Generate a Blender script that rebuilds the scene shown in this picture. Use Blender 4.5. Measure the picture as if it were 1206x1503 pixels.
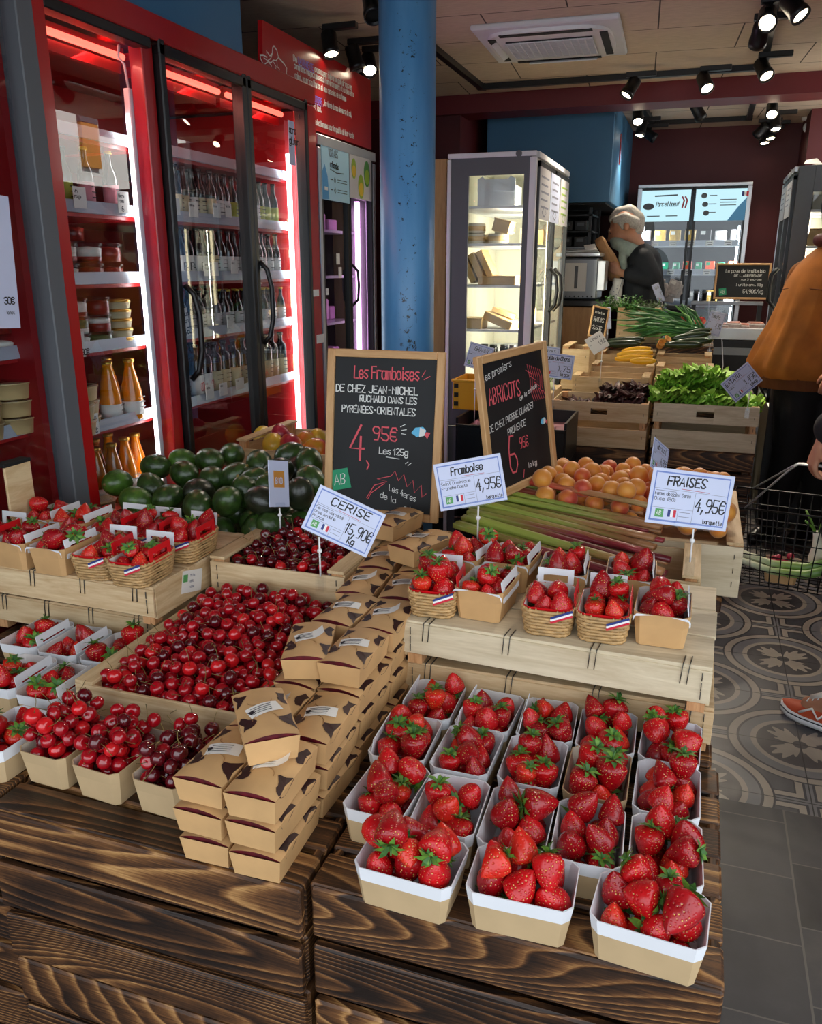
import bpy, math, random
from mathutils import Vector, Matrix, Euler, Quaternion
R = math.radians
PI = math.pi
rng = random.Random(7)
scene = bpy.context.scene
COL = scene.collection
for o in list(bpy.data.objects): bpy.data.objects.remove(o)

# ------------------------------------------------------------------ camera
CAM = Vector((0, 0, 1.55)); PITCH = R(16.7); YAW = R(19.0); FPX = 1200.0; IW, IH = 1206, 1503
cd = bpy.data.cameras.new('camera'); cam = bpy.data.objects.new('camera', cd); COL.objects.link(cam)
cam.location = CAM; cam.rotation_euler = (PI/2-PITCH, 0, YAW)
cd.sensor_fit = 'HORIZONTAL'; cd.sensor_width = 36.0; cd.lens = 36.0*FPX/IW; cd.clip_start = .02; cd.clip_end = 100
scene.camera = cam

# ------------------------------------------------------------------ light and exposure
scene.view_settings.view_transform = 'Standard'; scene.view_settings.look = 'None'
scene.view_settings.gamma = 1.0; scene.view_settings.use_curve_mapping = False
scene.view_settings.exposure = 0.22
W = bpy.data.worlds.new('world'); scene.world = W; W.use_nodes = True
bg = W.node_tree.nodes['Background']; bg.inputs[0].default_value = (.86, .93, 1.0, 1); bg.inputs[1].default_value = 2.3
scene.cycles.use_denoising = True
scene.cycles.max_bounces = 8; scene.cycles.transparent_max_bounces = 24
scene.cycles.sample_clamp_indirect = 6.0
# the street's sun: from the far left, so it lights the house front opposite and never the stall
sd = bpy.data.lights.new('daylight_sun', 'SUN'); sd.energy = 16; sd.angle = R(2); sd.color = (1, .95, .88)
so = bpy.data.objects.new('daylight_sun', sd); COL.objects.link(so); so.location = (2, -3, 5)
so.rotation_euler = Vector((.74, .10, -.66)).to_track_quat('-Z', 'Y').to_euler()

# ------------------------------------------------------------------ pixel ray -> point on a plane of the place
_fw = Vector((-math.sin(YAW)*math.cos(PITCH), math.cos(YAW)*math.cos(PITCH), -math.sin(PITCH)))
_rt = Vector((math.cos(YAW), math.sin(YAW), 0)); _up = _rt.cross(_fw)
def at(px, py, x=None, y=None, z=None):
    d = (px-IW/2)/FPX*_rt - (py-IH/2)/FPX*_up + _fw
    t = (x-CAM.x)/d.x if x is not None else (y-CAM.y)/d.y if y is not None else (z-CAM.z)/d.z
    return CAM+d*t

# ------------------------------------------------------------------ materials
def lin(h):
    h = h.lstrip('#'); c = [int(h[i:i+2], 16)/255 for i in (0, 2, 4)]
    return tuple(x/12.92 if x <= .04045 else ((x+.055)/1.055)**2.4 for x in c)+(1,)
class NT:
    def __init__(s, name):
        s.m = bpy.data.materials.new(name); s.m.use_nodes = True; s.t = s.m.node_tree
        s.b = s.t.nodes['Principled BSDF']; s.out = s.t.nodes['Material Output']
    def n(s, typ, **kw):
        nd = s.t.nodes.new(typ)
        for k, v in kw.items():
            if k[0] == 'i': nd.inputs[int(k[1:])].default_value = v
            else: setattr(nd, k, v)
        return nd
    def l(s, a, b): s.t.links.new(a, b)
    def math(s, op, a, b=None, c=None):
        nd = s.t.nodes.new('ShaderNodeMath'); nd.operation = op
        for i, v in enumerate((a, b, c)):
            if v is None: continue
            if isinstance(v, (int, float)): nd.inputs[i].default_value = v
            else: s.l(v, nd.inputs[i])
        return nd.outputs[0]
    def ramp(s, fac, stops, interp='LINEAR'):
        nd = s.t.nodes.new('ShaderNodeValToRGB'); cr = nd.color_ramp; cr.interpolation = interp
        while len(cr.elements) < len(stops): cr.elements.new(.5)
        for e, (p, c) in zip(cr.elements, stops): e.position = p; e.color = lin(c) if isinstance(c, str) else c
        if fac is not None: s.l(fac, nd.inputs[0])
        return nd.outputs[0]
    def mix(s, fac, a, b, mode='MIX'):
        nd = s.t.nodes.new('ShaderNodeMix'); nd.data_type = 'RGBA'; nd.blend_type = mode
        for i, v in ((0, fac), (6, a), (7, b)):
            if isinstance(v, (int, float)): nd.inputs[i].default_value = v
            elif isinstance(v, tuple): nd.inputs[i].default_value = v
            else: s.l(v, nd.inputs[i])
        return nd.outputs[2]
    def bump(s, h, strength=.3, dist=.002):
        nd = s.n('ShaderNodeBump'); nd.inputs[0].default_value = strength; nd.inputs[1].default_value = dist
        s.l(h, nd.inputs['Height']); s.l(nd.outputs[0], s.b.inputs['Normal'])
    def coord(s, scale=(1, 1, 1), rnd=0):
        tc = s.n('ShaderNodeTexCoord'); v = tc.outputs['Object']
        if rnd:
            a = s.n('ShaderNodeAttribute', attribute_name='rnd')
            k = s.n('ShaderNodeVectorMath', operation='SCALE'); k.inputs['Scale'].default_value = rnd
            cmb = s.n('ShaderNodeCombineXYZ'); s.l(a.outputs['Fac'], cmb.inputs[0]); s.l(a.outputs['Fac'], cmb.inputs[1]); s.l(a.outputs['Fac'], cmb.inputs[2])
            s.l(cmb.outputs[0], k.inputs[0])
            ad = s.n('ShaderNodeVectorMath', operation='ADD'); s.l(v, ad.inputs[0]); s.l(k.outputs[0], ad.inputs[1]); v = ad.outputs[0]
        mp = s.n('ShaderNodeMapping'); mp.inputs['Scale'].default_value = scale; s.l(v, mp.inputs[0])
        return mp.outputs[0]
    def noise(s, vec, scale=5, detail=3, rough=.5, dist=0):
        nd = s.n('ShaderNodeTexNoise'); nd.inputs['Scale'].default_value = scale; nd.inputs['Detail'].default_value = detail
        nd.inputs['Roughness'].default_value = rough; nd.inputs['Distortion'].default_value = dist
        if vec is not None: s.l(vec, nd.inputs['Vector'])
        return nd.outputs['Fac']
    def base(s, c): s.l(c, s.b.inputs['Base Color'])
    def setb(s, **k):
        for a, v in k.items(): s.b.inputs[a.replace('_', ' ')].default_value = v
        return s

def plain(name, col, rough=.5, metal=0, coat=0, var=.0, vs=8, spec=None, sub=0, trans=0):
    t = NT(name); c = lin(col); t.setb(Base_Color=c, Roughness=rough, Metallic=metal)
    if coat: t.setb(Coat_Weight=coat, Coat_Roughness=.08)
    if spec is not None: t.b.inputs['Specular IOR Level'].default_value = spec
    if sub: t.setb(Subsurface_Weight=sub, Subsurface_Scale=.01)
    if var:
        f = t.noise(t.coord(rnd=3), vs, 4)
        d = tuple(x*(1-var) for x in c[:3])+(1,); e = tuple(min(1, x*(1+var)) for x in c[:3])+(1,)
        t.base(t.ramp(f, [(.3, d), (.7, e)]))
    return t.m
def emit(name, col, strength):
    t = NT(name); t.setb(Base_Color=(0, 0, 0, 1), Emission_Color=lin(col), Emission_Strength=strength); return t.m
def glassy(name, tint=(1, 1, 1, 1), fres=1.45, refl=1.0, rough=.0):
    t = NT(name); t.t.nodes.remove(t.b)
    tr = t.n('ShaderNodeBsdfTransparent', i0=tint); gl = t.n('ShaderNodeBsdfGlossy'); gl.inputs['Roughness'].default_value = rough
    fr = t.n('ShaderNodeFresnel', i0=fres); ge = t.n('ShaderNodeNewGeometry')
    k = t.math('MULTIPLY', t.math('MULTIPLY', fr.outputs[0], refl), t.math('SUBTRACT', 1.0, ge.outputs['Backfacing']))
    mx = t.n('ShaderNodeMixShader'); t.l(k, mx.inputs[0]); t.l(tr.outputs[0], mx.inputs[1]); t.l(gl.outputs[0], mx.inputs[2])
    t.l(mx.outputs[0], t.out.inputs[0]); return t.m
def wood(name, dark, light, along=0, stretch=9, rough=.6, scale=14, contrast=(.35, .68), bump=.15, coat=0):
    t = NT(name); sc = [stretch]*3; sc[along] = 1.0
    v = t.coord(tuple(sc), rnd=13.7)
    f = t.noise(v, scale*.35, 6, .6, .9)
    g = t.noise(v, scale*2.2, 3, .6)
    h = t.math('ADD', t.math('MULTIPLY', f, .75), t.math('MULTIPLY', g, .25))
    a = t.n('ShaderNodeAttribute', attribute_name='rnd')
    c = t.ramp(h, [(contrast[0], dark), (contrast[1], light)])
    c2 = t.mix(t.math('MULTIPLY', a.outputs['Fac'], .28), c, lin(dark))
    t.base(c2); t.setb(Roughness=rough)
    if coat: t.setb(Coat_Weight=coat, Coat_Roughness=.3)
    t.bump(h, bump, .004); return t.m
def burnt(name, along=0):
    # brushed, scorched pine: fine growth rings that fan out round knots, dark summer wood, tan spring wood
    t = NT(name); sc = [1.0]*3; sc[along] = .13
    v = t.coord(tuple(sc), rnd=31.0)
    nd = t.noise(v, 3.0, 1.5, .45, .15)
    ring = t.math('FRACT', t.math('MULTIPLY', nd, 84.0))
    saw = t.ramp(ring, [(0, (.05,)*3+(1,)), (.55, (.42,)*3+(1,)), (.86, (1,)*3+(1,)), (1.0, (.05,)*3+(1,))])
    sc2 = [1.0]*3; sc2[along] = .03
    fib = t.noise(t.coord(tuple(sc2), rnd=17.0), 420, 2, .7)
    big = t.noise(t.coord((1, 1, 1), rnd=5.0), 6, 4, .6)
    a = t.n('ShaderNodeAttribute', attribute_name='rnd')
    h = t.math('ADD', t.math('MULTIPLY', saw, .42), t.math('MULTIPLY', fib, .55))
    h = t.math('ADD', h, t.math('MULTIPLY', t.math('SUBTRACT', big, .5), .75))
    h = t.math('ADD', h, t.math('MULTIPLY', t.math('SUBTRACT', a.outputs['Fac'], .5), .22))
    t.base(t.ramp(h, [(.22, '#1a0f08'), (.42, '#3d2615'), (.60, '#6a4526'), (.80, '#a37848'), (1.0, '#c39a64')]))
    t.setb(Roughness=.5); t.b.inputs['Specular IOR Level'].default_value = .4
    t.bump(t.math('ADD', t.math('MULTIPLY', saw, .6), t.math('MULTIPLY', fib, .4)), .5, .002); return t.m
def strawberry_mat(name, c1, c2, pale):
    t = NT(name); v = t.coord()
    vo = t.n('ShaderNodeTexVoronoi'); vo.inputs['Scale'].default_value = 225; vo.inputs['Randomness'].default_value = .55; t.l(v, vo.inputs['Vector'])
    d = vo.outputs['Distance']
    nz = t.noise(v, 40, 2)
    body = t.ramp(nz, [(.3, c1), (.7, c2)])
    sp = t.n('ShaderNodeSeparateXYZ'); t.l(v, sp.inputs[0])
    top = t.math('MULTIPLY', t.math('SUBTRACT', sp.outputs[2], .012), 60.0)
    topc = t.n('ShaderNodeClamp'); t.l(top, topc.inputs[0])
    body = t.mix(t.math('MULTIPLY', topc.outputs[0], .55), body, lin(pale))
    seed = t.ramp(d, [(.0, (1, 1, 1, 1)), (.15, (1, 1, 1, 1)), (.21, (0, 0, 0, 1))])
    t.base(t.mix(seed, body, lin('#dcae58')))
    t.setb(Roughness=.27, Subsurface_Weight=.04, Subsurface_Scale=.003, Coat_Weight=.10, Coat_Roughness=.10)
    t.b.inputs['Subsurface Radius'].default_value = (1, .2, .1)
    t.bump(t.ramp(d, [(.05, (0, 0, 0, 1)), (.45, (1, 1, 1, 1))]), .75, .0016)
    return t.m

M = {}
M['kraft'] = plain('kraft_card', '#caa06c', .62, var=.10, vs=14)
M['kraft_dark'] = plain('kraft_inside', '#a97f4f', .7, var=.1)
M['white_card'] = plain('white_card', '#e4e6ea', .5, var=.03)
M['paper'] = plain('paper_liner', '#dcd9d4', .6, var=.05, vs=30)
M['red_plastic'] = plain('red_liner', '#d3121c', .35)
M['straw1'] = strawberry_mat('strawberry_red', '#b00a12', '#c91318', '#cf2a1c')
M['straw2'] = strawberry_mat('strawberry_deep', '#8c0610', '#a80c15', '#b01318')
M['straw3'] = strawberry_mat('strawberry_bright', '#c41613', '#da2f1a', '#e8823e')
M['leaf'] = plain('calyx_green', '#5f8a2e', .55, var=.35, vs=60)
M['leaf2'] = plain('calyx_dark', '#3c6a2c', .55, var=.3, vs=60)
M['cherry1'] = plain('cherry_red', '#a30a18', .12, coat=.6, var=.3, vs=40)
M['cherry2'] = plain('cherry_dark', '#5a0712', .1, coat=.6, var=.3, vs=40)
M['cherry3'] = plain('cherry_bright', '#c8161c', .12, coat=.6, var=.25, vs=40)
M['stem'] = plain('fruit_stem', '#74622f', .6, var=.4, vs=30)
M['poplar'] = wood('poplar_board', '#b48e60', '#e2cba2', 0, 9, .62, 9, (.3, .62), .12)
M['poplar_y'] = wood('poplar_board_deep', '#b28c5c', '#dfc79c', 1, 9, .62, 9, (.3, .62), .12)
M['poplar_grey'] = wood('poplar_board_pale', '#b9a684', '#e2d4b6', 0, 9, .62, 9, (.3, .62), .12)
M['post'] = wood('pine_post', '#b07a4c', '#dcab78', 2, 14, .6, 20, (.35, .6), .15)
M['burnt'] = burnt('burnt_pine', 0)
M['burnt_y'] = burnt('burnt_pine_deep', 1)
M['staple'] = plain('wire_staple', '#55524c', .4, .8)
M['frame_wood'] = wood('board_frame', '#c08f5c', '#dcb07c', 2, 8, .55, 10, (.3, .65), .08)
M['slate'] = plain('chalkboard', '#15181a', .62, var=.35, vs=5)
M['chalk_w'] = plain('chalk_white', '#e4e6e2', .9)
M['chalk_r'] = plain('chalk_red', '#e0606a', .9)
M['chalk_b'] = plain('chalk_blue', '#6cc3ea', .9)
M['sticker_green'] = plain('green_sticker', '#1f9a6c', .5)
M['card_blue'] = plain('price_card', '#ccd4ee', .38, var=.03)
M['card_rim'] = plain('price_card_rim', '#6f86c8', .4)
M['ink'] = plain('ink', '#14141c', .5)
M['ink_grey'] = plain('print_grey', '#7d8090', .6)
M['ink_red'] = plain('ink_red', '#b53a48', .5)
M['flag_b'] = plain('flag_blue', '#25357c', .5); M['flag_r'] = plain('flag_red', '#cf2038', .5)
M['white'] = plain('white_plastic', '#f0f0f0', .4)
M['green_logo'] = plain('green_logo', '#55a05a', .5)
M['clear'] = glassy('clear_plastic', (.93, .95, .97, 1), 1.45, 1.2, .03)
M['black'] = plain('black_paint', '#0d0d0f', .38)
M['black_matte'] = plain('black_matte', '#0b0b0c', .7)
M['grey_metal'] = plain('grey_metal', '#8d9094', .38, .6)
M['alu'] = plain('aluminium', '#c9ccd0', .32, .7)
M['grey_panel'] = plain('grey_panel', '#5b5f64', .5)
M['red_paint'] = plain('red_lacquer', '#a80f14', .3, coat=.2)
M['red_inner'] = plain('red_cabinet_inner', '#8c1216', .42)
M['dark_red'] = plain('burgundy_wall', '#4f0e14', .55, var=.08, vs=2)
M['beam_red'] = plain('burgundy_beam', '#641018', .48)
M['blue'] = plain('petrol_blue', '#3b6f96', .5, var=.05, vs=2)
M['glass'] = glassy('cabinet_glass', (.9, .93, .95, 1), 1.5, 1.6)
M['glass_thin'] = glassy('tub_plastic', (.92, .94, .95, 1), 1.4, 1.1, .03)
M['shelf_rail'] = plain('price_rail', '#aeb4bf', .25, .1, coat=.3)
M['led_white'] = emit('led_white', '#f4fbff', 7)
M['led_warm'] = emit('led_warm', '#ffe9b8', 7)
M['led_red'] = emit('led_red', '#ff5a48', 3.6)
M['led_pink'] = emit('led_pink', '#ffb8f4', 6)
M['lamp_face'] = emit('lamp_face', '#ffeccb', 14)
M['dark_inner'] = plain('dark_interior', '#17181b', .6)
M['skin'] = plain('skin', '#b98468', .5, var=.08, sub=.15)
M['berry'] = plain('raspberries', '#5a0f1a', .45, var=.5, vs=60)

# ------------------------------------------------------------------ mesh builder
class MB:
    def __init__(s): s.v = []; s.f = []; s.mi = []; s.sm = []; s.r = []; s.k = 0; s.T = None
    def add(s, vs, fs, mi=0, smooth=False, T=None):
        b = len(s.v); r = rng.random(); T = T if T is not None else s.T
        for p in vs:
            p = Vector(p); s.v.append(T @ p if T is not None else p); s.r.append(r)
        for f in fs: s.f.append([b+i for i in f]); s.mi.append(mi); s.sm.append(smooth)
        return s
    def box(s, c, d, mi=0, rot=None, bev=.0, T=None):
        x, y, z = d[0]/2, d[1]/2, d[2]/2; L = Matrix.Translation(c)
        if rot is not None: L = L @ (Euler(rot).to_matrix().to_4x4() if not isinstance(rot, Matrix) else rot)
        if T is not None: L = T @ L
        elif s.T is not None: L = s.T @ L
        if bev <= 0:
            vs = [(a*x, b*y, e*z) for e in (-1, 1) for b in (-1, 1) for a in (-1, 1)]
            fs = [(0, 2, 3, 1), (4, 5, 7, 6), (0, 1, 5, 4), (2, 6, 7, 3), (0, 4, 6, 2), (1, 3, 7, 5)]
            return s.add(vs, fs, mi, False, L)
        bev = min(bev, x*.9, y*.9, z*.9); vs = []; ix = {}
        for a in (-1, 1):
            for b in (-1, 1):
                for e in (-1, 1):
                    for q in range(3):
                        p = [a*x, b*y, e*z]
                        for w, sg in ((0, a), (1, b), (2, e)):
                            if w != q: p[w] -= sg*bev
                        ix[a, b, e, q] = len(vs); vs.append(p)
        fs = []
        for q in range(3):
            u, w = (q+1) % 3, (q+2) % 3
            for sg in (-1, 1):
                lp = []
                for (p1, p2) in ((-1, -1), (1, -1), (1, 1), (-1, 1)):
                    k = [0, 0, 0]; k[q] = sg; k[u] = p1; k[w] = p2; lp.append(ix[k[0], k[1], k[2], q])
                fs.append(lp if sg > 0 else lp[::-1])
            for p1 in (-1, 1):
                for p2 in (-1, 1):
                    lo = [0, 0, 0]; hi = [0, 0, 0]; lo[q] = -1; hi[q] = 1; lo[u] = hi[u] = p1; lo[w] = hi[w] = p2
                    fc = [ix[(*lo, u)], ix[(*hi, u)], ix[(*hi, w)], ix[(*lo, w)]]
                    fs.append(fc if p1*p2 < 0 else fc[::-1])
        for a in (-1, 1):
            for b in (-1, 1):
                for e in (-1, 1):
                    fc = [ix[a, b, e, 0], ix[a, b, e, 1], ix[a, b, e, 2]]
                    fs.append(fc if a*b*e > 0 else fc[::-1])
        return s.add(vs, fs, mi, False, L)
    def tube(s, pts, r, n=8, mi=0, closed=False, smooth=True, caps=True):
        pts = [Vector(p) for p in pts]; N = len(pts); vs = []; fs = []; prev = None
        for i, p in enumerate(pts):
            a = pts[(i-1) % N] if (closed or i > 0) else p; b = pts[(i+1) % N] if (closed or i < N-1) else p
            t = (b-a).normalized() if (b-a).length > 1e-9 else Vector((0, 0, 1))
            if prev is None: u = t.orthogonal().normalized()
            else:
                u = prev-t*prev.dot(t); u = u.normalized() if u.length > 1e-6 else t.orthogonal().normalized()
            prev = u; w = t.cross(u); ri = r[i] if isinstance(r, (list, tuple)) else r
            for k in range(n): vs.append(p+(u*math.cos(2*PI*k/n)+w*math.sin(2*PI*k/n))*ri)
        for i in range(N if closed else N-1):
            for k in range(n):
                a, b = i*n+k, i*n+(k+1) % n; c, d = ((i+1) % N)*n+(k+1) % n, ((i+1) % N)*n+k
                fs.append((a, b, c, d))
        if caps and not closed: fs.append(tuple(range(n))[::-1]); fs.append(tuple((N-1)*n+k for k in range(n)))
        return s.add(vs, fs, mi, smooth)
    def lathe(s, prof, n=16, mi=0, smooth=True, T=None, sx=1, sy=1):
        vs = []; fs = []
        for r, z in prof:
            for k in range(n): vs.append((r*math.cos(2*PI*k/n)*sx, r*math.sin(2*PI*k/n)*sy, z))
        for i in range(len(prof)-1):
            for k in range(n):
                fs.append((i*n+k, i*n+(k+1) % n, (i+1)*n+(k+1) % n, (i+1)*n+k))
        if prof[0][0] > 1e-5: fs.append(tuple(range(n))[::-1])
        if prof[-1][0] > 1e-5: fs.append(tuple((len(prof)-1)*n+k for k in range(n)))
        return s.add(vs, fs, mi, smooth, T)
    def prism(s, poly, h, mi=0, T=None, z0=0):
        n = len(poly)
        vs = [(x, y, z0) for x, y in poly]+[(x, y, z0+h) for x, y in poly]
        fs = [tuple(range(n))[::-1], tuple(range(n, 2*n))]+[(i, (i+1) % n, n+(i+1) % n, n+i) for i in range(n)]
        return s.add(vs, fs, mi, False, T)
    def loft(s, rings, mi=0, smooth=False, cap0=False, cap1=False, closed=True, T=None):
        n = len(rings[0]); vs = [p for r in rings for p in r]; fs = []
        for i in range(len(rings)-1):
            for k in range(n if closed else n-1):
                fs.append((i*n+k, i*n+(k+1) % n, (i+1)*n+(k+1) % n, (i+1)*n+k))
        if cap0: fs.append(tuple(range(n))[::-1])
        if cap1: fs.append(tuple((len(rings)-1)*n+k for k in range(n)))
        return s.add(vs, fs, mi, smooth, T)
    def sphere(s, c, r, n=12, m=8, mi=0, sc=(1, 1, 1), rot=None):
        prof = [(max(1e-6, r*math.sin(PI*i/m)), -r*math.cos(PI*i/m)) for i in range(m+1)]
        L = Matrix.Translation(c) @ (Euler(rot).to_matrix().to_4x4() if rot else Matrix()) @ Matrix.Diagonal((*sc, 1))
        return s.lathe(prof, n, mi, True, (s.T @ L) if s.T is not None else L)
    def stroke(s, pts, w, mi=0, T=None, off=.0006):
        # a pen or chalk line on the local XY plane, as a thin raised strip
        P = [Vector((p[0], p[1])) for p in pts]
        if len(P) == 1: P.append(P[0]+Vector((w*.5, 0)))
        vs = []; fs = []; n = len(P)
        for i, p in enumerate(P):
            t = (P[min(n-1, i+1)]-P[max(0, i-1)])
            t = t.normalized() if t.length > 1e-9 else Vector((1, 0)); nn = Vector((-t.y, t.x))*w/2
            if i == 0: p = p-t*w*.4
            if i == n-1: p = p+t*w*.4
            vs += [(p.x-nn.x, p.y-nn.y, off), (p.x+nn.x, p.y+nn.y, off)]
        for i in range(n-1): fs.append((2*i, 2*i+2, 2*i+3, 2*i+1))
        return s.add(vs, fs, mi, False, T)
    def build(s, name, mats, parent=None, loc=None, rot=None):
        me = bpy.data.meshes.new(name); me.from_pydata([tuple(v) for v in s.v], [], s.f)
        if not isinstance(mats, (list, tuple)): mats = [mats]
        for m in mats: me.materials.append(M[m] if isinstance(m, str) else m)
        me.polygons.foreach_set('material_index', s.mi); me.polygons.foreach_set('use_smooth', s.sm)
        at_ = me.attributes.new('rnd', 'FLOAT', 'POINT'); at_.data.foreach_set('value', s.r)
        me.validate(); me.update()
        o = bpy.data.objects.new(name, me); COL.objects.link(o)
        if parent is not None: o.parent = parent
        if loc is not None: o.location = loc
        if rot is not None: o.rotation_euler = rot
        return o

def tag(o, label, cat, group=None, kind=None):
    if label: o['label'] = label
    if cat: o['category'] = cat
    if group: o['group'] = group
    if kind: o['kind'] = kind
    return o
def thing(name, label, cat, loc=(0, 0, 0), rot=(0, 0, 0), group=None):
    o = bpy.data.objects.new(name, None); COL.objects.link(o); o.empty_display_size = .05
    o.location = loc
    if isinstance(rot, (int, float)): rot = (0, 0, rot)
    o.rotation_euler = rot
    return tag(o, label, cat, group)
KIDS = {}
def kids(o):
    if o not in KIDS: KIDS[o] = list(o.children)
    return KIDS[o]
def dup(o, loc=None, rot=None, label=None, group=None, scale=None):
    c = o.copy(); COL.objects.link(c)
    if loc is not None: c.location = loc
    if rot is not None:
        if isinstance(rot, (int, float)): rot = (0, 0, rot)
        c.rotation_euler = rot
    if scale is not None: c.scale = (scale,)*3 if isinstance(scale, (int, float)) else scale
    if label: c['label'] = label
    if group: c['group'] = group
    for k in kids(o):
        d = k.copy(); COL.objects.link(d); d.parent = c
        for g in kids(k):
            e = g.copy(); COL.objects.link(e); e.parent = d
    return c
class Proto:
    """the first placing moves the source itself, later ones copy it"""
    def __init__(s, o): s.o = o; s.used = False; kids(o); [kids(k) for k in kids(o)]
    def put(s, loc, rot=0, label=None, group=None, scale=None):
        if s.used: return dup(s.o, loc, rot, label, group, scale)
        s.used = True; o = s.o; o.location = loc
        o.rotation_euler = (0, 0, rot) if isinstance(rot, (int, float)) else rot
        if scale is not None: o.scale = (scale,)*3 if isinstance(scale, (int, float)) else scale
        if label: o['label'] = label
        if group: o['group'] = group
        return o
def struct(name, mb, mats, parent=None):
    o = mb.build(name, mats, parent)
    if parent is None: o['kind'] = 'structure'
    return o
ORD = ['first', 'second', 'third', 'fourth', 'fifth', 'sixth', 'seventh', 'eighth', 'ninth', 'tenth', 'eleventh', 'twelfth', 'thirteenth', 'fourteenth', 'fifteenth', 'sixteenth', 'seventeenth', 'eighteenth', 'nineteenth', 'twentieth']

# ------------------------------------------------------------------ pen-stroke alphabet (x 0-4, baseline y=2, x-height 6, capitals 8)
G = dict(A='022842 1434', B='020828373625052534332202', C='4738180703123243', D='02082847432202', E='42020848 0535', F='020848 0535',
 G='47381807031232434525', H='0208 4248 0545', I='2228', J='4843321203', K='0208 480542', L='080242', M='0208254842', N='02084248',
 O='180703123243473818', P='02083847463505', Q='180703123243473818 2442', R='02083847463505 2542', S='47381807063443321203', T='0848 2822',
 U='080312324348', V='082248', W='0812253248', X='0842 4802', Y='082548 2522', Z='08480242',
 a='46160503123243 4642', b='0802 0516364543321203', c='4636160503123243', d='4842 4536160503123243', e='04444536160503123243', f='48382722 0636',
 g='46361605031232434641301001', h='0802 0516364542', i='2622 2728', j='36312010 3738', k='0802 460442', l='2822', m='0602 05162522 25364542',
 n='0602 0516364542', o='160503123243453616', p='0600 0516364543321203', q='4640 4536160503123243', r='0602 05163646', s='4636160534433203',
 t='28233242 1636', u='0603123243 4642', v='062246', w='0612253246', x='0642 4602', y='0623 4610', z='06460242')
G.update({'0': '180703123243473818', '1': '062822', '2': '07183847460242', '3': '07183847463515354443321203', '4': '380444 3632', '5': '480805354443321203',
 '6': '38180603123243443505', '7': '084812', '8': '180706153546473818 150403123243443515', '9': '1232454738180706153546', ',': '2311', '.': '2223',
 ':': '2324 2627', '!': '2824 2322', '-': '1535', '€': '4738180603123243 0434 0636', '/': '0248', "'": '2826', '(': '38252432', ')': '18252412', '+': '2327 0545', '*': '1636 2428',
 'É': '42020848 0535 2839', 'È': '42020848 0535 1928', 'é': '04444536160503123243 2738', 'à': '46160503123243 4642 1827', '_': '0141'})
NARROW = set("iIl1,.:!'()")
def write(mb, text, x, y, h, w, mi=0, T=None, sp=1.0, slant=0., jit=.25, rise=0., off=.0006, wd=1.0):
    """handwritten text from (x,y) on the local XY plane; h is the capital height"""
    u = h/6.0; cx = x
    for ch in text:
        if ch == ' ': cx += 3.2*u*sp*wd; continue
        g = G.get(ch)
        if g is None: continue
        nar = ch in NARROW
        ox = cx-(1.2*u*wd if nar else 0); oy = y+rise*(cx-x)+rng.uniform(-jit, jit)*u*.4
        for pl in g.split():
            pts = []
            for i in range(0, len(pl), 2):
                gx, gy = int(pl[i]), int(pl[i+1])-2
                pts.append((ox+(gx*wd+gy*slant)*u+rng.uniform(-jit, jit)*u*.5, oy+gy*u+rng.uniform(-jit, jit)*u*.5))
            mb.stroke(pts, w, mi, T, off)
        cx += (2.9 if nar else 5.3)*u*sp*wd
    return cx
def fit(mb, text, x, y, h, w, width, mi=0, T=None, slant=0., jit=.25, rise=0., off=.0006, wd=1.0):
    u = h/6.0; adv = sum(3.2*wd if c == ' ' else 2.9*wd if c in NARROW else 5.3*wd for c in text)*u
    k = width/adv
    write(mb, text, x, y, h, w, mi, T, 1.0, slant, jit, rise, off, wd*k)
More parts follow.
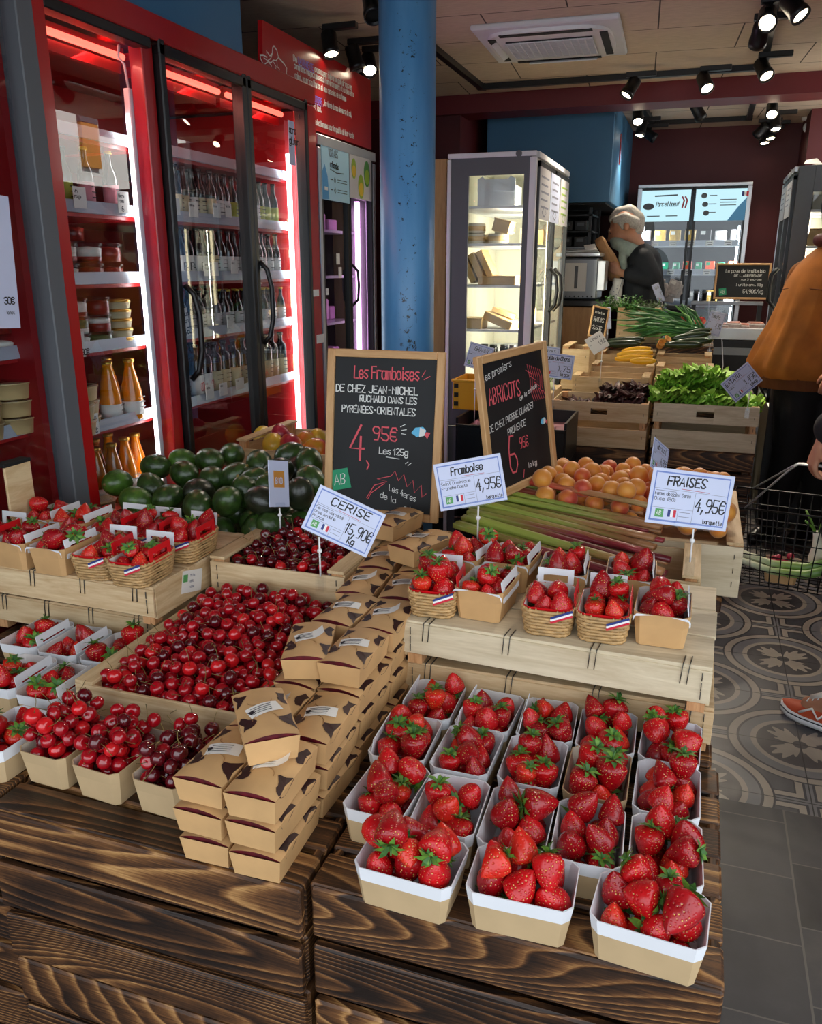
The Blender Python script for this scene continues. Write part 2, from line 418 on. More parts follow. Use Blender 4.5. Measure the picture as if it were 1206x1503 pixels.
# ================================================================== the room
CEIL = 2.6
def floor_mats():
    t = NT('patterned_cement_tile'); tc = t.n('ShaderNodeTexCoord'); sp = t.n('ShaderNodeSeparateXYZ'); t.l(tc.outputs['Object'], sp.inputs[0])
    P = .67; X = t.math('SUBTRACT', sp.outputs[0], .456); Y = t.math('SUBTRACT', sp.outputs[1], 3.39)
    def wrap(v, off): return t.math('SUBTRACT', t.math('FRACT', t.math('ADD', t.math('DIVIDE', v, P), off+.5)), .5)
    def leng(a, b): return t.math('SQRT', t.math('ADD', t.math('MULTIPLY', a, a), t.math('MULTIPLY', b, b)))
    ax, ay = wrap(X, 0), wrap(Y, 0); bx, by = wrap(X, .5), wrap(Y, .5)
    ra, rb = leng(ax, ay), leng(bx, by); r = t.math('MINIMUM', ra, rb)
    ring = t.ramp(r, [(0, '#44434a'), (.205, '#44434a'), (.206, '#a39b92'), (.232, '#74767e'), (.285, '#74767e'), (.286, '#2f323d'), (.300, '#a39b92'), (.337, '#2f323d'), (.349, '#4a4c55')], 'CONSTANT')
    # leafy rosette in the middle of each ring
    near = t.math('LESS_THAN', ra, rb)
    def sel(a, b): return t.math('ADD', t.math('MULTIPLY', near, a), t.math('MULTIPLY', t.math('SUBTRACT', 1.0, near), b))
    cx, cy = sel(ax, bx), sel(ay, by)
    th = t.math('ARCTAN2', cy, cx)
    c2 = t.math('ABSOLUTE', t.math('SINE', t.math('MULTIPLY', th, 2.0)))
    c8 = t.math('MULTIPLY', t.math('SINE', t.math('MULTIPLY', th, 20.0)), .022)
    lobe = t.math('ADD', t.math('ADD', t.math('MULTIPLY', t.math('POWER', c2, .55), .185), -.02), c8)
    ros = t.math('MULTIPLY', t.math('LESS_THAN', r, lobe), t.math('GREATER_THAN', r, .035))
    col = t.mix(ros, ring, lin('#a39b92'))
    # square knots between the rings
    kx, ky = wrap(X, .5), wrap(Y, 0); gx, gy = wrap(X, 0), wrap(Y, .5)
    m1 = t.math('MAXIMUM', t.math('ABSOLUTE', kx), t.math('ABSOLUTE', ky)); m2 = t.math('MAXIMUM', t.math('ABSOLUTE', gx), t.math('ABSOLUTE', gy))
    mk = t.math('MINIMUM', m1, m2)
    n1 = t.math('MINIMUM', t.math('ABSOLUTE', kx), t.math('ABSOLUTE', ky)); n2 = t.math('MINIMUM', t.math('ABSOLUTE', gx), t.math('ABSOLUTE', gy))
    s1 = t.math('LESS_THAN', m1, m2)
    nk = t.math('ADD', t.math('MULTIPLY', s1, n1), t.math('MULTIPLY', t.math('SUBTRACT', 1.0, s1), n2))
    band = t.ramp(nk, [(0, '#74767e'), (.014, '#2f323d'), (.026, '#a39b92'), (.055, '#2f323d'), (.065, '#4a4c55')], 'CONSTANT')
    out = t.math('GREATER_THAN', r, .349)
    col = t.mix(out, col, band)
    # tile joints through the ring centres
    jx = t.math('MINIMUM', t.math('ABSOLUTE', ax), t.math('ABSOLUTE', bx)); jy = t.math('MINIMUM', t.math('ABSOLUTE', ay), t.math('ABSOLUTE', by))
    j = t.math('LESS_THAN', t.math('MINIMUM', jx, jy), .0028)
    col = t.mix(j, col, lin('#1b1b20'))
    nz = t.noise(tc.outputs['Object'], 5, 5, .6)
    col = t.mix(.35, col, t.ramp(nz, [(.3, '#3a3a40'), (.7, '#c9c4bc')]), 'MULTIPLY')
    t.base(col); t.setb(Roughness=.38)
    M['tile'] = t.m
    t = NT('slate_paving'); tc = t.n('ShaderNodeTexCoord'); sp = t.n('ShaderNodeSeparateXYZ'); t.l(tc.outputs['Object'], sp.inputs[0])
    bx = t.math('DIVIDE', t.math('SUBTRACT', sp.outputs[0], .372), .45)
    fx = t.math('FLOOR', bx); par = t.math('MULTIPLY', t.math('MODULO', t.math('ABSOLUTE', fx), 2.0), .27)
    by = t.math('ADD', t.math('DIVIDE', t.math('SUBTRACT', sp.outputs[1], 2.325), .238), par); fy = t.math('FLOOR', by)
    rx = t.math('ABSOLUTE', t.math('SUBTRACT', t.math('FRACT', t.math('ADD', bx, .5)), .5)); ry = t.math('ABSOLUTE', t.math('SUBTRACT', t.math('FRACT', t.math('ADD', by, .5)), .5))
    j = t.math('MAXIMUM', t.math('LESS_THAN', rx, .006), t.math('LESS_THAN', ry, .009))
    wn = t.n('ShaderNodeTexWhiteNoise', noise_dimensions='2D'); cb = t.n('ShaderNodeCombineXYZ'); t.l(fx, cb.inputs[0]); t.l(fy, cb.inputs[1]); t.l(cb.outputs[0], wn.inputs['Vector'])
    nz = t.noise(tc.outputs['Object'], 7, 6, .65)
    k = t.math('ADD', t.math('MULTIPLY', wn.outputs['Value'], .45), t.math('MULTIPLY', nz, .6))
    c = t.ramp(k, [(.2, '#1c1d22'), (.55, '#33343a'), (.85, '#4f4c4a')])
    t.base(t.mix(j, c, lin('#5b5956'))); t.setb(Roughness=.5); t.bump(nz, .2, .003)
    M['slate_floor'] = t.m
floor_mats()
f = MB()
f.add([(-3, 2.325, 0), (4, 2.325, 0), (4, 12, 0), (-3, 12, 0)], [(0, 1, 2, 3)], 0)
f.add([(-6, -8, 0), (6, -8, 0), (6, 2.325, 0), (-6, 2.325, 0)], [(0, 1, 2, 3)], 1)
struct('floor', f, ['tile', 'slate_floor'])

def ceiling_mat():
    t = NT('wood_wool_ceiling'); tc = t.n('ShaderNodeTexCoord')
    br = t.n('ShaderNodeTexBrick'); br.offset = .5
    mp = t.n('ShaderNodeMapping'); mp.inputs['Rotation'].default_value = (0, 0, R(-4)); t.l(tc.outputs['Object'], mp.inputs[0]); t.l(mp.outputs[0], br.inputs['Vector'])
    for k, v in (('Scale', 1.0), ('Mortar Size', .0035), ('Brick Width', .75), ('Row Height', .44), ('Mortar Smooth', .1)): br.inputs[k].default_value = v
    nz = t.noise(t.coord((5, 30, 1)), 3, 5, .65)
    c = t.ramp(nz, [(.25, '#c2ad98'), (.75, '#dcc8b2')])
    t.base(t.mix(br.outputs['Fac'], c, lin('#4a3d33'))); t.setb(Roughness=.8); t.bump(nz, .3, .004); M['ceiling'] = t.m
ceiling_mat()
c = MB(); c.box((-.8, 3.6, CEIL+.06), (3.6, 8.2, .12)); struct('ceiling', c, 'ceiling')
a = MB(); a.box((-2.57, 3.4, 1.3), (.1, 8.8, 2.6)); struct('wall_left', a, 'dark_red')
a = MB(); a.box((-.8, 7.46, 1.3), (3.6, .12, 2.6)); a.box((1.0, 7.1, 1.3), (.8, .6, 2.6)); struct('wall_back', a, 'dark_red')
a = MB(); a.box((-2.055, 6.5, 1.3), (.93, 1.8, 2.6)); struct('wall_inner', a, 'dark_red')
a = MB()   # street-side wall on the right with its shop window opening
a.box((1.05, 3.2, 1.3), (.1, 3.6, 2.6)); a.box((1.05, 5.9, 1.05), (.1, 1.8, 2.1))
struct('wall_right', a, 'dark_red')
a = MB(); a.box((-.6, 5.675, 2.545), (3.2, .25, .11)); struct('trim_1', a, 'beam_red')
a = MB(); a.box((1.05, 5.9, 2.115), (.12, 1.8, .03)); a.box((1.05, 5.015, 2.36), (.07, .03, .47)); a.box((1.05, 6.785, 2.36), (.07, .03, .47))
struct('window_1', a, 'grey_panel')
# the street outside: sunlit house front with an orange shutter, seen in the cabinet glass
M['plaster'] = plain('pale_plaster', '#e6e6e2', .8, var=.04, vs=1)
a = MB(); a.box((3.3, 7.5, 3), (.2, 10, 6), 0); a.box((3.18, 8.13, 2.83), (.06, .27, .45), 1); a.box((3.18, 8.13, 3.12), (.06, .29, .12), 2); a.box((3.18, 10.2, 3.2), (.06, .3, .5), 2)
M['shutter'] = plain('orange_shutter', '#c98a3c', .6)
struct('street_wall', a, ['plaster', 'shutter', 'grey_panel'])
# unseen slab added over the pavement to keep direct sun off the stall
a = MB(); a.box((-.8, -.75, 2.68), (4.6, .6, .1)); struct('sun_blocker', a, 'white_card')

# blue iron pillar with chipped paint
def pillar():
    t = NT('pillar_blue'); v = t.coord(); nz = t.noise(v, 38, 5, .75, .4)
    sp = t.n('ShaderNodeSeparateXYZ'); t.l(v, sp.inputs[0])
    lat = t.math('ABSOLUTE', t.math('ADD', t.math('MULTIPLY', sp.outputs[0], .94), t.math('MULTIPLY', sp.outputs[1], .33)))
    band = t.math('MULTIPLY', t.math('LESS_THAN', lat, .035), .085)
    low = t.math('MULTIPLY', t.math('LESS_THAN', sp.outputs[2], 1.48), .03)
    chip = t.math('GREATER_THAN', t.math('ADD', nz, t.math('ADD', band, low)), .70)
    sh = t.ramp(t.noise(t.coord((1, 1, .15)), 14, 4), [(.3, '#4a90cb'), (.7, '#69aade')])
    t.base(t.mix(chip, sh, lin('#1b2a38'))); t.setb(Roughness=.36); t.bump(t.noise(v, 60, 3), .15, .002); M['pillar'] = t.m
pillar()
a = MB(); a.lathe([(.106, 0), (.106, 2.6)], 40, 0, True); o = a.build('pillar', 'pillar', loc=(-1.116, 3.2, 0)); o['kind'] = 'structure'

# ------------------------------------------------------------------ blue box panels, hood, sign, air conditioner
a = MB(); a.box((-2.1, 1.6, 2.44), (.76, 2.9, .3)); o = a.build('trim_3', 'blue'); o['kind'] = 'structure'
h = thing('extractor_hood', 'big petrol blue boxed hood under the ceiling behind the cheese cabinet', 'hood', (-1.08, 6.7, 1.97))
a = MB(); a.box((0, 0, .315), (.86, 1.4, .63), bev=.004); a.build('hood_body', 'blue', h)
a = MB(); a.box((0, 0, -.006), (.8, 1.34, .012)); a.build('underside', 'black_matte', h)
a = MB(); a.box((.432, -.25, .38), (.004, .05, .2)); a.build('red_mark', 'red_paint', h)

def sign_board():
    # red board: its face looks along +x; local X runs along the wall (+Y of the room), local Y is up
    t = thing('wall_sign', 'red wall board with white cow-patched map of France and text above the ice cream fridge', 'sign', (-1.69, 3.22, 2.13), (PI/2, 0, PI/2))
    w, h_ = 1.06, .325
    a = MB(); a.prism([(-.075, .14), (.36, .14), (.36, .0), (w, .0), (w, .325), (-.06, .325)], .02, 0, None, -.02); a.build('panel', 'red_paint', t)
    a = MB(); T = None
    def LP(cx, cy): q = at(370+cx/6.347, 30+cy/6.347, x=-1.668); return q.y-3.22, q.z-2.13
    for ln, w_ in (([(120, 318), (125, 350), (150, 410), (168, 455), (178, 490), (205, 505), (232, 512), (238, 495), (272, 500), (275, 528), (348, 566), (362, 520), (366, 440), (345, 405), (290, 340), (275, 275), (248, 232), (236, 250), (232, 305), (210, 325), (178, 280), (184, 340), (150, 318), (120, 318)], .006), ([(155, 345), (190, 370), (218, 350), (232, 310)], .004), ([(165, 400), (195, 380), (222, 390), (240, 365), (268, 370), (290, 340)], .004),
                   ([(200, 385), (225, 420), (212, 455), (190, 450), (190, 490)], .004), ([(245, 385), (268, 425), (262, 460), (245, 450), (240, 490)], .004), ([(275, 380), (280, 430), (300, 450), (285, 490), (300, 520)], .004), ([(300, 485), (318, 510), (335, 490), (350, 525)], .004)):
        a.stroke([LP(*q) for q in ln], w_)
    a.build('map_outline', 'chalk_w', t)
    a = MB(); b = MB(); M['lilac'] = plain('lilac_letters', '#8276dc', .6); HT_ = .0235
    for (c0, c1, parts_) in (((428, 385), (968, 635), (('De', 0, .06), ('LA CHARENTE', .07, .31), ('avons a coeur d elever en plein air dans des', .33, 1))), ((437, 455), (985, 700), (('conditions respectueuses de l environnement et du bien etre', 0, 1),)), ((443, 545), (915, 740), (('animal, nourris a l herbe et aux cereales de la ferme', 0, 1),)),
                             ((470, 700), (965, 885), (('avec', 0, .07), ('LA CHARCUTERIE', .08, .42), (', la viande de nos eleveurs, du sel,', .44, 1))), ((470, 770), (690, 850), (('et epices et c est tout.', 0, 1),)), ((478, 925), (985, 1085), (('nos races sont selectionnees pour la qualite de leur viande', 0, 1),))):
        (xa, ya), (xb, yb) = LP(*c0), LP(*c1); y = (ya+yb)/2
        for (tx, f0, f1) in parts_:
            mb = b if tx.isupper() else a; fit(mb, tx, xa+(xb-xa)*f0, y, HT_, .0042, (xb-xa)*(f1-f0), jit=.05)
            if tx.isupper(): b.stroke([(xa+(xb-xa)*f0, y-.007), (xa+(xb-xa)*f1, y-.007)], .003)
    a.build('lettering', 'chalk_w', t); b.build('lilac_lettering', 'lilac', t)
sign_board()

def air_conditioner():
    t = thing('air_conditioner', 'white square ceiling cassette air conditioner with central grille', 'air conditioner', (-.79, 4.38, CEIL), (PI, 0, R(2)))
    a = MB(); a.box((0, 0, .012), (.66, .66, .024), bev=.006); a.build('panel', 'white_card', t)
    a = MB(); rr = [(math.copysign(1, math.cos(q))*abs(math.cos(q))**.5*.29, math.copysign(1, math.sin(q))*abs(math.sin(q))**.5*.29) for q in [2*PI*i/40 for i in range(40)]]
    a.prism(rr, .018, 0, None, .022); a.build('raised_cover', 'white', t)
    a = MB()
    for s in (-1, 1):
        a.box((s*.255, 0, .041), (.035, .42, .004)); a.box((0, s*.255, .041), (.42, .035, .004))
    a.build('air_slot', 'black_matte', t)
    a = MB(); a.box((0, 0, .043), (.40, .30, .006), 0); a.build('grille_back', 'dark_inner', t)
    a = MB()
    for i in range(16): a.box((0, -.145+i*.0193, .048), (.40, .006, .006))
    for i in range(13): a.box((-.2+i*.0333, 0, .049), (.005, .30, .006))
    a.build('grille', 'white_card', t)
    a = MB(); a.box((-.25, .02, .048), (.03, .30, .006), rot=(0, R(30), 0), bev=.002); a.box((.02, -.252, .048), (.34, .03, .006), rot=(R(30), 0, 0), bev=.002); a.build('flap', 'white_card', t)
air_conditioner()
t = thing('ceiling_sensor', 'small pale square sensor on the ceiling in front of the air conditioner', 'sensor', (-.42, 3.55, CEIL))
a = MB(); a.box((0, 0, -.008), (.11, .11, .016), bev=.004); a.build('sensor_body', 'white_card', t)
a = MB(); a.lathe([(.018, -.024), (.02, -.016)], 12); a.build('lens', 'white', t)

# ------------------------------------------------------------------ track lights
def rail(name, label, pts):
    t = tag(bpy.data.objects.new(name, None), label, 'track rail'); COL.objects.link(t)
    a = MB()
    for (p, q) in zip(pts, pts[1:]):
        p, q = Vector((*p, CEIL-.016)), Vector((*q, CEIL-.016)); d = q-p
        a.box((p+q)/2, (d.length+.03, .034, .03), rot=Matrix.Rotation(math.atan2(d.y, d.x), 4, 'Z'))
    a.build('rail_profile', 'black', t)
    a = MB()
    for (x, y) in pts: a.box((x, y, CEIL-.016), (.05, .05, .034), bev=.003)
    a.build('rail_joint', 'black', t)
rail('track_rail', 'black track rail running under the red beam and back to the blue pillar', [(-1.37, 3.3), (-1.37, 5.28), (.2, 5.28), (.155, 3.4)])
rail('track_rail', 'short black track rail at far end of the shop over the back fridge', [(-.5, 6.2), (-.47, 6.95), (.2, 6.95), (.2, 6.15)])
rail('track_rail', 'black track rail stub above the red map board left of pillar', [(-1.52, 2.72), (-1.37, 3.3)])
def spot(x, y, aim, label, lit=True, adapter=(1, 0), energy=9, size=.86, drop=.075):
    t = thing('track_spotlight', label, 'spotlight', (x, y, CEIL-.03)); d = Vector(aim).normalized()
    a = MB(); a.box((adapter[0]*.05, adapter[1]*.05, -.012), (.16 if adapter[0] else .035, .16 if adapter[1] else .035, .026), bev=.003); a.build('adapter', 'black', t)
    a = MB(); a.tube([(0, 0, -.02), (0, 0, -drop)], .012, 8); a.build('stem', 'black', t)
    q = Vector((0, 0, 1)).rotation_difference(d).to_matrix().to_4x4(); T = Matrix.Translation((0, 0, -drop)) @ q @ Matrix.Scale(size, 4)
    a = MB(); a.lathe([(.001, -.062), (.034, -.06), (.04, -.05), (.04, .03), (.044, .032), (.044, .062), (.037, .062), (.035, .05)], 22, 0, True, T); a.build('lamp_head', 'black', t)
    a = MB(); a.lathe([(.0, .051), (.036, .051)], 22, 0, False, T); a.build('lamp_lens', 'lamp_face' if lit else 'black_matte', t)
    if lit:
        l = bpy.data.lights.new('spot_light', 'SPOT'); l.energy = energy*3.2; l.spot_size = R(75); l.spot_blend = .6; l.shadow_soft_size = .035; l.color = (1, .86, .68)
        lo = bpy.data.objects.new('spot_light', l); COL.objects.link(lo); lo.parent = t
        lo.location = T @ Vector((0, 0, .075)); lo.rotation_euler = d.to_track_quat('-Z', 'Y').to_euler()
def sp_at(px, py, *a, **k):
    p = at(px, py, z=CEIL-.1); spot(p.x, p.y, *a, **k)
sp_at(484, 62, (.25, -.25, -1), 'lit black spotlight nearest the red map board', energy=3)
sp_at(520, 82, (.25, .2, -1), 'dim black spotlight tucked in the rail bend left of pillar', lit=False)
sp_at(541, 92, (.35, -.6, -.8), 'lit black spotlight just left of the blue pillar', energy=4)
sp_at(546, 8, (.3, -.5, -.8), 'black spotlight cut by the top edge left of the pillar', lit=False)
sp_at(926, 127, (-.5, -.35, -.9), 'leftmost lit spotlight hanging in front of the red beam', energy=12)
sp_at(1034, 119, (.35, -.6, -.8), 'middle lit spotlight hanging in front of the red beam', energy=12)
sp_at(1120, 100, (.4, -.55, -.8), 'lit spotlight at the rail corner in front of the red beam', energy=12)
sp_at(1126, 24, (.0, -.85, -.6), 'biggest and brightest spotlight, facing the camera, top right', energy=14)
sp_at(1115, 48, (-.1, .9, -.6), 'black spotlight turned away under the brightest one', lit=False)
sp_at(1165, 8, (.6, -.4, -.8), 'black and silver spotlight cut by the top edge at far right')
sp_at(936, 170, (.1, -.7, -.8), 'lit spotlight at the near left end of the far rail')
sp_at(941, 188, (-.15, -.3, -1), 'lit spotlight at the far left corner of the far rail')
sp_at(953, 197, (.8, .2, -.5), 'dark spotlight aimed away at left corner of far rail', lit=False)
sp_at(1024, 162, (.5, .5, -.8), 'dark spotlight under the beam in the middle of the far ceiling', lit=False)
sp_at(1133, 160, (.0, -.75, -.7), 'lit spotlight nearest the beam on the far right rail')
sp_at(1138, 179, (.1, -.4, -.9), 'second lit spotlight from the beam on the far right rail')
sp_at(1130, 193, (.15, -.3, -.9), 'third lit spotlight from the beam on the far right rail')
sp_at(1118, 190, (-.7, .5, -.7), 'dark spotlight turned aside on the far right rail', lit=False)
sp_at(1122, 200, (.1, -.3, -.95), 'lit spotlight at the far corner of the far right rail')
def camera_dome(x, y, label):
    t = thing('security_camera', label, 'security camera', (x, y, CEIL))
    a = MB(); a.lathe([(.035, -.02), (.04, 0)], 16); a.tube([(0, 0, -.02), (.01, -.02, -.05)], .012, 8); a.build('mount', 'white', t)
    a = MB(); a.sphere((.012, -.03, -.075), .038, 14, 10); a.build('housing', 'white', t)
    a = MB(); a.sphere((.012, -.055, -.088), .022, 12, 8); a.build('lens', 'black', t)
p = at(1183, 187, z=CEIL-.07); camera_dome(p.x, p.y, 'white dome security camera near the far right ceiling corner')
p = at(533, 110, z=CEIL-.07); camera_dome(p.x, p.y, 'small white security camera beside the red map board')
# ================================================================== refrigerated wall cabinets on the left
FX = -1.70                                    # front plane
SH = (1.918, 1.708, 1.502, 1.298, 1.050)      # shelf heights, top to bottom
def cabinet(y0, y1, name, label, sections, z0=.45):
    t = thing(name, label, 'display fridge', (FX, y0, 0)); L = y1-y0
    def P(mb, nm, mat, par=t): return mb.build(nm, mat, par)
    a = MB(); a.box((-.74, L/2, 1.2), (.04, L, 2.1)); a.box((-.38, L/2, 2.24), (.76, L, .05)); a.box((-.38, L/2, .62), (.76, L, .3)); P(a, 'cabinet_shell', 'red_inner')
    a = MB(); a.box((-.37, .012, 1.2), (.70, .024, 2.0)); a.box((-.37, L-.012, 1.2), (.70, .024, 2.0)); P(a, 'side_panel', 'red_inner')
    a = MB(); a.box((-.02, L/2, .27), (.05, L, .54), bev=.004); P(a, 'kick_panel', 'black_matte')
    return t, L
main, L = cabinet(1.882, 3.56, 'display_fridge', 'long red refrigerated wall cabinet with black framed glass doors and lit shelves', 3)
y0 = 1.882
def mp(mb, nm, mat, par=main): return mb.build(nm, mat, par)
def Yl(y): return y-y0
a = MB(); a.box((.0, L/2, 2.257), (.07, L, .075), bev=.004); a.box((.0, Yl(1.915), 1.27), (.07, .066, 1.89), bev=.004); a.box((0, Yl(3.52), 1.27), (.07, .08, 1.89), bev=.004); mp(a, 'red_frame', 'red_paint')
a = MB(); a.box((.0, Yl(1.872), 1.3), (.075, .06, 2.0), bev=.003); mp(a, 'grey_upright', 'grey_panel')
a = MB(); a.box((-.01, Yl(2.40), 1.3), (.05, .055, 1.82), bev=.003); mp(a, 'inner_red_post', 'red_paint')
for (ya, yb, nm) in ((2.432, 2.965, 'left'), (2.970, 3.475, 'right')):
    fr = MB()
    for yy in (ya+.016, yb-.012): fr.box((.012, Yl(yy), 1.38), (.05, .030, 1.70), bev=.004)
    for zz in (2.20, .54): fr.box((.012, Yl((ya+yb)/2), zz), (.05, yb-ya, .035), bev=.004)
    d = mp(fr, 'door', 'black')
    g = MB(); g.box((.008, Yl((ya+yb)/2), 1.38), (.006, yb-ya-.05, 1.64)); g.build('door_glass', 'glass', d)
    if nm == 'right': DOOR = d
    hy = Yl(yb-.03 if nm == 'left' else ya+.03)
    if nm == 'left':
        hy = Yl(2.475); hz = 1.33
    else: hz = 1.41
    hnd = MB(); hnd.tube([(.035, hy, hz-.16), (.06, hy+.012, hz-.13), (.075, hy+.016, hz-.06), (.075, hy+.016, hz+.06), (.06, hy+.012, hz+.13), (.035, hy, hz+.16)], .010, 8); hnd.build('handle', 'black', d)
# open left bay: black head band, glass pane
a = MB(); a.box((.01, Yl(2.17), 2.205), (.05, .45, .03), bev=.003); d = mp(a, 'door', 'black')
g = MB(); g.box((.008, Yl(2.165), 1.4), (.006, .43, 1.6)); g.build('door_glass', 'glass', d)
# red tube lamps under the head of each bay
for (ya, yb) in ((1.97, 2.39), (2.47, 2.94), (3.0, 3.44)):
    a = MB(); a.tube([(-.07, Yl(ya), 2.172), (-.07, Yl(yb), 2.172)], .011, 8); o = mp(a, 'tube_lamp', 'led_red'); o['label'] = 'glowing red tube lamp'
    a = MB(); a.box((-.12, Yl((ya+yb)/2), 2.19), (.09, yb-ya+.03, .02)); a.box((-.10, Yl((ya+yb)/2), 2.145), (.02, yb-ya+.03, .03)); mp(a, 'lamp_canopy', 'red_paint')
    l = bpy.data.lights.new('tube_light', 'AREA'); l.shape = 'RECTANGLE'; l.size = .4; l.size_y = .03; l.energy = 1.6; l.color = (1, .3, .22)
    lo = bpy.data.objects.new('tube_light', l); COL.objects.link(lo); lo.parent = main; lo.location = (-.09, Yl((ya+yb)/2), 2.13); lo.rotation_euler = (0, R(-25), PI/2)
# white upright lamps
def led(y, z0, z1, mat='led_white', r=.010, x=-.05, e=4, col=(.95, 1, 1)):
    a = MB(); a.box((x, Yl(y), (z0+z1)/2), (.018, .018, z1-z0), bev=.003); o = mp(a, 'upright_lamp', mat)
    l = bpy.data.lights.new('upright_light', 'AREA'); l.shape = 'RECTANGLE'; l.size = .03; l.size_y = z1-z0; l.energy = e; l.color = col
    lo = bpy.data.objects.new('upright_light', l); COL.objects.link(lo); lo.parent = main; lo.location = (x-.02, Yl(y)-.01, (z0+z1)/2); lo.rotation_euler = (PI/2, 0, R(-40))
led(3.45, .75, 2.02, e=9)
a = MB(); a.box((-.045, Yl(2.368), 1.42), (.022, .02, 1.32), bev=.003); mp(a, 'lamp_channel', 'white_card')
a = MB(); a.tube([(-.045, Yl(2.372), 2.08), (-.04, Yl(2.355), 2.145), (-.045, Yl(2.335), 2.16), (-.045, Yl(2.345), 2.195)], .004, 6); mp(a, 'lamp_cable', 'white')
l = bpy.data.lights.new('upright_light', 'AREA'); l.shape = 'RECTANGLE'; l.size = .03; l.size_y = 1.2; l.energy = 4; l.color = (1, .97, .92); lo = bpy.data.objects.new('upright_light', l); COL.objects.link(lo); lo.parent = main; lo.location = (-.06, Yl(2.36), 1.4); lo.rotation_euler = (PI/2, 0, R(-40))
# shelves
M['shelf_red'] = plain('red_shelf', '#a31a1c', .35)
for (ya, yb) in ((1.95, 2.385), (2.44, 3.47)):
    for z in SH:
        a = MB(); a.box((-.38, Yl((ya+yb)/2), z-.008), (.60, yb-ya, .014)); s = mp(a, 'shelf', 'shelf_red')
        a = MB(); a.box((-.075, Yl((ya+yb)/2), z+.014), (.008, yb-ya, .036), rot=(0, R(-12), 0)); a.build('price_rail', 'shelf_rail', s)
a = MB(); a.box((-.38, Yl(2.2), .775), (.66, .6, .02)); mp(a, 'bottom_deck', 'shelf_red')

left, L2 = cabinet(.95, 1.838, 'display_fridge', 'second red wall cabinet cut by the left edge beside the grey upright', 1)
for z in (1.90, 1.50, 1.31, 1.10):
    a = MB(); a.box((-.38, .44, z-.008), (.60, .86, .014)); s = a.build('shelf', 'shelf_red', left)
    b = MB(); b.box((-.075, .44, z+.014), (.008, .86, .036), rot=(0, R(-12), 0)); b.build('price_rail', 'shelf_rail', s)
a = MB(); a.box((0, .44, 2.257), (.07, .88, .075), bev=.004); a.build('red_frame', 'red_paint', left)
a = MB(); a.box((.008, .44, 1.4), (.006, .86, 1.64)); a.build('door_glass', 'glass', left)

# ------------------------------------------------------------------ bottles, tubs and jars
M['brown_glass'] = plain('brown_glass', '#1a0d08', .08, coat=.5); M['green_glass'] = plain('green_glass', '#1d2a14', .08, coat=.5); M['black_glass'] = plain('black_glass', '#0c0b0e', .08, coat=.5)
M['juice'] = plain('orange_juice', '#e8820e', .12, coat=.5, var=.1); M['juice_dark'] = plain('amber_juice', '#b5651d', .12, coat=.5, var=.1)
M['gold'] = plain('gold_cap', '#b98b3a', .3, .7); M['lab_white'] = plain('label_white', '#e9e7e0', .5); M['lab_cream'] = plain('label_cream', '#cfc29c', .5)
M['lab_lime'] = plain('label_lime', '#b9c54a', .5); M['lab_pink'] = plain('label_pink', '#d98a94', .5); M['lab_yellow'] = plain('label_yellow', '#e3c227', .5)
M['lab_grey'] = plain('label_grey', '#a9a6a6', .5); M['cap_black'] = plain('cap_black', '#141414', .4); M['cap_yellow'] = plain('cap_yellow', '#d7b53a', .4)
M['cream'] = plain('whipped_cream', '#efe5d6', .5); M['jam'] = plain('berry_layer', '#8c2017', .35, var=.4, vs=40); M['greens'] = plain('green_layer', '#5a6b3a', .5, var=.4, vs=50)
M['tub_card'] = plain('cardboard_tub', '#cdb07a', .55, var=.06); M['tub_cream'] = plain('cream_tub', '#dccb97', .5)
def bottle(kind, glass, label, cap, h, r, text=None, tcol='ink'):
    t = thing('bottle', '', 'bottle')
    if kind == 'beer': pr = [(r*.92, 0), (r, .006), (r, h*.56), (r*.86, h*.66), (r*.46, h*.78), (r*.40, h*.94), (r*.46, h*.95), (r*.46, h*.975)]
    elif kind == 'square': pr = [(r*.95, 0), (r, .006), (r, h*.70), (r*.9, h*.76), (r*.42, h*.82), (r*.38, h*.93), (r*.48, h*.94), (r*.48, h*.97)]
    else: pr = [(r*.9, 0), (r, .008), (r, h*.34), (r*.93, h*.48), (r*.72, h*.66), (r*.46, h*.84), (r*.40, h*.92), (r*.46, h*.93), (r*.46, h*.96)]
    a = MB(); a.lathe(pr, 14); a.build('glass_body', glass, t)
    a = MB(); a.lathe([(r*.50, h*.95), (r*.52, h*.96), (r*.50, h), (.0, h)], 12); a.build('cap', cap, t)
    if label:
        lo, hi = (.12, .47) if kind != 'juice' else (.10, .32)
        a = MB(); a.lathe([(r+.0006, h*lo), (r+.0006, h*hi)], 14); a.build('label', label, t)
        a = MB(); T = Matrix.Translation((r+.0018, -r*.72, h*lo+h*.08)) @ Euler((PI/2, 0, PI/2)).to_matrix().to_4x4()
        if text: write(a, text, 0, 0, h*.14, .0028, 0, T, .62, jit=.02, wd=.75)
        else:
            for k in range(3): a.stroke([(r*.2, h*(.04+.08*k)), (r*1.2, h*(.04+.08*k))], h*.014, 0, T)
        a.build('label_print', tcol, t)
    return Proto(t)
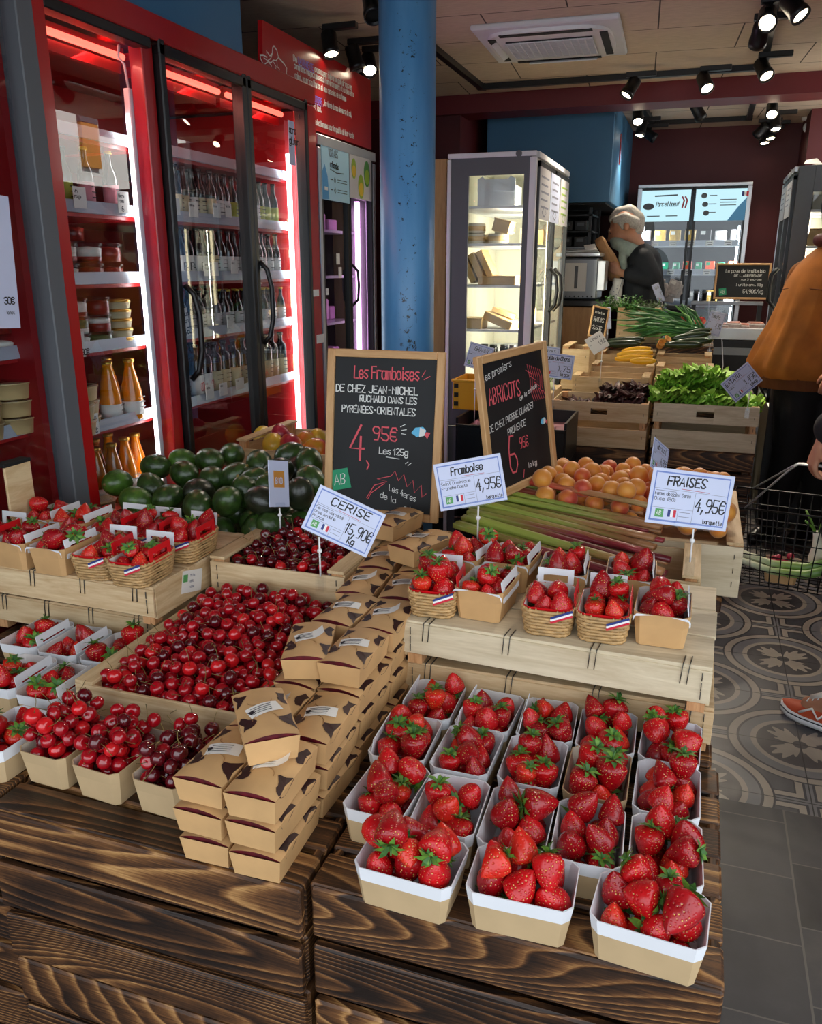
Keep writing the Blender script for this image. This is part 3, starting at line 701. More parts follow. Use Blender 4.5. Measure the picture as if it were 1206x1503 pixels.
B = dict(cream=bottle('beer', 'brown_glass', 'lab_cream', 'cap_black', .190, .0215), white=bottle('beer', 'brown_glass', 'lab_white', 'cap_black', .185, .0215),
 ipa=bottle('beer', 'brown_glass', 'lab_white', 'cap_black', .185, .0215, 'IPA'), lime=bottle('beer', 'green_glass', 'lab_lime', 'cap_black', .185, .0215), plain=bottle('beer', 'black_glass', None, 'cap_black', .18, .021),
 grey=bottle('beer', 'black_glass', 'lab_grey', 'cap_black', .165, .020), yell=bottle('beer', 'black_glass', 'lab_white', 'cap_yellow', .165, .0195), sq=bottle('square', 'black_glass', 'lab_cream', 'cap_black', .215, .028),
 red=bottle('square', 'black_glass', 'lab_white', 'cap_black', .215, .028, 'COLA', 'chalk_r'), pink=bottle('beer', 'brown_glass', 'lab_pink', 'cap_yellow', .19, .024), can=bottle('square', 'grey_metal', 'lab_yellow', 'cap_black', .16, .028))
J = dict(juice=bottle('juice', 'juice', 'lab_white', 'gold', .205, .036), dark=bottle('juice', 'juice_dark', 'lab_white', 'gold', .20, .034), brown=bottle('juice', 'brown_glass', 'lab_cream', 'gold', .165, .024))
def pick(seq, i): return seq[i % len(seq)]
KN = dict(cream='cream-labelled brown bottle', white='white-labelled brown bottle', ipa='IPA bottle', lime='lime-labelled green bottle', plain='unlabelled dark bottle', grey='small grey-labelled bottle',
          yell='small yellow-capped bottle', sq='square black bottle', red='red-lettered black bottle', pink='pink-labelled brown bottle', can='yellow-labelled grey bottle')
def bottle_row(ys, x, z, kinds, where, row):
    n = {}
    tot = {}
    for i in range(len(ys)): tot[pick(kinds, i)] = tot.get(pick(kinds, i), 0)+1
    for i, y in enumerate(ys):
        k = pick(kinds, i); n[k] = n.get(k, 0)+1
        which = (ORD[n[k]-1]+' ' if tot[k] > 1 else '')
        lab = f"{which}{KN[k]}{' from left' if tot[k] > 1 else ''}, {row}, {where}"
        B[k].put((x+rng.uniform(-.008, .008), y, z), rng.uniform(-.35, .35), lab, f'bottles, {row}, {where}')
def ys(a, b, n): return [a+(b-a)*i/(n-1)+rng.uniform(-.003, .003) for i in range(n)]
z1, z2, z3, z4, z5 = SH
bottle_row(ys(2.545, 2.615, 2), -1.86, z2, ['cream'], 'upper bottle shelf by left door handle', 'front pair')
bottle_row(ys(2.675, 2.95, 6), -1.81, z2, ['cream', 'cream', 'white'], 'upper bottle shelf left door', 'front row')
bottle_row(ys(2.62, 2.95, 7), -1.865, z2, ['cream', 'plain'], 'upper bottle shelf left door', 'back row')
bottle_row(ys(3.0, 3.40, 8), -1.81, z2, ['white', 'lime', 'lime', 'lime'], 'upper bottle shelf right door', 'front row')
bottle_row(ys(3.02, 3.40, 7), -1.865, z2, ['plain'], 'upper bottle shelf right door', 'back row')
J['brown'].put((-1.81, 2.535, z3), .2, 'little brown juice bottle with gold cap left of the IPA bottles', None)
bottle_row(ys(2.665, 2.95, 6), -1.81, z3, ['ipa', 'ipa', 'ipa', 'ipa', 'cream', 'white'], 'second bottle shelf left door', 'front row')
bottle_row(ys(2.60, 2.95, 7), -1.865, z3, ['plain', 'grey'], 'second bottle shelf left door', 'back row')
bottle_row(ys(3.0, 3.41, 8), -1.81, z3, ['white'], 'second bottle shelf right door', 'front row')
bottle_row(ys(3.02, 3.40, 7), -1.865, z3, ['plain'], 'second bottle shelf right door', 'back row')
bottle_row(ys(2.66, 2.95, 6), -1.81, z4, ['grey'], 'third bottle shelf left door', 'front row')
bottle_row(ys(2.62, 2.95, 7), -1.865, z4, ['plain'], 'third bottle shelf left door', 'back row')
bottle_row(ys(3.0, 3.42, 9), -1.81, z4, ['yell'], 'third bottle shelf right door', 'front row')
bottle_row(ys(3.02, 3.41, 8), -1.865, z4, ['yell'], 'third bottle shelf right door', 'back row')
bottle_row(ys(2.55, 2.62, 2), -1.815, z5, ['sq'], 'bottom bottle shelf left end', 'front pair')
bottle_row(ys(2.72, 2.94, 4), -1.815, z5, ['red', 'red', 'sq', 'sq'], 'bottom bottle shelf left door', 'front row')
bottle_row(ys(2.58, 2.94, 6), -1.88, z5, ['plain', 'sq'], 'bottom bottle shelf left door', 'back row')
bottle_row(ys(3.01, 3.41, 7), -1.815, z5, ['sq', 'sq', 'sq', 'red', 'sq', 'sq', 'sq'], 'bottom bottle shelf right door', 'front row')
bottle_row(ys(3.03, 3.41, 6), -1.88, z5, ['plain'], 'bottom bottle shelf right door', 'back row')
bottle_row(ys(2.215, 2.325, 2), -1.81, z2, ['pink'], 'left bay high shelf', 'front pair')
bottle_row(ys(2.0, 2.16, 4), -1.84, z2, ['plain', 'lime'], 'left bay high shelf', 'front row')
bottle_row(ys(1.985, 2.06, 2), -1.83, z1+.0, ['can'], 'left bay top shelf', 'front pair')
bottle_row(ys(1.70, 1.79, 2), -1.83, 1.90, ['can'], 'left edge cabinet top shelf', 'front pair')
def tub(layers, lid, r=.042, h=.05):
    t = thing('dessert_tub', '', 'tub')
    a = MB(); a.lathe([(r*.86, 0), (r*.92, .003), (r, h), (r*1.05, h+.001), (r*1.05, h+.006), (r*.9, h+.009), (0, h+.010)], 18); a.build('clear_tub', 'glass_thin', t)
    z = .003
    for m, fr in layers:
        a = MB(); z2_ = z+h*fr; a.lathe([(r*.86, z), (r*.93, z2_), (r*.6, z2_+.004), (0, z2_+.006)], 16); a.build('filling', m, t); z = z2_+.001
    if lid: a = MB(); a.lathe([(r*.98, h+.008), (r*1.07, h+.009), (r*1.07, h+.015), (0, h+.016)], 18); a.build('lid', lid, t)
    return Proto(t)
TB = dict(jam=tub([('jam', .5), ('cream', .22)], None), cream=tub([('jam', .25), ('cream', .5)], None), green=tub([('cream', .3), ('greens', .4)], None), dark=tub([('jam', .8)], None))
TN = dict(jam='clear tub of red filling topped with cream', cream='clear tub with a thick cream layer', green='clear tub of cream and green herbs', dark='clear tub of dark red filling')
def tubs(spots, z, where, h=.0615):
    n = {}
    for (y, x, ks) in spots:
        for i, k in enumerate(ks):
            n[k] = n.get(k, 0)+1
            TB[k].put((x, y, z+i*h), rng.uniform(0, 6), f"{TN[k]}, {ORD[n[k]-1]} of its sort, {where}".replace('clear tub', 'tub').replace('left bay shelf below the middle', 'left bay fourth shelf'), f'clear tubs, {where}')
tubs([(1.99, -1.83, ['jam']), (2.10, -1.83, ['jam', 'cream']), (2.20, -1.82, ['dark', 'cream']), (2.295, -1.82, ['dark', 'dark']), (2.25, -1.92, ['dark', 'dark', 'dark'])], z3, 'left bay middle shelf')
tubs([(2.0, -1.83, ['green', 'cream']), (2.10, -1.815, ['jam', 'green', 'cream']), (2.205, -1.815, ['green', 'jam', 'dark'])], z4, 'left bay shelf below the middle', .0515)
tubs([(1.72, -1.83, ['dark', 'dark']), (1.80, -1.82, ['jam', 'dark'])], 1.31, 'left edge cabinet third shelf')
def cardtub(name, body, r, h, lid, cat='tub'):
    t = thing(name, '', cat)
    a = MB(); a.lathe([(r*.88, 0), (r*.90, .002), (r, h-.004), (r*1.04, h-.004), (r*1.05, h-.001), (r*1.03, h), (r*.97, h-.001), (0, h-.002)], 22); a.build('tub_body', body, t)
    if lid: a = MB(); a.lathe([(r*1.05, h-.003), (r*1.06, h+.001), (r*1.0, h+.006), (r*.9, h+.004), (0, h+.004)], 22); a.build('tub_lid', lid, t)
    return Proto(t)
KT = cardtub('cardboard_tub', 'tub_card', .062, .045, 'glass_thin'); CT = cardtub('cream_tub', 'tub_cream', .034, .085, 'tub_cream'); GJ = cardtub('gold_tin', 'lab_cream', .04, .024, 'gold')
for (y, x, z, nn, w) in ((2.09, -1.83, z5, 3, 'back kraft stack on the shelf beside orange juice'), (2.02, -1.79, z5, 2, 'short kraft stack at left bay shelf edge'), (1.80, -1.81, 1.10, 3, 'tall kraft stack beside the grey upright'), (1.68, -1.81, 1.10, 2, 'kraft stack at the left picture edge'), (2.07, -1.79, .785, 1, 'single kraft tub on the bottom deck')):
    for i in range(nn): KT.put((x, y, z+i*.049), rng.random(), f"round kraft tub, {ORD[i]} from the bottom, {w}", w)
for (y, x) in ((1.735, -1.80), (1.81, -1.80)):
    for i in range(2): CT.put((x, y, 1.50+i*.09), 0, f"tall cream tub, {'top' if i else 'bottom'} of the {'left' if y < 1.78 else 'right'} stack at the left picture edge", 'cream tubs by the grey upright')
for i in range(5): GJ.put((-1.81, 2.30, z4+i*.030), 0, f"flat gold-lidded tin, {ORD[i]} from the bottom of the stack by the white strip", 'stack of gold-lidded tins')
J['juice'].put((-1.80, 2.315, z5), .1, 'orange juice bottle with white label on the shelf by the white strip', 'orange juice bottles'); J['juice'].put((-1.82, 2.23, z5), .4, 'orange juice bottle standing behind the kraft stack', 'orange juice bottles'); J['juice'].put((-1.90, 2.33, z5), .4, 'orange juice bottle at the back by the white strip', 'orange juice bottles')
for i, (y, x, k) in enumerate(((2.08, -1.90, 'dark'), (2.14, -1.83, 'dark'), (2.21, -1.82, 'dark'), (2.17, -1.93, 'dark'), (2.25, -1.92, 'dark'), (2.29, -1.83, 'juice'), (2.33, -1.93, 'juice'), (2.36, -1.84, 'juice'))):
    J[k].put((x, y, .785), rng.random(), f"amber juice bottle with gold cap on the bottom deck, {ORD[i]} from left", 'juice bottles on the bottom deck')
# price tickets on the shelf rails
def ticket(p, w, h, label, lines, rot=0, tilt=0, col='lab_white', big=None, bigc='ink'):
    t = thing('price_ticket', label, 'price ticket', p, (PI/2-tilt, rot, PI/2))
    a = MB(); a.box((0, 0, 0), (w, h, .0012)); a.build('card', col, t)
    a = MB()
    for i, s in enumerate(lines): write(a, s, -w*.42, h*.22-i*h*.24, h*.15, h*.03, 0, None, .7, jit=.1, off=.0009)
    if big: write(a, big, -w*.2, -h*.42, h*.22, h*.045, 0, None, .75, off=.0009)
    a.build('handwriting', 'ink', t)
def tk(px, py, w, h, label, lines, x=-1.762, **k): ticket(at(px, py, x=x), w, h, label, lines, **k)
tk(117, 290, .055, .06, 'ticket on the left bay high shelf at left', ['vin', 'rouge']); tk(181, 297, .055, .065, 'ticket under the pink-labelled bottles', ['biere', 'rose'], big='6')
tk(215, 395, .03, .085, 'narrow white ticket by the lamp channel', ['mousse']); tk(116, 506, .05, .075, 'ticket priced 3,90€ left bay lower shelf', ['cake'], x=-1.755, big='3,90€')
tk(133, 624, .075, .065, 'ticket priced 4,30€ beside the kraft tubs', ['SOUPE VELO', 'MAISON'], x=-1.752, big='4,30€')
tk(257, 303, .055, .055, 'leftmost ticket of the upper bottle shelf', ['blonde', 'bio']); tk(284, 308, .055, .05, 'second ticket of the upper bottle shelf', ['ambree']); tk(318, 309, .05, .05, 'third ticket of the upper bottle shelf', ['brune']); tk(335, 309, .045, .05, 'fourth ticket of the upper bottle shelf', ['blanche'])
tk(310, 395, .10, .05, 'wide ticket under the IPA bottles', ['ipa du coin', 'triple']); tk(344, 392, .05, .05, 'small ticket right of the wide IPA ticket', ['stout'])
tk(270, 474, .06, .10, 'tall tilted ticket with red price at the left door', ['limonade', 'maison'], big='3,80€', rot=R(-8)); tk(338, 472, .05, .05, 'ticket on the third bottle shelf', ['bio'])
tk(308, 575, .055, .055, 'left ticket of the bottom bottle shelf', ['cidre']); tk(328, 571, .055, .05, 'middle ticket of the bottom bottle shelf', ['doux']); tk(352, 563, .065, .045, 'right ticket of the bottom bottle shelf', ['brut'])
tk(372, 350, .05, .12, 'pale blue notice on the right door glass by handle', ['merci', 'de bien', 'fermer', 'la porte'], x=-1.683, col='card_blue')
tk(428, 210, .055, .17, 'tall pale notice at the top of the right door', ['sans', 'gluten'], x=-1.68, col='card_blue')
# big price card hanging at the left edge
p = at(-2, 385, x=-1.66); t = thing('price_poster', 'large pale price card cut by the left picture edge', 'price card', p, (PI/2, R(3), PI/2))
a = MB(); a.box((0, 0, 0), (.10, .32, .003)); a.build('card', 'card_blue', t)
a = MB(); write(a, '30€', .004, -.10, .016, .003, 0, None, .8, off=.002); write(a, 'le lot', .008, -.125, .008, .0015, 0, None, .8, off=.002); a.build('handwriting', 'ink', t)

# ------------------------------------------------------------------ ice cream fridge
ice = thing('ice_cream_fridge', 'tall aluminium framed ice cream fridge with pale blue poster, lit pink inside', 'fridge', (FX, 3.60, 0))
def ip(mb, nm, mat, par=ice): return mb.build(nm, mat, par)
a = MB(); a.box((-.62, .335, 1.05), (.03, .67, 2.0)); a.box((-.32, .335, .2), (.6, .67, .4)); a.box((-.32, .335, 2.09), (.6, .67, .03)); a.box((-.32, .012, 1.05), (.6, .02, 2.0)); a.box((-.32, .66, 1.05), (.6, .02, 2.0)); ip(a, 'cabinet_shell', 'dark_inner')
a = MB(); a.box((.0, .335, 2.092), (.06, .70, .045), bev=.003); a.box((.0, .668, 1.03), (.06, .03, 2.06), bev=.003); a.box((0, .0, 1.03), (.06, .03, 2.06), bev=.003); a.box((0, .335, .2), (.058, .63, .4), bev=.003); ip(a, 'metal_frame', 'alu')
for ya, yb in ((.018, .335), (.339, .652)):
    a = MB(); m = (ya+yb)/2
    for yy in (ya+.01, yb-.01): a.box((.01, yy, 1.22), (.03, .02, 1.66))
    for zz in (2.055, .40): a.box((.01, m, zz), (.03, yb-ya, .025))
    d = ip(a, 'door', 'black'); g = MB(); g.box((.01, m, 1.22), (.005, yb-ya-.04, 1.62)); g.build('door_glass', 'glass', d)
    if ya > .2: h_ = MB(); h_.tube([(.02, ya+.03, 1.36), (.05, ya+.03, 1.39), (.055, ya+.03, 1.46), (.05, ya+.03, 1.53), (.02, ya+.03, 1.56)], .007, 8); h_.build('handle', 'black', d)
a = MB(); a.box((-.05, .615, 1.25), (.02, .02, 1.25)); ip(a, 'upright_lamp', 'led_pink')
l = bpy.data.lights.new('pink_light', 'AREA'); l.shape = 'RECTANGLE'; l.size = .04; l.size_y = 1.2; l.energy = 7; l.color = (1, .5, .9); lo = bpy.data.objects.new('pink_light', l); COL.objects.link(lo); lo.parent = ice; lo.location = (-.09, .60, 1.25); lo.rotation_euler = (PI/2, 0, R(-60))
for z in (1.72, 1.5, 1.27, 1.02, .8):
    a = MB(); a.box((-.33, .335, z), (.5, .62, .012)); ip(a, 'shelf', 'alu')
M['poster_blue'] = plain('poster_blue', '#a9d5ea', .4); M['poster_cup'] = plain('poster_cup_blue', '#4f9bd0', .4); M['poster_grey'] = plain('poster_grey', '#c9c6c8', .4); M['poster_green'] = plain('poster_green', '#8fae3a', .4); M['poster_leaf'] = plain('poster_leaf', '#4d8a4a', .4)
def wallposter(t, y0, z0, w, h, col, x=.028):
    a = MB(); a.box((x, y0+w/2, z0+h/2), (.003, w, h)); o = a.build('poster', col, t); return o, Matrix.Translation((x+.0018, y0, z0)) @ Euler((PI/2, 0, PI/2)).to_matrix().to_4x4()
o, T = wallposter(ice, .02, 1.845, .31, .245, 'poster_blue'); o['label'] = 'pale blue ice cream poster'
a = MB(); write(a, 'VOS GLACES', .075, .19, .03, .004, 0, T, .62, jit=.1, wd=.65); a.build('lettering', 'grey_panel', ice)
a = MB(); write(a, 'artisanales', .09, .145, .024, .005, 0, T, .62, jit=.1, wd=.7, rise=-.05); a.stroke([(.09, .135), (.16, .124), (.24, .128)], .004, 0, T)
for yy in (.09, .045):
    a.stroke([(.13, yy), (.14, yy+.015), (.15, yy), (.14, yy-.012), (.13, yy)], .005, 0, T); a.stroke([(.09, yy+.002), (.115, yy+.002)], .004, 0, T)
    for k in range(2): a.stroke([(.17, yy-.005+k*.011), (.28, yy-.005+k*.011)], .003, 0, T)
a.build('poster_print', 'ink', ice)
a = MB(); a.prism([(.004, .0), (.07, .004), (.058, .10), (.03, .15), (.004, .12)], .0008, 0, T, .0002); a.build('poster_cup', 'poster_cup', ice)
a = MB(); a.prism([(.02, .04), (.055, .04), (.055, .055), (.02, .055)], .0008, 0, T, .0012); a.build('poster_tag', 'lab_white', ice)
o, T = wallposter(ice, .34, 1.875, .285, .205, 'poster_grey'); o['label'] = 'pale grey poster of green ice cream cups'
def ell(cx, cy, rx, ry, n=16): return [(cx+rx*math.cos(2*PI*i/n), cy+ry*math.sin(2*PI*i/n)) for i in range(n)]
for (cx, cy, s) in ((.05, .135, .9), (.14, .06, 1.1), (.22, .125, 1.2)):
    a = MB(); a.prism(ell(cx, cy, .034*s, .052*s), .0006, 0, T, .0002); a.build('poster_cup', 'poster_leaf' if s > 1.15 else 'poster_green', ice)
    a = MB(); a.prism(ell(cx, cy-.012*s, .026*s, .03*s), .0006, 0, T, .001); a.build('poster_scoop', 'poster_green' if s > 1.15 else 'cap_yellow', ice)
M['ice_box'] = plain('ice_cream_box', '#d9a9cf', .5, var=.2); M['pale_pack'] = plain('pale_pack', '#cfcdd0', .5, var=.15)
a = MB(); a.box((0, 0, .05), (.1, .085, .1), bev=.006); pk = a.build('ice_cream_pack', 'ice_box'); tag(pk, '', 'ice cream pack'); IP = Proto(pk)
n = 0
for z in (1.726, 1.506, 1.276, 1.026, .806):
    for k in range(3):
        if rng.random() < .12: continue
        n += 1; IP.put((FX-.22-.03*rng.random(), 3.60+.40+k*.09, z), rng.uniform(-.2, .2), f"pale pack in the pink-lit door, {ORD[k]} from left, shelf {['at the top','second from top','in the middle','second from bottom','at the bottom'][(1.726,1.506,1.276,1.026,.806).index(z)]}", 'packs in the pink-lit ice cream fridge', (1, 1, rng.uniform(.6, 1.35)))
for i, (px, py, w, h) in enumerate(((496, 380, .04, .05), (499, 400, .035, .05), (463, 430, .07, .03), (480, 428, .03, .03), (470, 497, .08, .04))):
    tk(px, py, w, h, ['upper small ticket on the black ice cream door', 'lower small ticket on the black ice cream door', 'wide ticket low on the ice cream door at left', 'tiny ticket right of the wide low one', 'lowest wide ticket on the ice cream door'][i], ['x', 'x'], x=FX+.035)
# ================================================================== stall: scorched pallet crates
DZ = .65
def pallet_crate(name, label, x0, x1, y0, y1, z0, z1, nb=3, deck=True, group=None):
    t = thing(name, label, 'crate', ((x0+x1)/2, (y0+y1)/2, z0), 0, group); w, d, h = x1-x0, y1-y0, z1-z0
    bh = (h-.014*(nb-1))/nb
    for nm, yy in (('front_slats', -d/2+.009), ('back_slats', d/2-.009)):
        a = MB()
        for i in range(nb): a.box((rng.uniform(-.003, .003), yy+rng.uniform(-.002, .002), bh/2+i*(bh+.014)), (w-.004, .018, bh-.002), rot=(0, R(rng.uniform(-.25, .25)), 0), bev=.004)
        a.build(nm, 'burnt', t)
    for nm, xx in (('left_slats', -w/2+.012), ('right_slats', w/2-.012)):
        a = MB()
        for i in range(nb): a.box((xx, 0, bh/2+i*(bh+.014)), (.016, d-.05, bh-.004), bev=.004)
        a.build(nm, 'burnt_y', t)
    for sx in (-1, 1):
        for sy in (-1, 1):
            a = MB(); a.box((sx*(w/2-.035), sy*(d/2-.036), h/2-.01), (.04, .034, h-.03), bev=.003); a.build('corner_post', 'burnt', t)
    if deck:
        n = max(2, round(d/.088)); bw = d/n; a = MB()
        for i in range(n): a.box((0, -d/2+bw*(i+.5), h-.008), (w, bw-.012, .018), rot=(0, 0, R(rng.uniform(-.3, .3))), bev=.004)
        a.build('top_slats', 'burnt', t)
    return t
CR = []
pallet_crate('pallet_crate', 'upper scorched wooden crate under the cherries and kraft cartons', -1.092, -.489, .905, 1.43, .335, DZ)
pallet_crate('pallet_crate', 'lower scorched wooden crate at the bottom left of the picture', -1.090, -.489, .91, 1.43, .0, .325)
pallet_crate('pallet_crate', 'upper scorched wooden crate under the front strawberry punnets', -.482, .112, .918, 1.44, .335, DZ)
pallet_crate('pallet_crate', 'lower scorched wooden crate at the bottom right of the stall', -.482, .110, .922, 1.44, .0, .325)
pallet_crate('pallet_crate', 'scorched wooden crate at the left picture edge beneath the strawberries', -1.655, -1.098, .93, 1.43, .0, DZ, 6)
pallet_crate('pallet_crate', 'scorched wooden crate behind, carrying the left trays', -1.62, -.96, 1.445, 2.6, .0, DZ, 6)
pallet_crate('pallet_crate', 'scorched wooden crate behind, carrying the upper cherry crate', -.955, -.44, 1.445, 2.6, .0, DZ, 6)
pallet_crate('pallet_crate', 'scorched wooden crate behind, carrying the riser trays', -.43, .10, 1.45, 3.0, .0, DZ, 6)

# ------------------------------------------------------------------ pale poplar fruit trays
def staples(a, pts):
    for (p, q) in pts: a.tube([p, q], .0011, 4)
def riser(label, cx, cy, z0, w, d, h, group=None, mat='poplar', nb=3, rot=0):
    """a fruit tray stood upside down: plank top, board front, corner blocks"""
    t = thing('upturned_tray', label, 'tray', (cx, cy, z0), rot, group)
    a = MB(); bw = d/nb
    for i in range(nb): a.box((rng.uniform(-.003, .003), -d/2+bw*(i+.5), h-.004), (w, bw-.008, .008), rot=(0, 0, R(rng.uniform(-.4, .4))), bev=.001)
    a.build('top_planks', mat, t)
    a = MB()
    for sx in (-1, 0, 1): a.box((sx*(w/2-.03), 0, h-.011), (.05, d-.02, .006))
    a.build('cross_batten', mat, t)
    for nm, sy in (('front_board', -1), ('back_board', 1)):
        a = MB(); a.box((0, sy*(d/2-.004), h*.60), (w-.002, .007, h*.68), rot=(0, R(.4), 0), bev=.001); a.build(nm, mat, t)
    for sx in (-1, 1):
        a = MB(); a.box((sx*(w/2-.004), 0, h*.56), (.007, d-.02, h*.80), bev=.001); a.build('end_board', 'poplar_y', t)
        for sy in (-1, 1):
            a = MB(); a.box((sx*(w/2-.024), sy*(d/2-.024), h/2-.005), (.032, .032, h-.012), bev=.001); a.build('corner_post', 'post', t)
    a = MB()
    for i in range(4):
        x = -w/2+.05+(w-.1)*i/3
        for dx in (-.006, .006): staples(a, [((x+dx, -d/2-.0015, h*.60), (x+dx+.003, -d/2-.0015, h+.001)), ((x+dx+.003, -d/2-.0015, h+.001), (x+dx+.006, -d/2+.035, h+.0015))])
    for z in (.42, .6, .8):
        for sx in (-1, 1): staples(a, [((sx*(w/2-.018), -d/2-.002, h*z-.008), (sx*(w/2-.018), -d/2-.002, h*z+.008))])
    o = a.build('staples', 'staple', t); o['kind'] = 'stuff'
    return t
def tray(label, cx, cy, z0, w, d, h, mat='poplar', rot=0, handle=False, slots=False, name='fruit_crate', open_top=.0, group=None, ph=None):
    """an open fruit crate: boards, corner posts, slatted bottom"""
    t = thing(name, label, 'crate', (cx, cy, z0), rot, group); ph = ph or h
    a = MB()
    for i in range(4): a.box((0, -d/2+d/4*(i+.5), .004), (w, d/4-.006, .006))
    a.build('bottom_slats', mat, t)
    for nm, sy in (('front_board', -1), ('back_board', 1)):
        if slots:
            for i, (lo, hi) in enumerate(((.03, .42), (.58, .99))):
                zc, bh = h*(lo+hi)/2, h*(hi-lo)
                a = MB()
                if handle and i == 1 and sy < 0:
                    # hand hole cut in the upper board
                    hw = .042; hh = bh*.16
                    for (xa, xb, za, zb) in ((-w/2, -hw, -bh/2, bh/2), (hw, w/2, -bh/2, bh/2), (-hw, hw, -bh/2, -hh), (-hw, hw, hh, bh/2)):
                        a.box(((xa+xb)/2, sy*(d/2-.004), zc+(za+zb)/2), (xb-xa, .007, zb-za))
                else: a.box((0, sy*(d/2-.004), zc), (w, .007, bh), bev=.001)
                a.build(nm, mat, t)
        else:
            a = MB(); a.box((0, sy*(d/2-.004), h*.47), (w, .007, h*.90), bev=.001); a.build(nm, mat, t)
    for sx in (-1, 1):
        a = MB()
        if slots:
            for lo, hi in ((.03, .42), (.58, .99)): a.box((sx*(w/2-.004), 0, h*(lo+hi)/2), (.007, d-.016, h*(hi-lo)), bev=.001)
        else:
            a.box((sx*(w/2-.004), 0, h*.5), (.007, d-.016, h*.92), bev=.001)
        a.build('end_board', 'poplar_y', t)
        for sy in (-1, 1):
            a = MB(); a.box((sx*(w/2-.022), sy*(d/2-.022), ph/2), (.028, .028, ph-.004), bev=.001); a.build('corner_post', 'post', t)
    if not slots:
        for sx in (-1, 1):
            a = MB(); a.box((sx*(w/2-.022), 0, ph-.004), (.042, d, .008), bev=.001); a.build('top_rail', 'poplar_y', t)
    a = MB()
    for sx in (-1, 1):
        for z in (.25, .5, .75): staples(a, [((sx*(w/2-.02), -d/2-.001, h*z-.007), (sx*(w/2-.02), -d/2-.001, h*z+.007))])
    o = a.build('staples', 'staple', t); o['kind'] = 'stuff'
    return t
riser('upper upturned pale tray under the back rows of strawberry baskets on the right', -.214, 1.665, .752, .606, .42, .098, mat='poplar_grey', rot=R(-1.5))
riser('lower upturned pale tray right behind the strawberry punnets, under another tray', -.214, 1.69, DZ+.002, .62, .42, .098)
riser('upper upturned pale tray under the strawberry baskets on the left', -1.39, 1.655, .752, .54, .42, .098)
riser('lower upturned pale tray behind the left strawberry punnets, under another tray', -1.41, 1.70, DZ+.002, .50, .42, .098)
# paper label on the side of the left tray
p = Vector((-1.1205, 1.60, .81)); lb = thing('tray_label', 'small printed paper label on the end of the upper left tray', 'label', p, (PI/2, R(14), PI/2))
a = MB(); a.box((0, 0, 0), (.085, .055, .0008)); a.build('paper', 'lab_white', lb)
a = MB()
for i in range(3): write(a, ['fruits', 'de la', 'vallee'][i], -.01, .012-i*.014, .006, .001, 0, None, .7, off=.0008)
a.build('print', 'ink_grey', lb); a = MB(); a.prism([(-.038, .0), (-.02, .0), (-.02, .018), (-.038, .018)], .0006, 0, None, .0005); a.build('logo', 'green_logo', lb)
tray('front open poplar crate heaped with red cherries', -.905, 1.415, DZ+.002, .42, .49, .108)
riser('upturned tray propping the upper cherry crate', -.925, 1.86, DZ+.002, .40, .40, .106)
tray('upper open poplar crate of dark cherries under the CERISE card', -.92, 1.845, .762, .365, .38, .09, ph=.098)

# ------------------------------------------------------------------ punnets
def box_shell(a, w, d, h, tw, td, th=.0016, mo=0, mi=1, mr=2, corner=.012, dip=.0):
    """open tapered carton: outside, inside and rim; w,d bottom size, tw,td top size"""
    def ring(W, D, z, c):
        c = min(c, W*.3)
        return [(-W/2+c, -D/2, z), (W/2-c, -D/2, z), (W/2, -D/2+c, z), (W/2, D/2-c, z), (W/2-c, D/2, z), (-W/2+c, D/2, z), (-W/2, D/2-c, z), (-W/2, -D/2+c, z)]
    o0, o1 = ring(w, d, 0, corner*.6), ring(tw, td, h, corner)
    ob = [tuple(p+(q-p)*.66 for p, q in zip(A, B_)) for A, B_ in zip(o0, o1)]
    i1, i0 = ring(tw-2*th, td-2*th, h, corner), ring(w-2*th, d-2*th, th, corner*.6)
    a.loft([o0, ob], mo, cap0=True); a.loft([ob, o1], mr); a.loft([o1, i1], mr); a.loft([i1, i0], mi); a.add(i0, [tuple(range(8))], mi)
def handle_tab(a, T, w, h, mi):
    """upright carton tab with a slot cut in it (drawn on local XY, slot open)"""
    b, s = .16*w, .0018
    for (x0, y0_, x1, y1) in ((-w/2, 0, -w/2+b, h), (w/2-b, 0, w/2, h), (-w/2+b, h*.62, w/2-b, h), (-w/2+b, 0, w/2-b, h*.2)):
        a.box(((x0+x1)/2, (y0_+y1)/2, 0), (x1-x0, y1-y0_, s), mi, T=T)
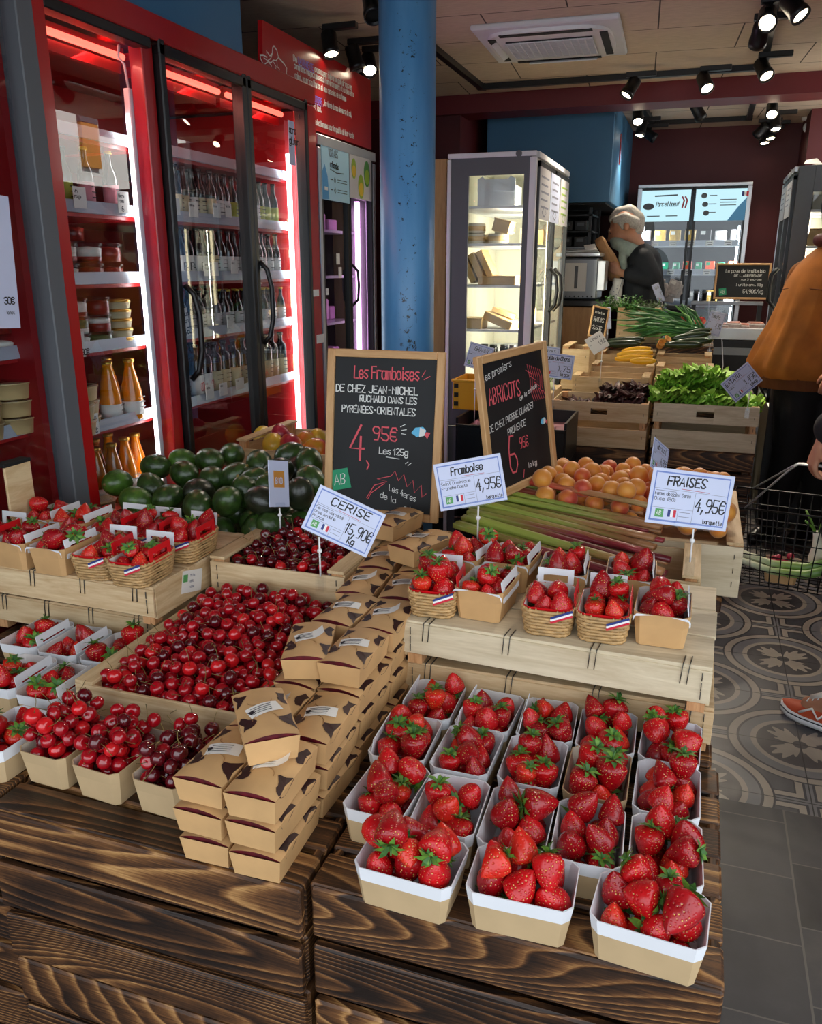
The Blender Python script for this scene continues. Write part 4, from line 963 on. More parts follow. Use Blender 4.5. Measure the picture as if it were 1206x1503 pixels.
def punnet(kind):
    t = thing('punnet', '', 'punnet'); W_, D_, H_ = .105, .15, .068
    a = MB(); rim = 'white_card' if kind in ('white', 'handled') else ('kraft' if kind != 'wicker' else 'red_plastic')
    if kind == 'wicker':
        # woven chip basket: wavy hoops round upright ribs
        def per(z, off, k, n=56):
            s = .84+.16*z/.06; pts = []
            for i in range(n):
                q = 2*PI*i/n; c, sn = math.cos(q), math.sin(q); e = .42
                x = math.copysign(abs(c)**e, c)*W_/2*s; y = math.copysign(abs(sn)**e, sn)*D_/2*s
                o = 1+(.022*math.cos(q*14+k*PI))
                pts.append((x*o, y*o, z+off))
            return pts
        for k in range(8): a.tube(per(.004+k*.0072, 0, k), .0036, 5, closed=True, caps=False)
        for i in range(28):
            q = 2*PI*(i+.5)/28; c, sn = math.cos(q), math.sin(q); e = .42
            x = math.copysign(abs(c)**e, c)*W_/2; y = math.copysign(abs(sn)**e, sn)*D_/2
            a.tube([(x*.84, y*.84, 0), (x*1.0, y*1.0, .060)], .0022, 4)
        a.add([(-W_*.40, -D_*.40, .003), (W_*.40, -D_*.40, .003), (W_*.40, D_*.40, .003), (-W_*.40, D_*.40, .003)], [(0, 1, 2, 3)])
        a.build('woven_basket', 'wicker', t)
        b = MB(); box_shell(b, W_*.70, D_*.72, .061, W_*.92, D_*.93, mo=0, mi=0, mr=1); b.build('liner', ['paper', 'red_plastic'], t)
        b = MB()
        for sy, mi in ((-1, 'r'), (1, 'r')):
            pass
        T = Matrix.Translation((0, D_/2+.0, .055)) @ Euler((PI/2-.12, 0, 0)).to_matrix().to_4x4(); handle_tab(b, T, .075, .036, 0); h1 = b.build('handle', 'white_card', t); h1['label'] = 'white carton handle'
        b = MB(); T = Matrix.Translation((W_/2, 0, .05)) @ Euler((PI/2-.1, 0, PI/2)).to_matrix().to_4x4(); handle_tab(b, T, .085, .038, 0); h2 = b.build('handle', 'red_plastic', t); h2['label'] = 'red carton handle'
        b = MB()
        for i, m in enumerate((0, 1, 2)): b.box((-.0+W_*.28, -D_/2-.0045, .046+i*.0045), (.045, .0012, .0045), m, rot=(0, R(-24), 0))
        b.build('ribbon', ['flag_r', 'white', 'flag_b'], t)
    else:
        mats = {'white': ['kraft_pale', 'white_card', 'white_card'], 'handled': ['kraft_pale', 'paper', 'white_card'], 'kraft': ['kraft_pale', 'kraft_in', 'kraft_pale'], 'lined': ['kraft', 'paper', 'kraft']}[kind]
        box_shell(a, W_*.84, D_*.86, H_, W_, D_); a.build('carton', mats, t)
        if kind in ('handled', 'lined'):
            for sx in ((1,) if kind == 'lined' else (-1,)):
                b = MB(); T = Matrix.Translation((sx*(W_/2-.001), 0, H_*.62)) @ Euler((PI/2-.16, 0, sx*PI/2)).to_matrix().to_4x4(); handle_tab(b, T, .11, .045, 0); b.build('handle', 'white_card', t)
        if kind == 'lined':
            b = MB()
            for sx in (-1, 1):
                b.add([(sx*W_*.5, -D_*.5, H_*.75), (sx*W_*.44, -D_*.5-.001, H_*1.0), (sx*W_*.15, -D_*.505, H_*1.0), (sx*W_*.5, -D_*.5, H_*.9)], [(0, 1, 2, 3)])
            b.build('folded_corner', 'white_card', t)
    return Proto(t)
M['wicker'] = plain('woven_poplar_chip', '#b99563', .55, var=.3, vs=45)
M['kraft_pale'] = plain('pale_kraft_card', '#bfa47c', .6, var=.08, vs=12)
M['kraft_in'] = plain('kraft_card_inside', '#d6cbb6', .6, var=.05, vs=12)
PN = {k: punnet(k) for k in ('white', 'handled', 'kraft', 'wicker', 'lined')}

# ------------------------------------------------------------------ strawberries and cherries
def berry_mesh(seed, L, Wd, taper):
    r = random.Random(seed); prof = []
    n = 11
    for i in range(n+1):
        u = i/n; z = -L*.58+L*u
        rad = Wd/2*(math.sin(PI*min(1, u*.62+.0))**taper if u < .8 else math.sin(PI*.8*.62)**taper*math.cos((u-.8)/.2*PI/2*.82))
        prof.append((max(rad, 1e-5), z))
    prof.append((1e-5, L*.40))
    a = MB(); a.lathe(prof, 16, 0, True)
    k1, k2 = r.uniform(0, 6), r.uniform(0, 6)
    for v in a.v:
        q = math.atan2(v.y, v.x); f_ = 1+.05*math.sin(2*q+k1)+.035*math.sin(3*q+k2)+.03*math.sin(90*v.z+k1); v.x *= f_; v.y *= f_*r.choice((1,)); v.x += .05*v.z*math.sin(k1)
    return a
def calyx(seed, L, Wd):
    r = random.Random(seed); a = MB(); z = L*.40
    n = 11
    for i in range(n):
        q = 2*PI*i/n+r.uniform(-.2, .2); ln = Wd*r.uniform(.36, .58); up = r.uniform(-.0035, .010); w = Wd*.095
        c, s = math.cos(q), math.sin(q); P = lambda t_, o, h_: (c*t_-s*o, s*t_+c*o, z+h_)
        a.add([P(.001, -w*.4, 0), P(.001, w*.4, 0), P(ln*.5, w, .003+up*.5), P(ln*.5, -w, .003+up*.5), P(ln, 0, up)], [(0, 3, 2, 1), (3, 4, 2)], i % 2)
    a.tube([(0, 0, z-.002), (.002, .001, z+.006), (.004, .0, z+.012)], .0013, 5, 1)
    return a
SB = []
for i, (L, Wd, tp, mt) in enumerate(((.047, .041, .75, 'straw1'), (.052, .040, .85, 'straw2'), (.042, .042, .65, 'straw1'), (.055, .045, .8, 'straw2'), (.044, .038, .8, 'straw3'), (.050, .043, .7, 'straw1'))):
    b = berry_mesh(i+3, L, Wd, tp).build('strawberry', mt); tag(b, '', 'strawberry'); calyx(i+9, L, Wd).build('calyx', ['leaf', 'leaf2'], b); SB.append(Proto(b))
stuff_verts = MB()
def pile(w, d, z0, radii, slope=.0, shrink=.75, k=28, packing=.93, taper=0, h=.068):
    """drop balls one by one into a w x d box; each settles on the lowest place found"""
    out = []
    for r in radii:
        best = None
        for _ in range(k):
            hx, hy = max(.001, w/2-r*shrink), max(.001, d/2-r*shrink)
            x, y = rng.uniform(-hx, hx), rng.uniform(-hy, hy); z = z0+r
            for (X, Y, Z_, r2) in out:
                dd = (x-X)**2+(y-Y)**2; s = (r+r2)*packing
                if dd < s*s: z = max(z, Z_+math.sqrt(s*s-dd))
            key = z+slope*y
            if taper:
                # the walls lean out: keep low fruit inside the narrower bottom
                g = (1-taper)+taper*min(1, max(0, z/h)); ex = max(0, abs(x)-(w/2*g-r*.95))+max(0, abs(y)-(d/2*g-r*.95)); key += ex*(6 if z < h*.8 else 1.5)
            if best is None or key < best[0]: best = (key, x, y, z, r)
        out.append(best[1:])
    return out
N_STRAW = [0]
def fill_strawberries(P, rot, desc, n=16, keep=9, w=.098, d=.142, big=1.0, z0=.004):
    sizes = [rng.uniform(.0182, .0242)*big for _ in range(n)]
    pl = pile(w, d, z0, sizes, 0, .8, 40, .92, .15); pl.sort(key=lambda q: -q[2]); Rz = Matrix.Rotation(rot, 4, 'Z')
    for i, (x, y, z, r) in enumerate(pl):
        p = Vector(P)+Rz @ Vector((x, y, z))
        lowin = z < .040 and (abs(x) > w*.2 or abs(y) > d*.25)
        if z < .07:
            g = .85+.15*min(1, z/.068); x = max(-(w/2*g-r*1.12), min(w/2*g-r*1.12, x)); y = max(-(d/2*g-r*1.12), min(d/2*g-r*1.12, y)); p = Vector(P)+Rz @ Vector((x, y, z))
        if i < keep and not lowin:
            # tips mostly lean outwards or up, leaves to any side
            dr = Vector((rng.gauss(0, 1), rng.gauss(-.35, 1), rng.gauss(-.1, .75)))
            if (abs(x) > w/2-r*1.75 or abs(y) > d/2-r*1.75) and z < .085: dr = Vector((rng.gauss(0, .25)-x*3, rng.gauss(0, .25)-y*3, rng.choice((-1, -1, 1)) if z > .04 else 1))
            dr.normalize()
            q = Vector((0, 0, 1)).rotation_difference(dr) @ Quaternion((0, 0, 1), rng.uniform(0, 6.28))
            rng.choice(SB).put(p, q.to_euler(), f"strawberry in {desc}", f"strawberries in {desc}", r/.0205); N_STRAW[0] += 1
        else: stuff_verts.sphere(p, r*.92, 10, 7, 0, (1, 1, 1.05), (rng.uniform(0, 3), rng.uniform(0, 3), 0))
def put_punnet(kind, x, y, z, rot, desc, n=16, keep=9, big=1.0, tilt=0):
    PN[kind].put((x, y, z), (tilt, 0, rot) if tilt else rot, desc['p'], desc.get('g'))
    fill_strawberries((x, y, z), rot, desc['s'], n, keep, big=big)
dz = DZ+.0015
KN_ = {'white': 'white-rimmed kraft punnet', 'handled': 'white handled punnet', 'kraft': 'kraft punnet', 'wicker': 'woven basket', 'lined': 'paper-lined punnet'}
def desc(kind, where): return dict(p=f"{KN_[kind]} of strawberries, {where}", s=f"{KN_[kind]}, {where}")
for (x, y, r, w) in ((-.327, .955, -2, 'left of the front three'), (-.163, .965, 2, 'middle of the front three'), (.012, .962, -4, 'right of the front three')):
    put_punnet('white', x, y, dz, R(90+r), desc('white', w), 13, 10, 1.04)
colw = ('first column from cartons', 'second column from cartons', 'third column from cartons', 'fourth column from cartons', 'aisle-side column')
for row, (yy, xs) in enumerate(((1.092, (-.418, -.307, -.197, -.087, .026)), (1.25, (-.44, -.322, -.203, -.092, .022)), (1.397, (-.435, -.316, -.203, -.092, .022)))):
    for ci, x in enumerate(xs):
        kind = 'handled' if (row, ci) in ((1, 0), (2, 0), (2, 1), (2, 2)) else 'white'
        if (row, ci) == (1, 3): kind = 'kraft'
        put_punnet(kind, x, yy+rng.uniform(-.004, .004), dz, R(rng.uniform(-3, 3)+(180 if ci == 4 else 0)), desc(kind if ci < 4 else 'handled', colw[ci]+(', second row', ', third row', ', fourth row by the trays')[row]) if False else desc(kind, colw[ci]+(', second row', ', third row', ', fourth row')[row]), 12, 9, 1.0)
# baskets on the right tray stack
rz = .8515
for (k, x, y, r, w) in (('wicker', -.475, 1.555, 4, 'leftmost, right tray stack front'), ('lined', -.370, 1.575, -4, 'second from left, right tray stack front'), ('wicker', -.232, 1.545, 3, 'third from left, right tray stack front'), ('wicker', -.125, 1.548, 2, 'fourth from left, right tray stack front'), ('lined', -.015, 1.57, 0, 'rightmost, right tray stack front'),
                        ('lined', -.460, 1.745, -10, 'back left of the right tray stack'), ('lined', -.352, 1.752, -4, 'second from left, right tray stack back'), ('lined', -.232, 1.725, 3, 'third from left, right tray stack back'), ('lined', -.09, 1.74, 2, 'back right of the right tray stack')):
    put_punnet(k, x, y, rz, R(r), desc(k, w), 11, 8, 1.0)
lz = .8515
for (k, x, y, r, w) in (('wicker', -1.175, 1.49, 2, 'right front corner of left tray stack'), ('wicker', -1.285, 1.50, 4, 'second from right, left tray stack front'), ('lined', -1.40, 1.50, 0, 'middle of left tray stack front'), ('lined', -1.515, 1.505, -3, 'left on left tray stack front'), ('wicker', -1.63, 1.505, 2, 'picture edge of left tray stack'),
                        ('wicker', -1.165, 1.665, 2, 'back right of left tray stack'), ('wicker', -1.275, 1.67, 3, 'second from right, left tray stack back'), ('wicker', -1.385, 1.67, 0, 'third from right, left tray stack back'), ('lined', -1.494, 1.68, 0, 'fourth from right, left tray stack back'), ('lined', -1.600, 1.68, 0, 'back left of left tray stack')):
    put_punnet(k, x, y, lz, R(r), desc(k, w), 10, 5 if y > 1.6 else 6)
for (k, x, y, r, w) in (('handled', -1.185, 1.385, 180, 'by the cherry crate, back row'), ('handled', -1.30, 1.385, 180, 'second left of cherry crate, back row'), ('handled', -1.415, 1.39, 180, 'third left of cherry crate, back row'), ('handled', -1.20, 1.215, 180, 'by the cherry crate, middle row'), ('handled', -1.315, 1.22, 180, 'second left of cherry crate, middle row'), ('white', -1.155, 1.035, 0, 'left end of kraft cherry punnets')):
    put_punnet(k, x, y, dz, R(r+rng.uniform(-3, 3)), desc(k, w), 10, 5)

# cherries
CH = []
for i, (r, mt) in enumerate(((.0145, 'cherry1'), (.0145, 'cherry2'), (.015, 'cherry3'), (.0142, 'cherry1'), (.015, 'cherry2'))):
    a = MB(); prof = []
    for k in range(10):
        q = PI*k/9; rr = r*math.sin(q)*(1+.04*math.cos(q)); z = -r*.92*math.cos(q)-(.0045*max(0, 1-(rr/(r*.5))**2) if k > 5 else 0); prof.append((max(rr, 1e-5), z))
    a.lathe(prof, 14); b = a.build('cherry', mt); tag(b, '', 'cherry')
    s = MB(); c1, c2 = rng.uniform(-.010, .010), rng.uniform(-.010, .010); s.tube([(0, 0, r*.6), (c1*.4, c2*.3, r*1.2), (c1, c2, r*1.8), (c1*1.9, c2*1.6, r*2.4), (c1*2.05, c2*1.8, r*2.5)], [.0007, .0006, .0006, .0007, .0013], 5); s.build('stem', 'stem', b)
    CH.append(Proto(b))
stuff_cherry = [MB(), MB()]
def fill_cherries(P, rot, w, d, z0, n, keep, desc, tones, slope=0., rise=0):
    pl = pile(w, d, z0, [rng.uniform(.0132, .0155) for _ in range(n)], slope, .95, 26, .93, .16 if w < .2 else 0)
    Rz = Matrix.Rotation(rot, 4, 'Z'); pl = [(x, y, z+rise*(y+d/2)*(1-.5*(2*x/w)**2), r) for x, y, z, r in pl]; pl.sort(key=lambda q: -(q[2]-q[1]*(.12+rise)))
    for i, (x, y, z, r) in enumerate(pl):
        p = Vector(P)+Rz @ Vector((x, y, z)); k = rng.choice(tones)
        if i < keep:
            tn = {0: 'red', 1: 'dark', 2: 'bright red', 3: 'red', 4: 'dark'}[k]
            dr = Vector((rng.gauss(0, .8), rng.gauss(0, .8), rng.gauss(.35, .7))).normalized(); q = Vector((0, 0, 1)).rotation_difference(dr)
            CH[k].put(p, q.to_euler(), f"{tn} cherry {desc}", f"{tn} cherries {desc}", r/.0145)
        else: stuff_cherry[1 if k in (1, 4) else 0].sphere(p, r, 12, 8)
for (x, y, r, w, tones) in ((-1.035, 1.055, -2, 'left', (0, 2, 3, 0, 1)), (-.915, 1.05, -4, 'middle', (0, 3, 0, 3, 1, 2)), (-.79, 1.05, -3, 'right', (1, 4, 1, 0))):
    PN['kraft'].put((x, y, dz), R(r), f"kraft punnet of cherries, {w} of the three before the cherry crate", 'kraft cherry punnets')
    fill_cherries((x, y, dz), R(r), .098, .142, .004, 54, 30, f"in the {w} kraft punnet", tones)
# the mound in the big crate: sunk in front, heaped towards the back
def bed(cx, cy, z, w, d):
    nx, ny = int(w/.029), int(d/.027)
    for j in range(ny):
        for i in range(nx): stuff_cherry[1 if (i+j) % 2 else 0].sphere((cx-w/2+.016+i*.029+(.014 if j % 2 else 0)*(i < nx-1), cy-d/2+.016+j*.027, z), .0155, 10, 7)
bed(-.915, 1.41, DZ+.055, .39, .46); bed(-.93, 1.84, .795, .33, .34)
fill_cherries((-.905, 1.41, DZ+.062), 0, .375, .46, .0, 330, 150, 'in the front poplar crate', (0, 2, 3, 0, 1, 3), 0, .11)
fill_cherries((-.93, 1.84, .800), 0, .31, .32, 0, 170, 50, 'in the crate under the CERISE card', (1, 4, 1, 4, 0, 2), 0, .05)
for m in (1,):
    b0 = len(stuff_cherry[0].v); stuff_cherry[0].v += stuff_cherry[1].v; stuff_cherry[0].r += stuff_cherry[1].r; stuff_cherry[0].f += [[b0+i for i in f_] for f_ in stuff_cherry[1].f]; stuff_cherry[0].mi += [1]*len(stuff_cherry[1].f); stuff_cherry[0].sm += stuff_cherry[1].sm
tag(stuff_cherry[0].build('cherry_layer', ['cherry1', 'cherry2']), 'deeper layers of cherries in punnets and crates under the loose top ones', 'cherries', None, 'stuff')
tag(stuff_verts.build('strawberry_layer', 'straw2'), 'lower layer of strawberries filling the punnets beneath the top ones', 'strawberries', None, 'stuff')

# ------------------------------------------------------------------ kraft raspberry cartons
M['patch'] = plain('carton_opening', '#2c1012', .5, var=.3, vs=60)
def carton(sticker):
    t = thing('raspberry_carton', '', 'carton'); w0, d0, w, d, h = .076, .146, .086, .156, .042
    def dome(x, y): return h+.011*(1-(2*x/w)**2)*(1-.35*(2*y/d)**2)
    a = MB()
    lo = [(-w0/2, -d0/2, 0), (w0/2, -d0/2, 0), (w0/2, d0/2, 0), (-w0/2, d0/2, 0)]
    hi = [(-w/2, -d/2, h), (w/2, -d/2, h), (w/2, d/2, h), (-w/2, d/2, h)]
    a.loft([lo, hi], 0, cap0=True); a.build('carton_body', 'kraft', t)
    a = MB(); nx, ny = 8, 8; vs = []
    for j in range(ny+1):
        for i in range(nx+1):
            x = -w/2+w*i/nx; y = -d/2+.002+(d-.004)*j/ny; vs.append((x, y, dome(x, y)))
    a.add(vs, [(j*(nx+1)+i, j*(nx+1)+i+1, (j+1)*(nx+1)+i+1, (j+1)*(nx+1)+i) for j in range(ny) for i in range(nx)], 0, True); a.build('lid', 'kraft', t)
    a = MB()   # raspberries seen in the gap under the lid
    for sy in (-1, 1):
        pts = [(-w/2+w*i/8, sy*(d/2-.0035)) for i in range(9)]
        vs = [(x, y, h-.002) for x, y in pts]+[(x, y, dome(x, y)-.0012) for x, y in pts]
        a.add(vs, [(i, i+1, 10+i, 9+i) for i in range(8)])
    a.build('raspberry_filling', 'berry', t)
    a = MB()   # cow-patch openings on lid corners and long sides
    def blob(cx, cy, r, seed):
        q = random.Random(seed); n = 14; pts = [(0, 0)]; ang = [2*PI*i/n for i in range(n)]
        rim = [(cx+r*(1+.35*math.sin(2*g+seed)+.2*math.sin(3*g+2*seed))*math.cos(g)*.8, cy+r*(1+.3*math.cos(3*g+seed))*math.sin(g)*1.1) for g in ang]
        vs = [(cx, cy, dome(cx, cy)+.0008)]
        for x, y in rim:
            over = abs(x)-w/2
            if over > 0: sx = math.copysign(1, x); vs.append((sx*(w/2-over*.16+.0007), max(-d/2+.003, min(d/2-.003, y)), h-over*.98+.0005))
            else: vs.append((x, max(-d/2+.003, min(d/2-.003, y)), dome(x, y)+.0008))
        a.add(vs, [(0, 1+i, 1+(i+1) % n) for i in range(n)])
    for k, (cx, cy, r) in enumerate(((-w*.42, -d*.20, .017), (w*.46, -d*.24, .020), (w*.44, d*.26, .017), (-w*.42, d*.30, .016), (.002, d*.03, .0105))): blob(cx, cy, r, k*1.7+sticker)
    a.build('cow_patch_opening', 'patch', t)
    a = MB()   # the two interlocked round tabs
    for sy, ph in ((-1, 0), (1, PI)):
        pts = [(-.003+.020*math.cos(PI*i/12+ph)*1.0, sy*.030+.016*math.sin(PI*i/12+ph)*1.0) for i in range(13)]
        for (p, q) in zip(pts, pts[1:]):
            m_ = [(p[0], p[1], dome(*p)+.0007), (q[0], q[1], dome(*q)+.0007)]; a.tube(m_, .0006, 4, caps=False)
    a.build('tab_seam', 'kraft_dark', t)
    if sticker:
        a = MB(); n = 8; sw, sl = .030, .062; vs = []
        for i in range(n+1):
            u = -sl/2+sl*i/n; up = .0016 if sticker == 1 else .0016+max(0, (i-4)/4)**2*.016
            x = u*.86; y0_ = u*.25
            for s in (-1, 1): vs.append((x-s*sw/2*.25, y0_+s*sw/2, dome(max(-w/2, min(w/2, x)), y0_)+up))
        a.add(vs, [(2*i, 2*i+2, 2*i+3, 2*i+1) for i in range(n)], 0, True); st = a.build('label_sticker', 'lab_white', t)
        b = MB(); q = random.Random(sticker)
        for k in range(4):
            y = -.009+k*.0058
            pts = [(x, y+x*.29, dome(x*.86, y+x*.25)+.0024) for x in (-.022, -.008, .004, .012)]
            b.tube(pts, .0005, 3, caps=False)
        b.add([(-.026+.004, -.012, dome(-.026, -.012)+.0028), (-.016, -.010, dome(-.016, -.01)+.0028), (-.018, -.002, dome(-.018, 0)+.0028), (-.028, -.004, dome(-.028, 0)+.0028)], [(0, 1, 2, 3)]); b.build('sticker_print', 'ink', st)
    return Proto(t)
CP = [carton(0), carton(1), carton(2)]
def put_carton(k, x, y, z, rot, label, tilt=0): CP[k].put((x, y, z), (tilt, 0, R(rot)), label, 'kraft raspberry cartons')
hh = .0535
lv = ('bottom', 'second', 'third', 'fourth', 'fifth')
rows = [(.980, (-.655, -.565), (3, 3)), (1.142, (-.650, -.560), (3, 3)), (1.304, (-.652, -.562), (3, 4)), (1.466, (-.652, -.560), (4, 4)), (1.630, (-.675, -.580), (4, 4)), (1.795, (-.69, -.588), (4, 4)), (1.96, (-.70, -.60), (4, 4))]
rn = ('front row', 'second row', 'third row', 'fourth row', 'fifth row', 'sixth row', 'last row')
for ri, (y, xs, hs) in enumerate(rows):
    for ci, x in enumerate(xs):
        for k in range(hs[ci]):
            if ri > 2 and k < hs[ci]-2 and ci == 0: continue
            top = k == hs[ci]-1
            kind = (1 if (ri+ci) % 3 == 0 else 2 if (ri+ci) % 3 == 1 else 1) if top else 0
            put_carton(kind, x+rng.uniform(-.003, .003), y+rng.uniform(-.004, .004), DZ+.0015+k*hh, rng.uniform(-3, 3)+(4 if ri > 3 else 0), f"cow-patch raspberry carton, {lv[k]} from bottom, {'left' if ci == 0 else 'right'} stack, {rn[ri]}")
put_carton(1, -.608, 1.035, DZ+.0015+3*hh, 38, 'cow-patch raspberry carton set askew on top of the front stacks')
put_carton(2, -.655, 1.30, DZ+.0015+3*hh+.002, 18, 'cow-patch raspberry carton with a curling sticker, askew on top, mid stack')
put_carton(1, -.72, 1.96, DZ+.0015+4*hh+.002, -12, 'cow-patch raspberry carton standing on top right before the tall chalkboard')
p = at(622, 770, y=1.85); put_carton(2, -.592, 1.80, DZ+.0015+4*hh+.002, -22, 'cow-patch raspberry carton with rolled sticker beside the left tray stack basket')
for (px, py, y, rt, l) in ((418, 752, 2.10, 12, 'cow-patch raspberry carton behind the dark cherry crate, nearer one'), (446, 728, 2.25, 5, 'cow-patch raspberry carton beside the avocados, farther one')):
    q = at(px, py, y=y); put_carton(1, q.x, q.y, q.z-.05, rt, l)
# ================================================================== writing that fits a width, boards and price cards
def frame_T(o, xdir, ydir):
    X = Vector(xdir).normalized(); Z = X.cross(Vector(ydir)).normalized(); Yv = Z.cross(X)
    m = Matrix((X, Yv, Z)).transposed().to_4x4(); m.translation = Vector(o); return m
def chalkboard(label, o, xdir, ydir, w, h, fw=.022, name='chalkboard'):
    m = frame_T(o, xdir, ydir); t = thing(name, label, 'chalkboard', m.translation, m.to_euler())
    a = MB(); a.box((w/2, h/2, -.004), (w-fw, h-fw, .006)); a.build('slate', 'slate', t)
    for nm, c, d, mt in (('side_rail', (fw/2, h/2, 0), (fw, h, .016), 'frame_y'), ('side_rail', (w-fw/2, h/2, 0), (fw, h, .016), 'frame_y'), ('cross_rail', (w/2, h-fw/2, 0), (w-2*fw, fw, .016), 'frame_x'), ('cross_rail', (w/2, fw/2, 0), (w-2*fw, fw, .016), 'frame_x')):
        b = MB(); b.box(c, d, bev=.002); b.build(nm, mt, t)
    return t
M['frame_x'] = wood('frame_rail', '#b98955', '#deb581', 0, 9, .55, 10, (.3, .65), .08); M['frame_y'] = wood('frame_side', '#b98955', '#deb581', 1, 9, .55, 10, (.3, .65), .08)
Hb = .47
bl = (-.985, 2.085, .863)
t = chalkboard('tall wood-framed chalkboard LES FRAMBOISES 4,95€ standing behind the kraft cartons', bl, (1, 0, 0), (0, .13, 1), .346, Hb)
X_ = lambda cx: (cx-358)*.000757; Y_ = lambda cy: Hb-(cy-30)*.000757
a = MB(); fit(a, 'Les Framboises', X_(465), Y_(135), .034, .0038, .195, wd=1); a.stroke([(X_(730), Y_(120)), (X_(742), Y_(98))], .002); a.stroke([(X_(738), Y_(130)), (X_(760), Y_(118))], .002)
fit(a, '4', X_(455), Y_(440), .098, .0065, .058, jit=.1); a.stroke([(X_(525), Y_(440)), (X_(536), Y_(455)), (X_(528), Y_(472))], .004); fit(a, '95€', X_(548), Y_(360), .037, .0042, .078); a.build('red_lettering', 'chalk_r', t)
a = MB(); fit(a, 'DE CHEZ JEAN-MICHEL', X_(393), Y_(187), .020, .0031, .248); fit(a, 'RUCHAUD DANS LES', X_(490), Y_(220), .017, .0029, .172); fit(a, 'PYRÉNÉES-ORIENTALES', X_(420), Y_(262), .0185, .003, .222)
fit(a, 'Les 125g', X_(575), Y_(410), .018, .0028, .088); a.stroke([(X_(603), Y_(420)), (X_(655), Y_(424))], .002); fit(a, 'Les 4eres', X_(620), Y_(545), .017, .002, .082, rise=-.35); fit(a, 'de la', X_(585), Y_(575), .016, .002, .05, rise=-.3); fit(a, 'saison!', X_(680), Y_(615), .016, .002, .055, rise=-.25)
for q in (((655, 305), (672, 296)), ((660, 318), (678, 314)), ((660, 330), (676, 332)), ((680, 440), (690, 432)), ((690, 446), (702, 436))): a.stroke([(X_(q[0][0]), Y_(q[0][1])), (X_(q[1][0]), Y_(q[1][1]))], .002)
a.build('white_lettering', 'chalk_w', t)
a = MB(); a.stroke([(X_(x), Y_(y)) for x, y in ((530, 580), (560, 530), (610, 512), (570, 505), (625, 490), (640, 470), (655, 505), (675, 480), (690, 525), (712, 500), (720, 545), (745, 515), (750, 560), (765, 545))], .0022); a.stroke([(X_(x), Y_(y)) for x, y in ((535, 585), (548, 560), (600, 520))], .002); a.build('starburst', 'chalk_r', t)
def fish(t, T, s):
    a = MB(); a.prism([(0, 0), (.014, .018), (.040, .022), (.052, .010), (.045, -.004), (.020, -.012)], .0005, 0, T @ Matrix.Scale(s, 4), .0004); a.build('blue_patch', 'chalk_b', t)
    b = MB(); b.prism([(.030, .020), (.050, .012), (.046, -.006), (.028, -.012)], .0005, 0, T @ Matrix.Scale(s, 4), .001); b.build('white_patch', 'chalk_w', t)
    c = MB(); c.prism([(.046, -.004), (.052, .006), (.066, .004), (.056, -.016)], .0005, 0, T @ Matrix.Scale(s, 4), .0008); c.build('red_patch', 'chalk_r', t)
fish(t, Matrix.Translation((X_(697), Y_(325), 0)), .85)
def leaf_sticker(t, T, s):
    a = MB(); a.prism([(0, 0), (s, 0), (s, s), (0, s)], .0006, 0, T, .0004); st = a.build('green_sticker', 'sticker_green', t)
    b = MB(); fit(b, 'AB', s*.14, s*.25, s*.5, s*.045, s*.74, 0, T, .15, off=.0016); b.build('sticker_letters', 'chalk_w', st)
leaf_sticker(t, Matrix.Translation((X_(392), Y_(565), 0)) @ Matrix.Rotation(R(14), 4, 'Z'), .058)
# apricot board, seen from its side along the aisle
t = chalkboard('tall chalkboard ABRICOTS turned to the aisle, standing behind the FRAMBOISE card', (-.497, 2.12, .925), (.22, .62, .035), (-.115, .02, .9), .365, .40)
a = MB(); fit(a, 'ABRICOTS', .045, .265, .043, .0045, .165); fit(a, '6', .115, .055, .105, .006, .05, jit=.1); fit(a, '95€', .175, .115, .03, .003, .05); a.stroke([(.185, .05), (.178, .03)], .003); a.build('red_lettering', 'chalk_r', t)
a = MB(); fit(a, 'Les premiers', .025, .33, .02, .0022, .15, rise=.15); fit(a, 'de la saison', .20, .25, .013, .002, .10, rise=.25); fit(a, 'DE CHEZ PIERRE GUARDEI', .03, .19, .018, .0022, .24, rise=.12); fit(a, 'PROVENCE', .12, .165, .018, .0022, .10, rise=.12); fit(a, 'le kg', .21, .05, .015, .002, .05); a.build('white_lettering', 'chalk_w', t)
a = MB()
for k in range(7):
    x = .255+k*.011; a.stroke([(x, .345-k*.004), (x+.010, .30), (x+.006, .27), (x+.022, .235)], .002)
for k in range(4): a.stroke([(.245+k*.02, .33-k*.02), (.275+k*.018, .315-k*.02)], .002)
a.build('chalk_sketch', 'chalk_r', t); fish(t, Matrix.Translation((.30, .165, 0)), .6); leaf_sticker(t, Matrix.Translation((.01, .02, 0)) @ Matrix.Rotation(R(-8), 4, 'Z'), .05)

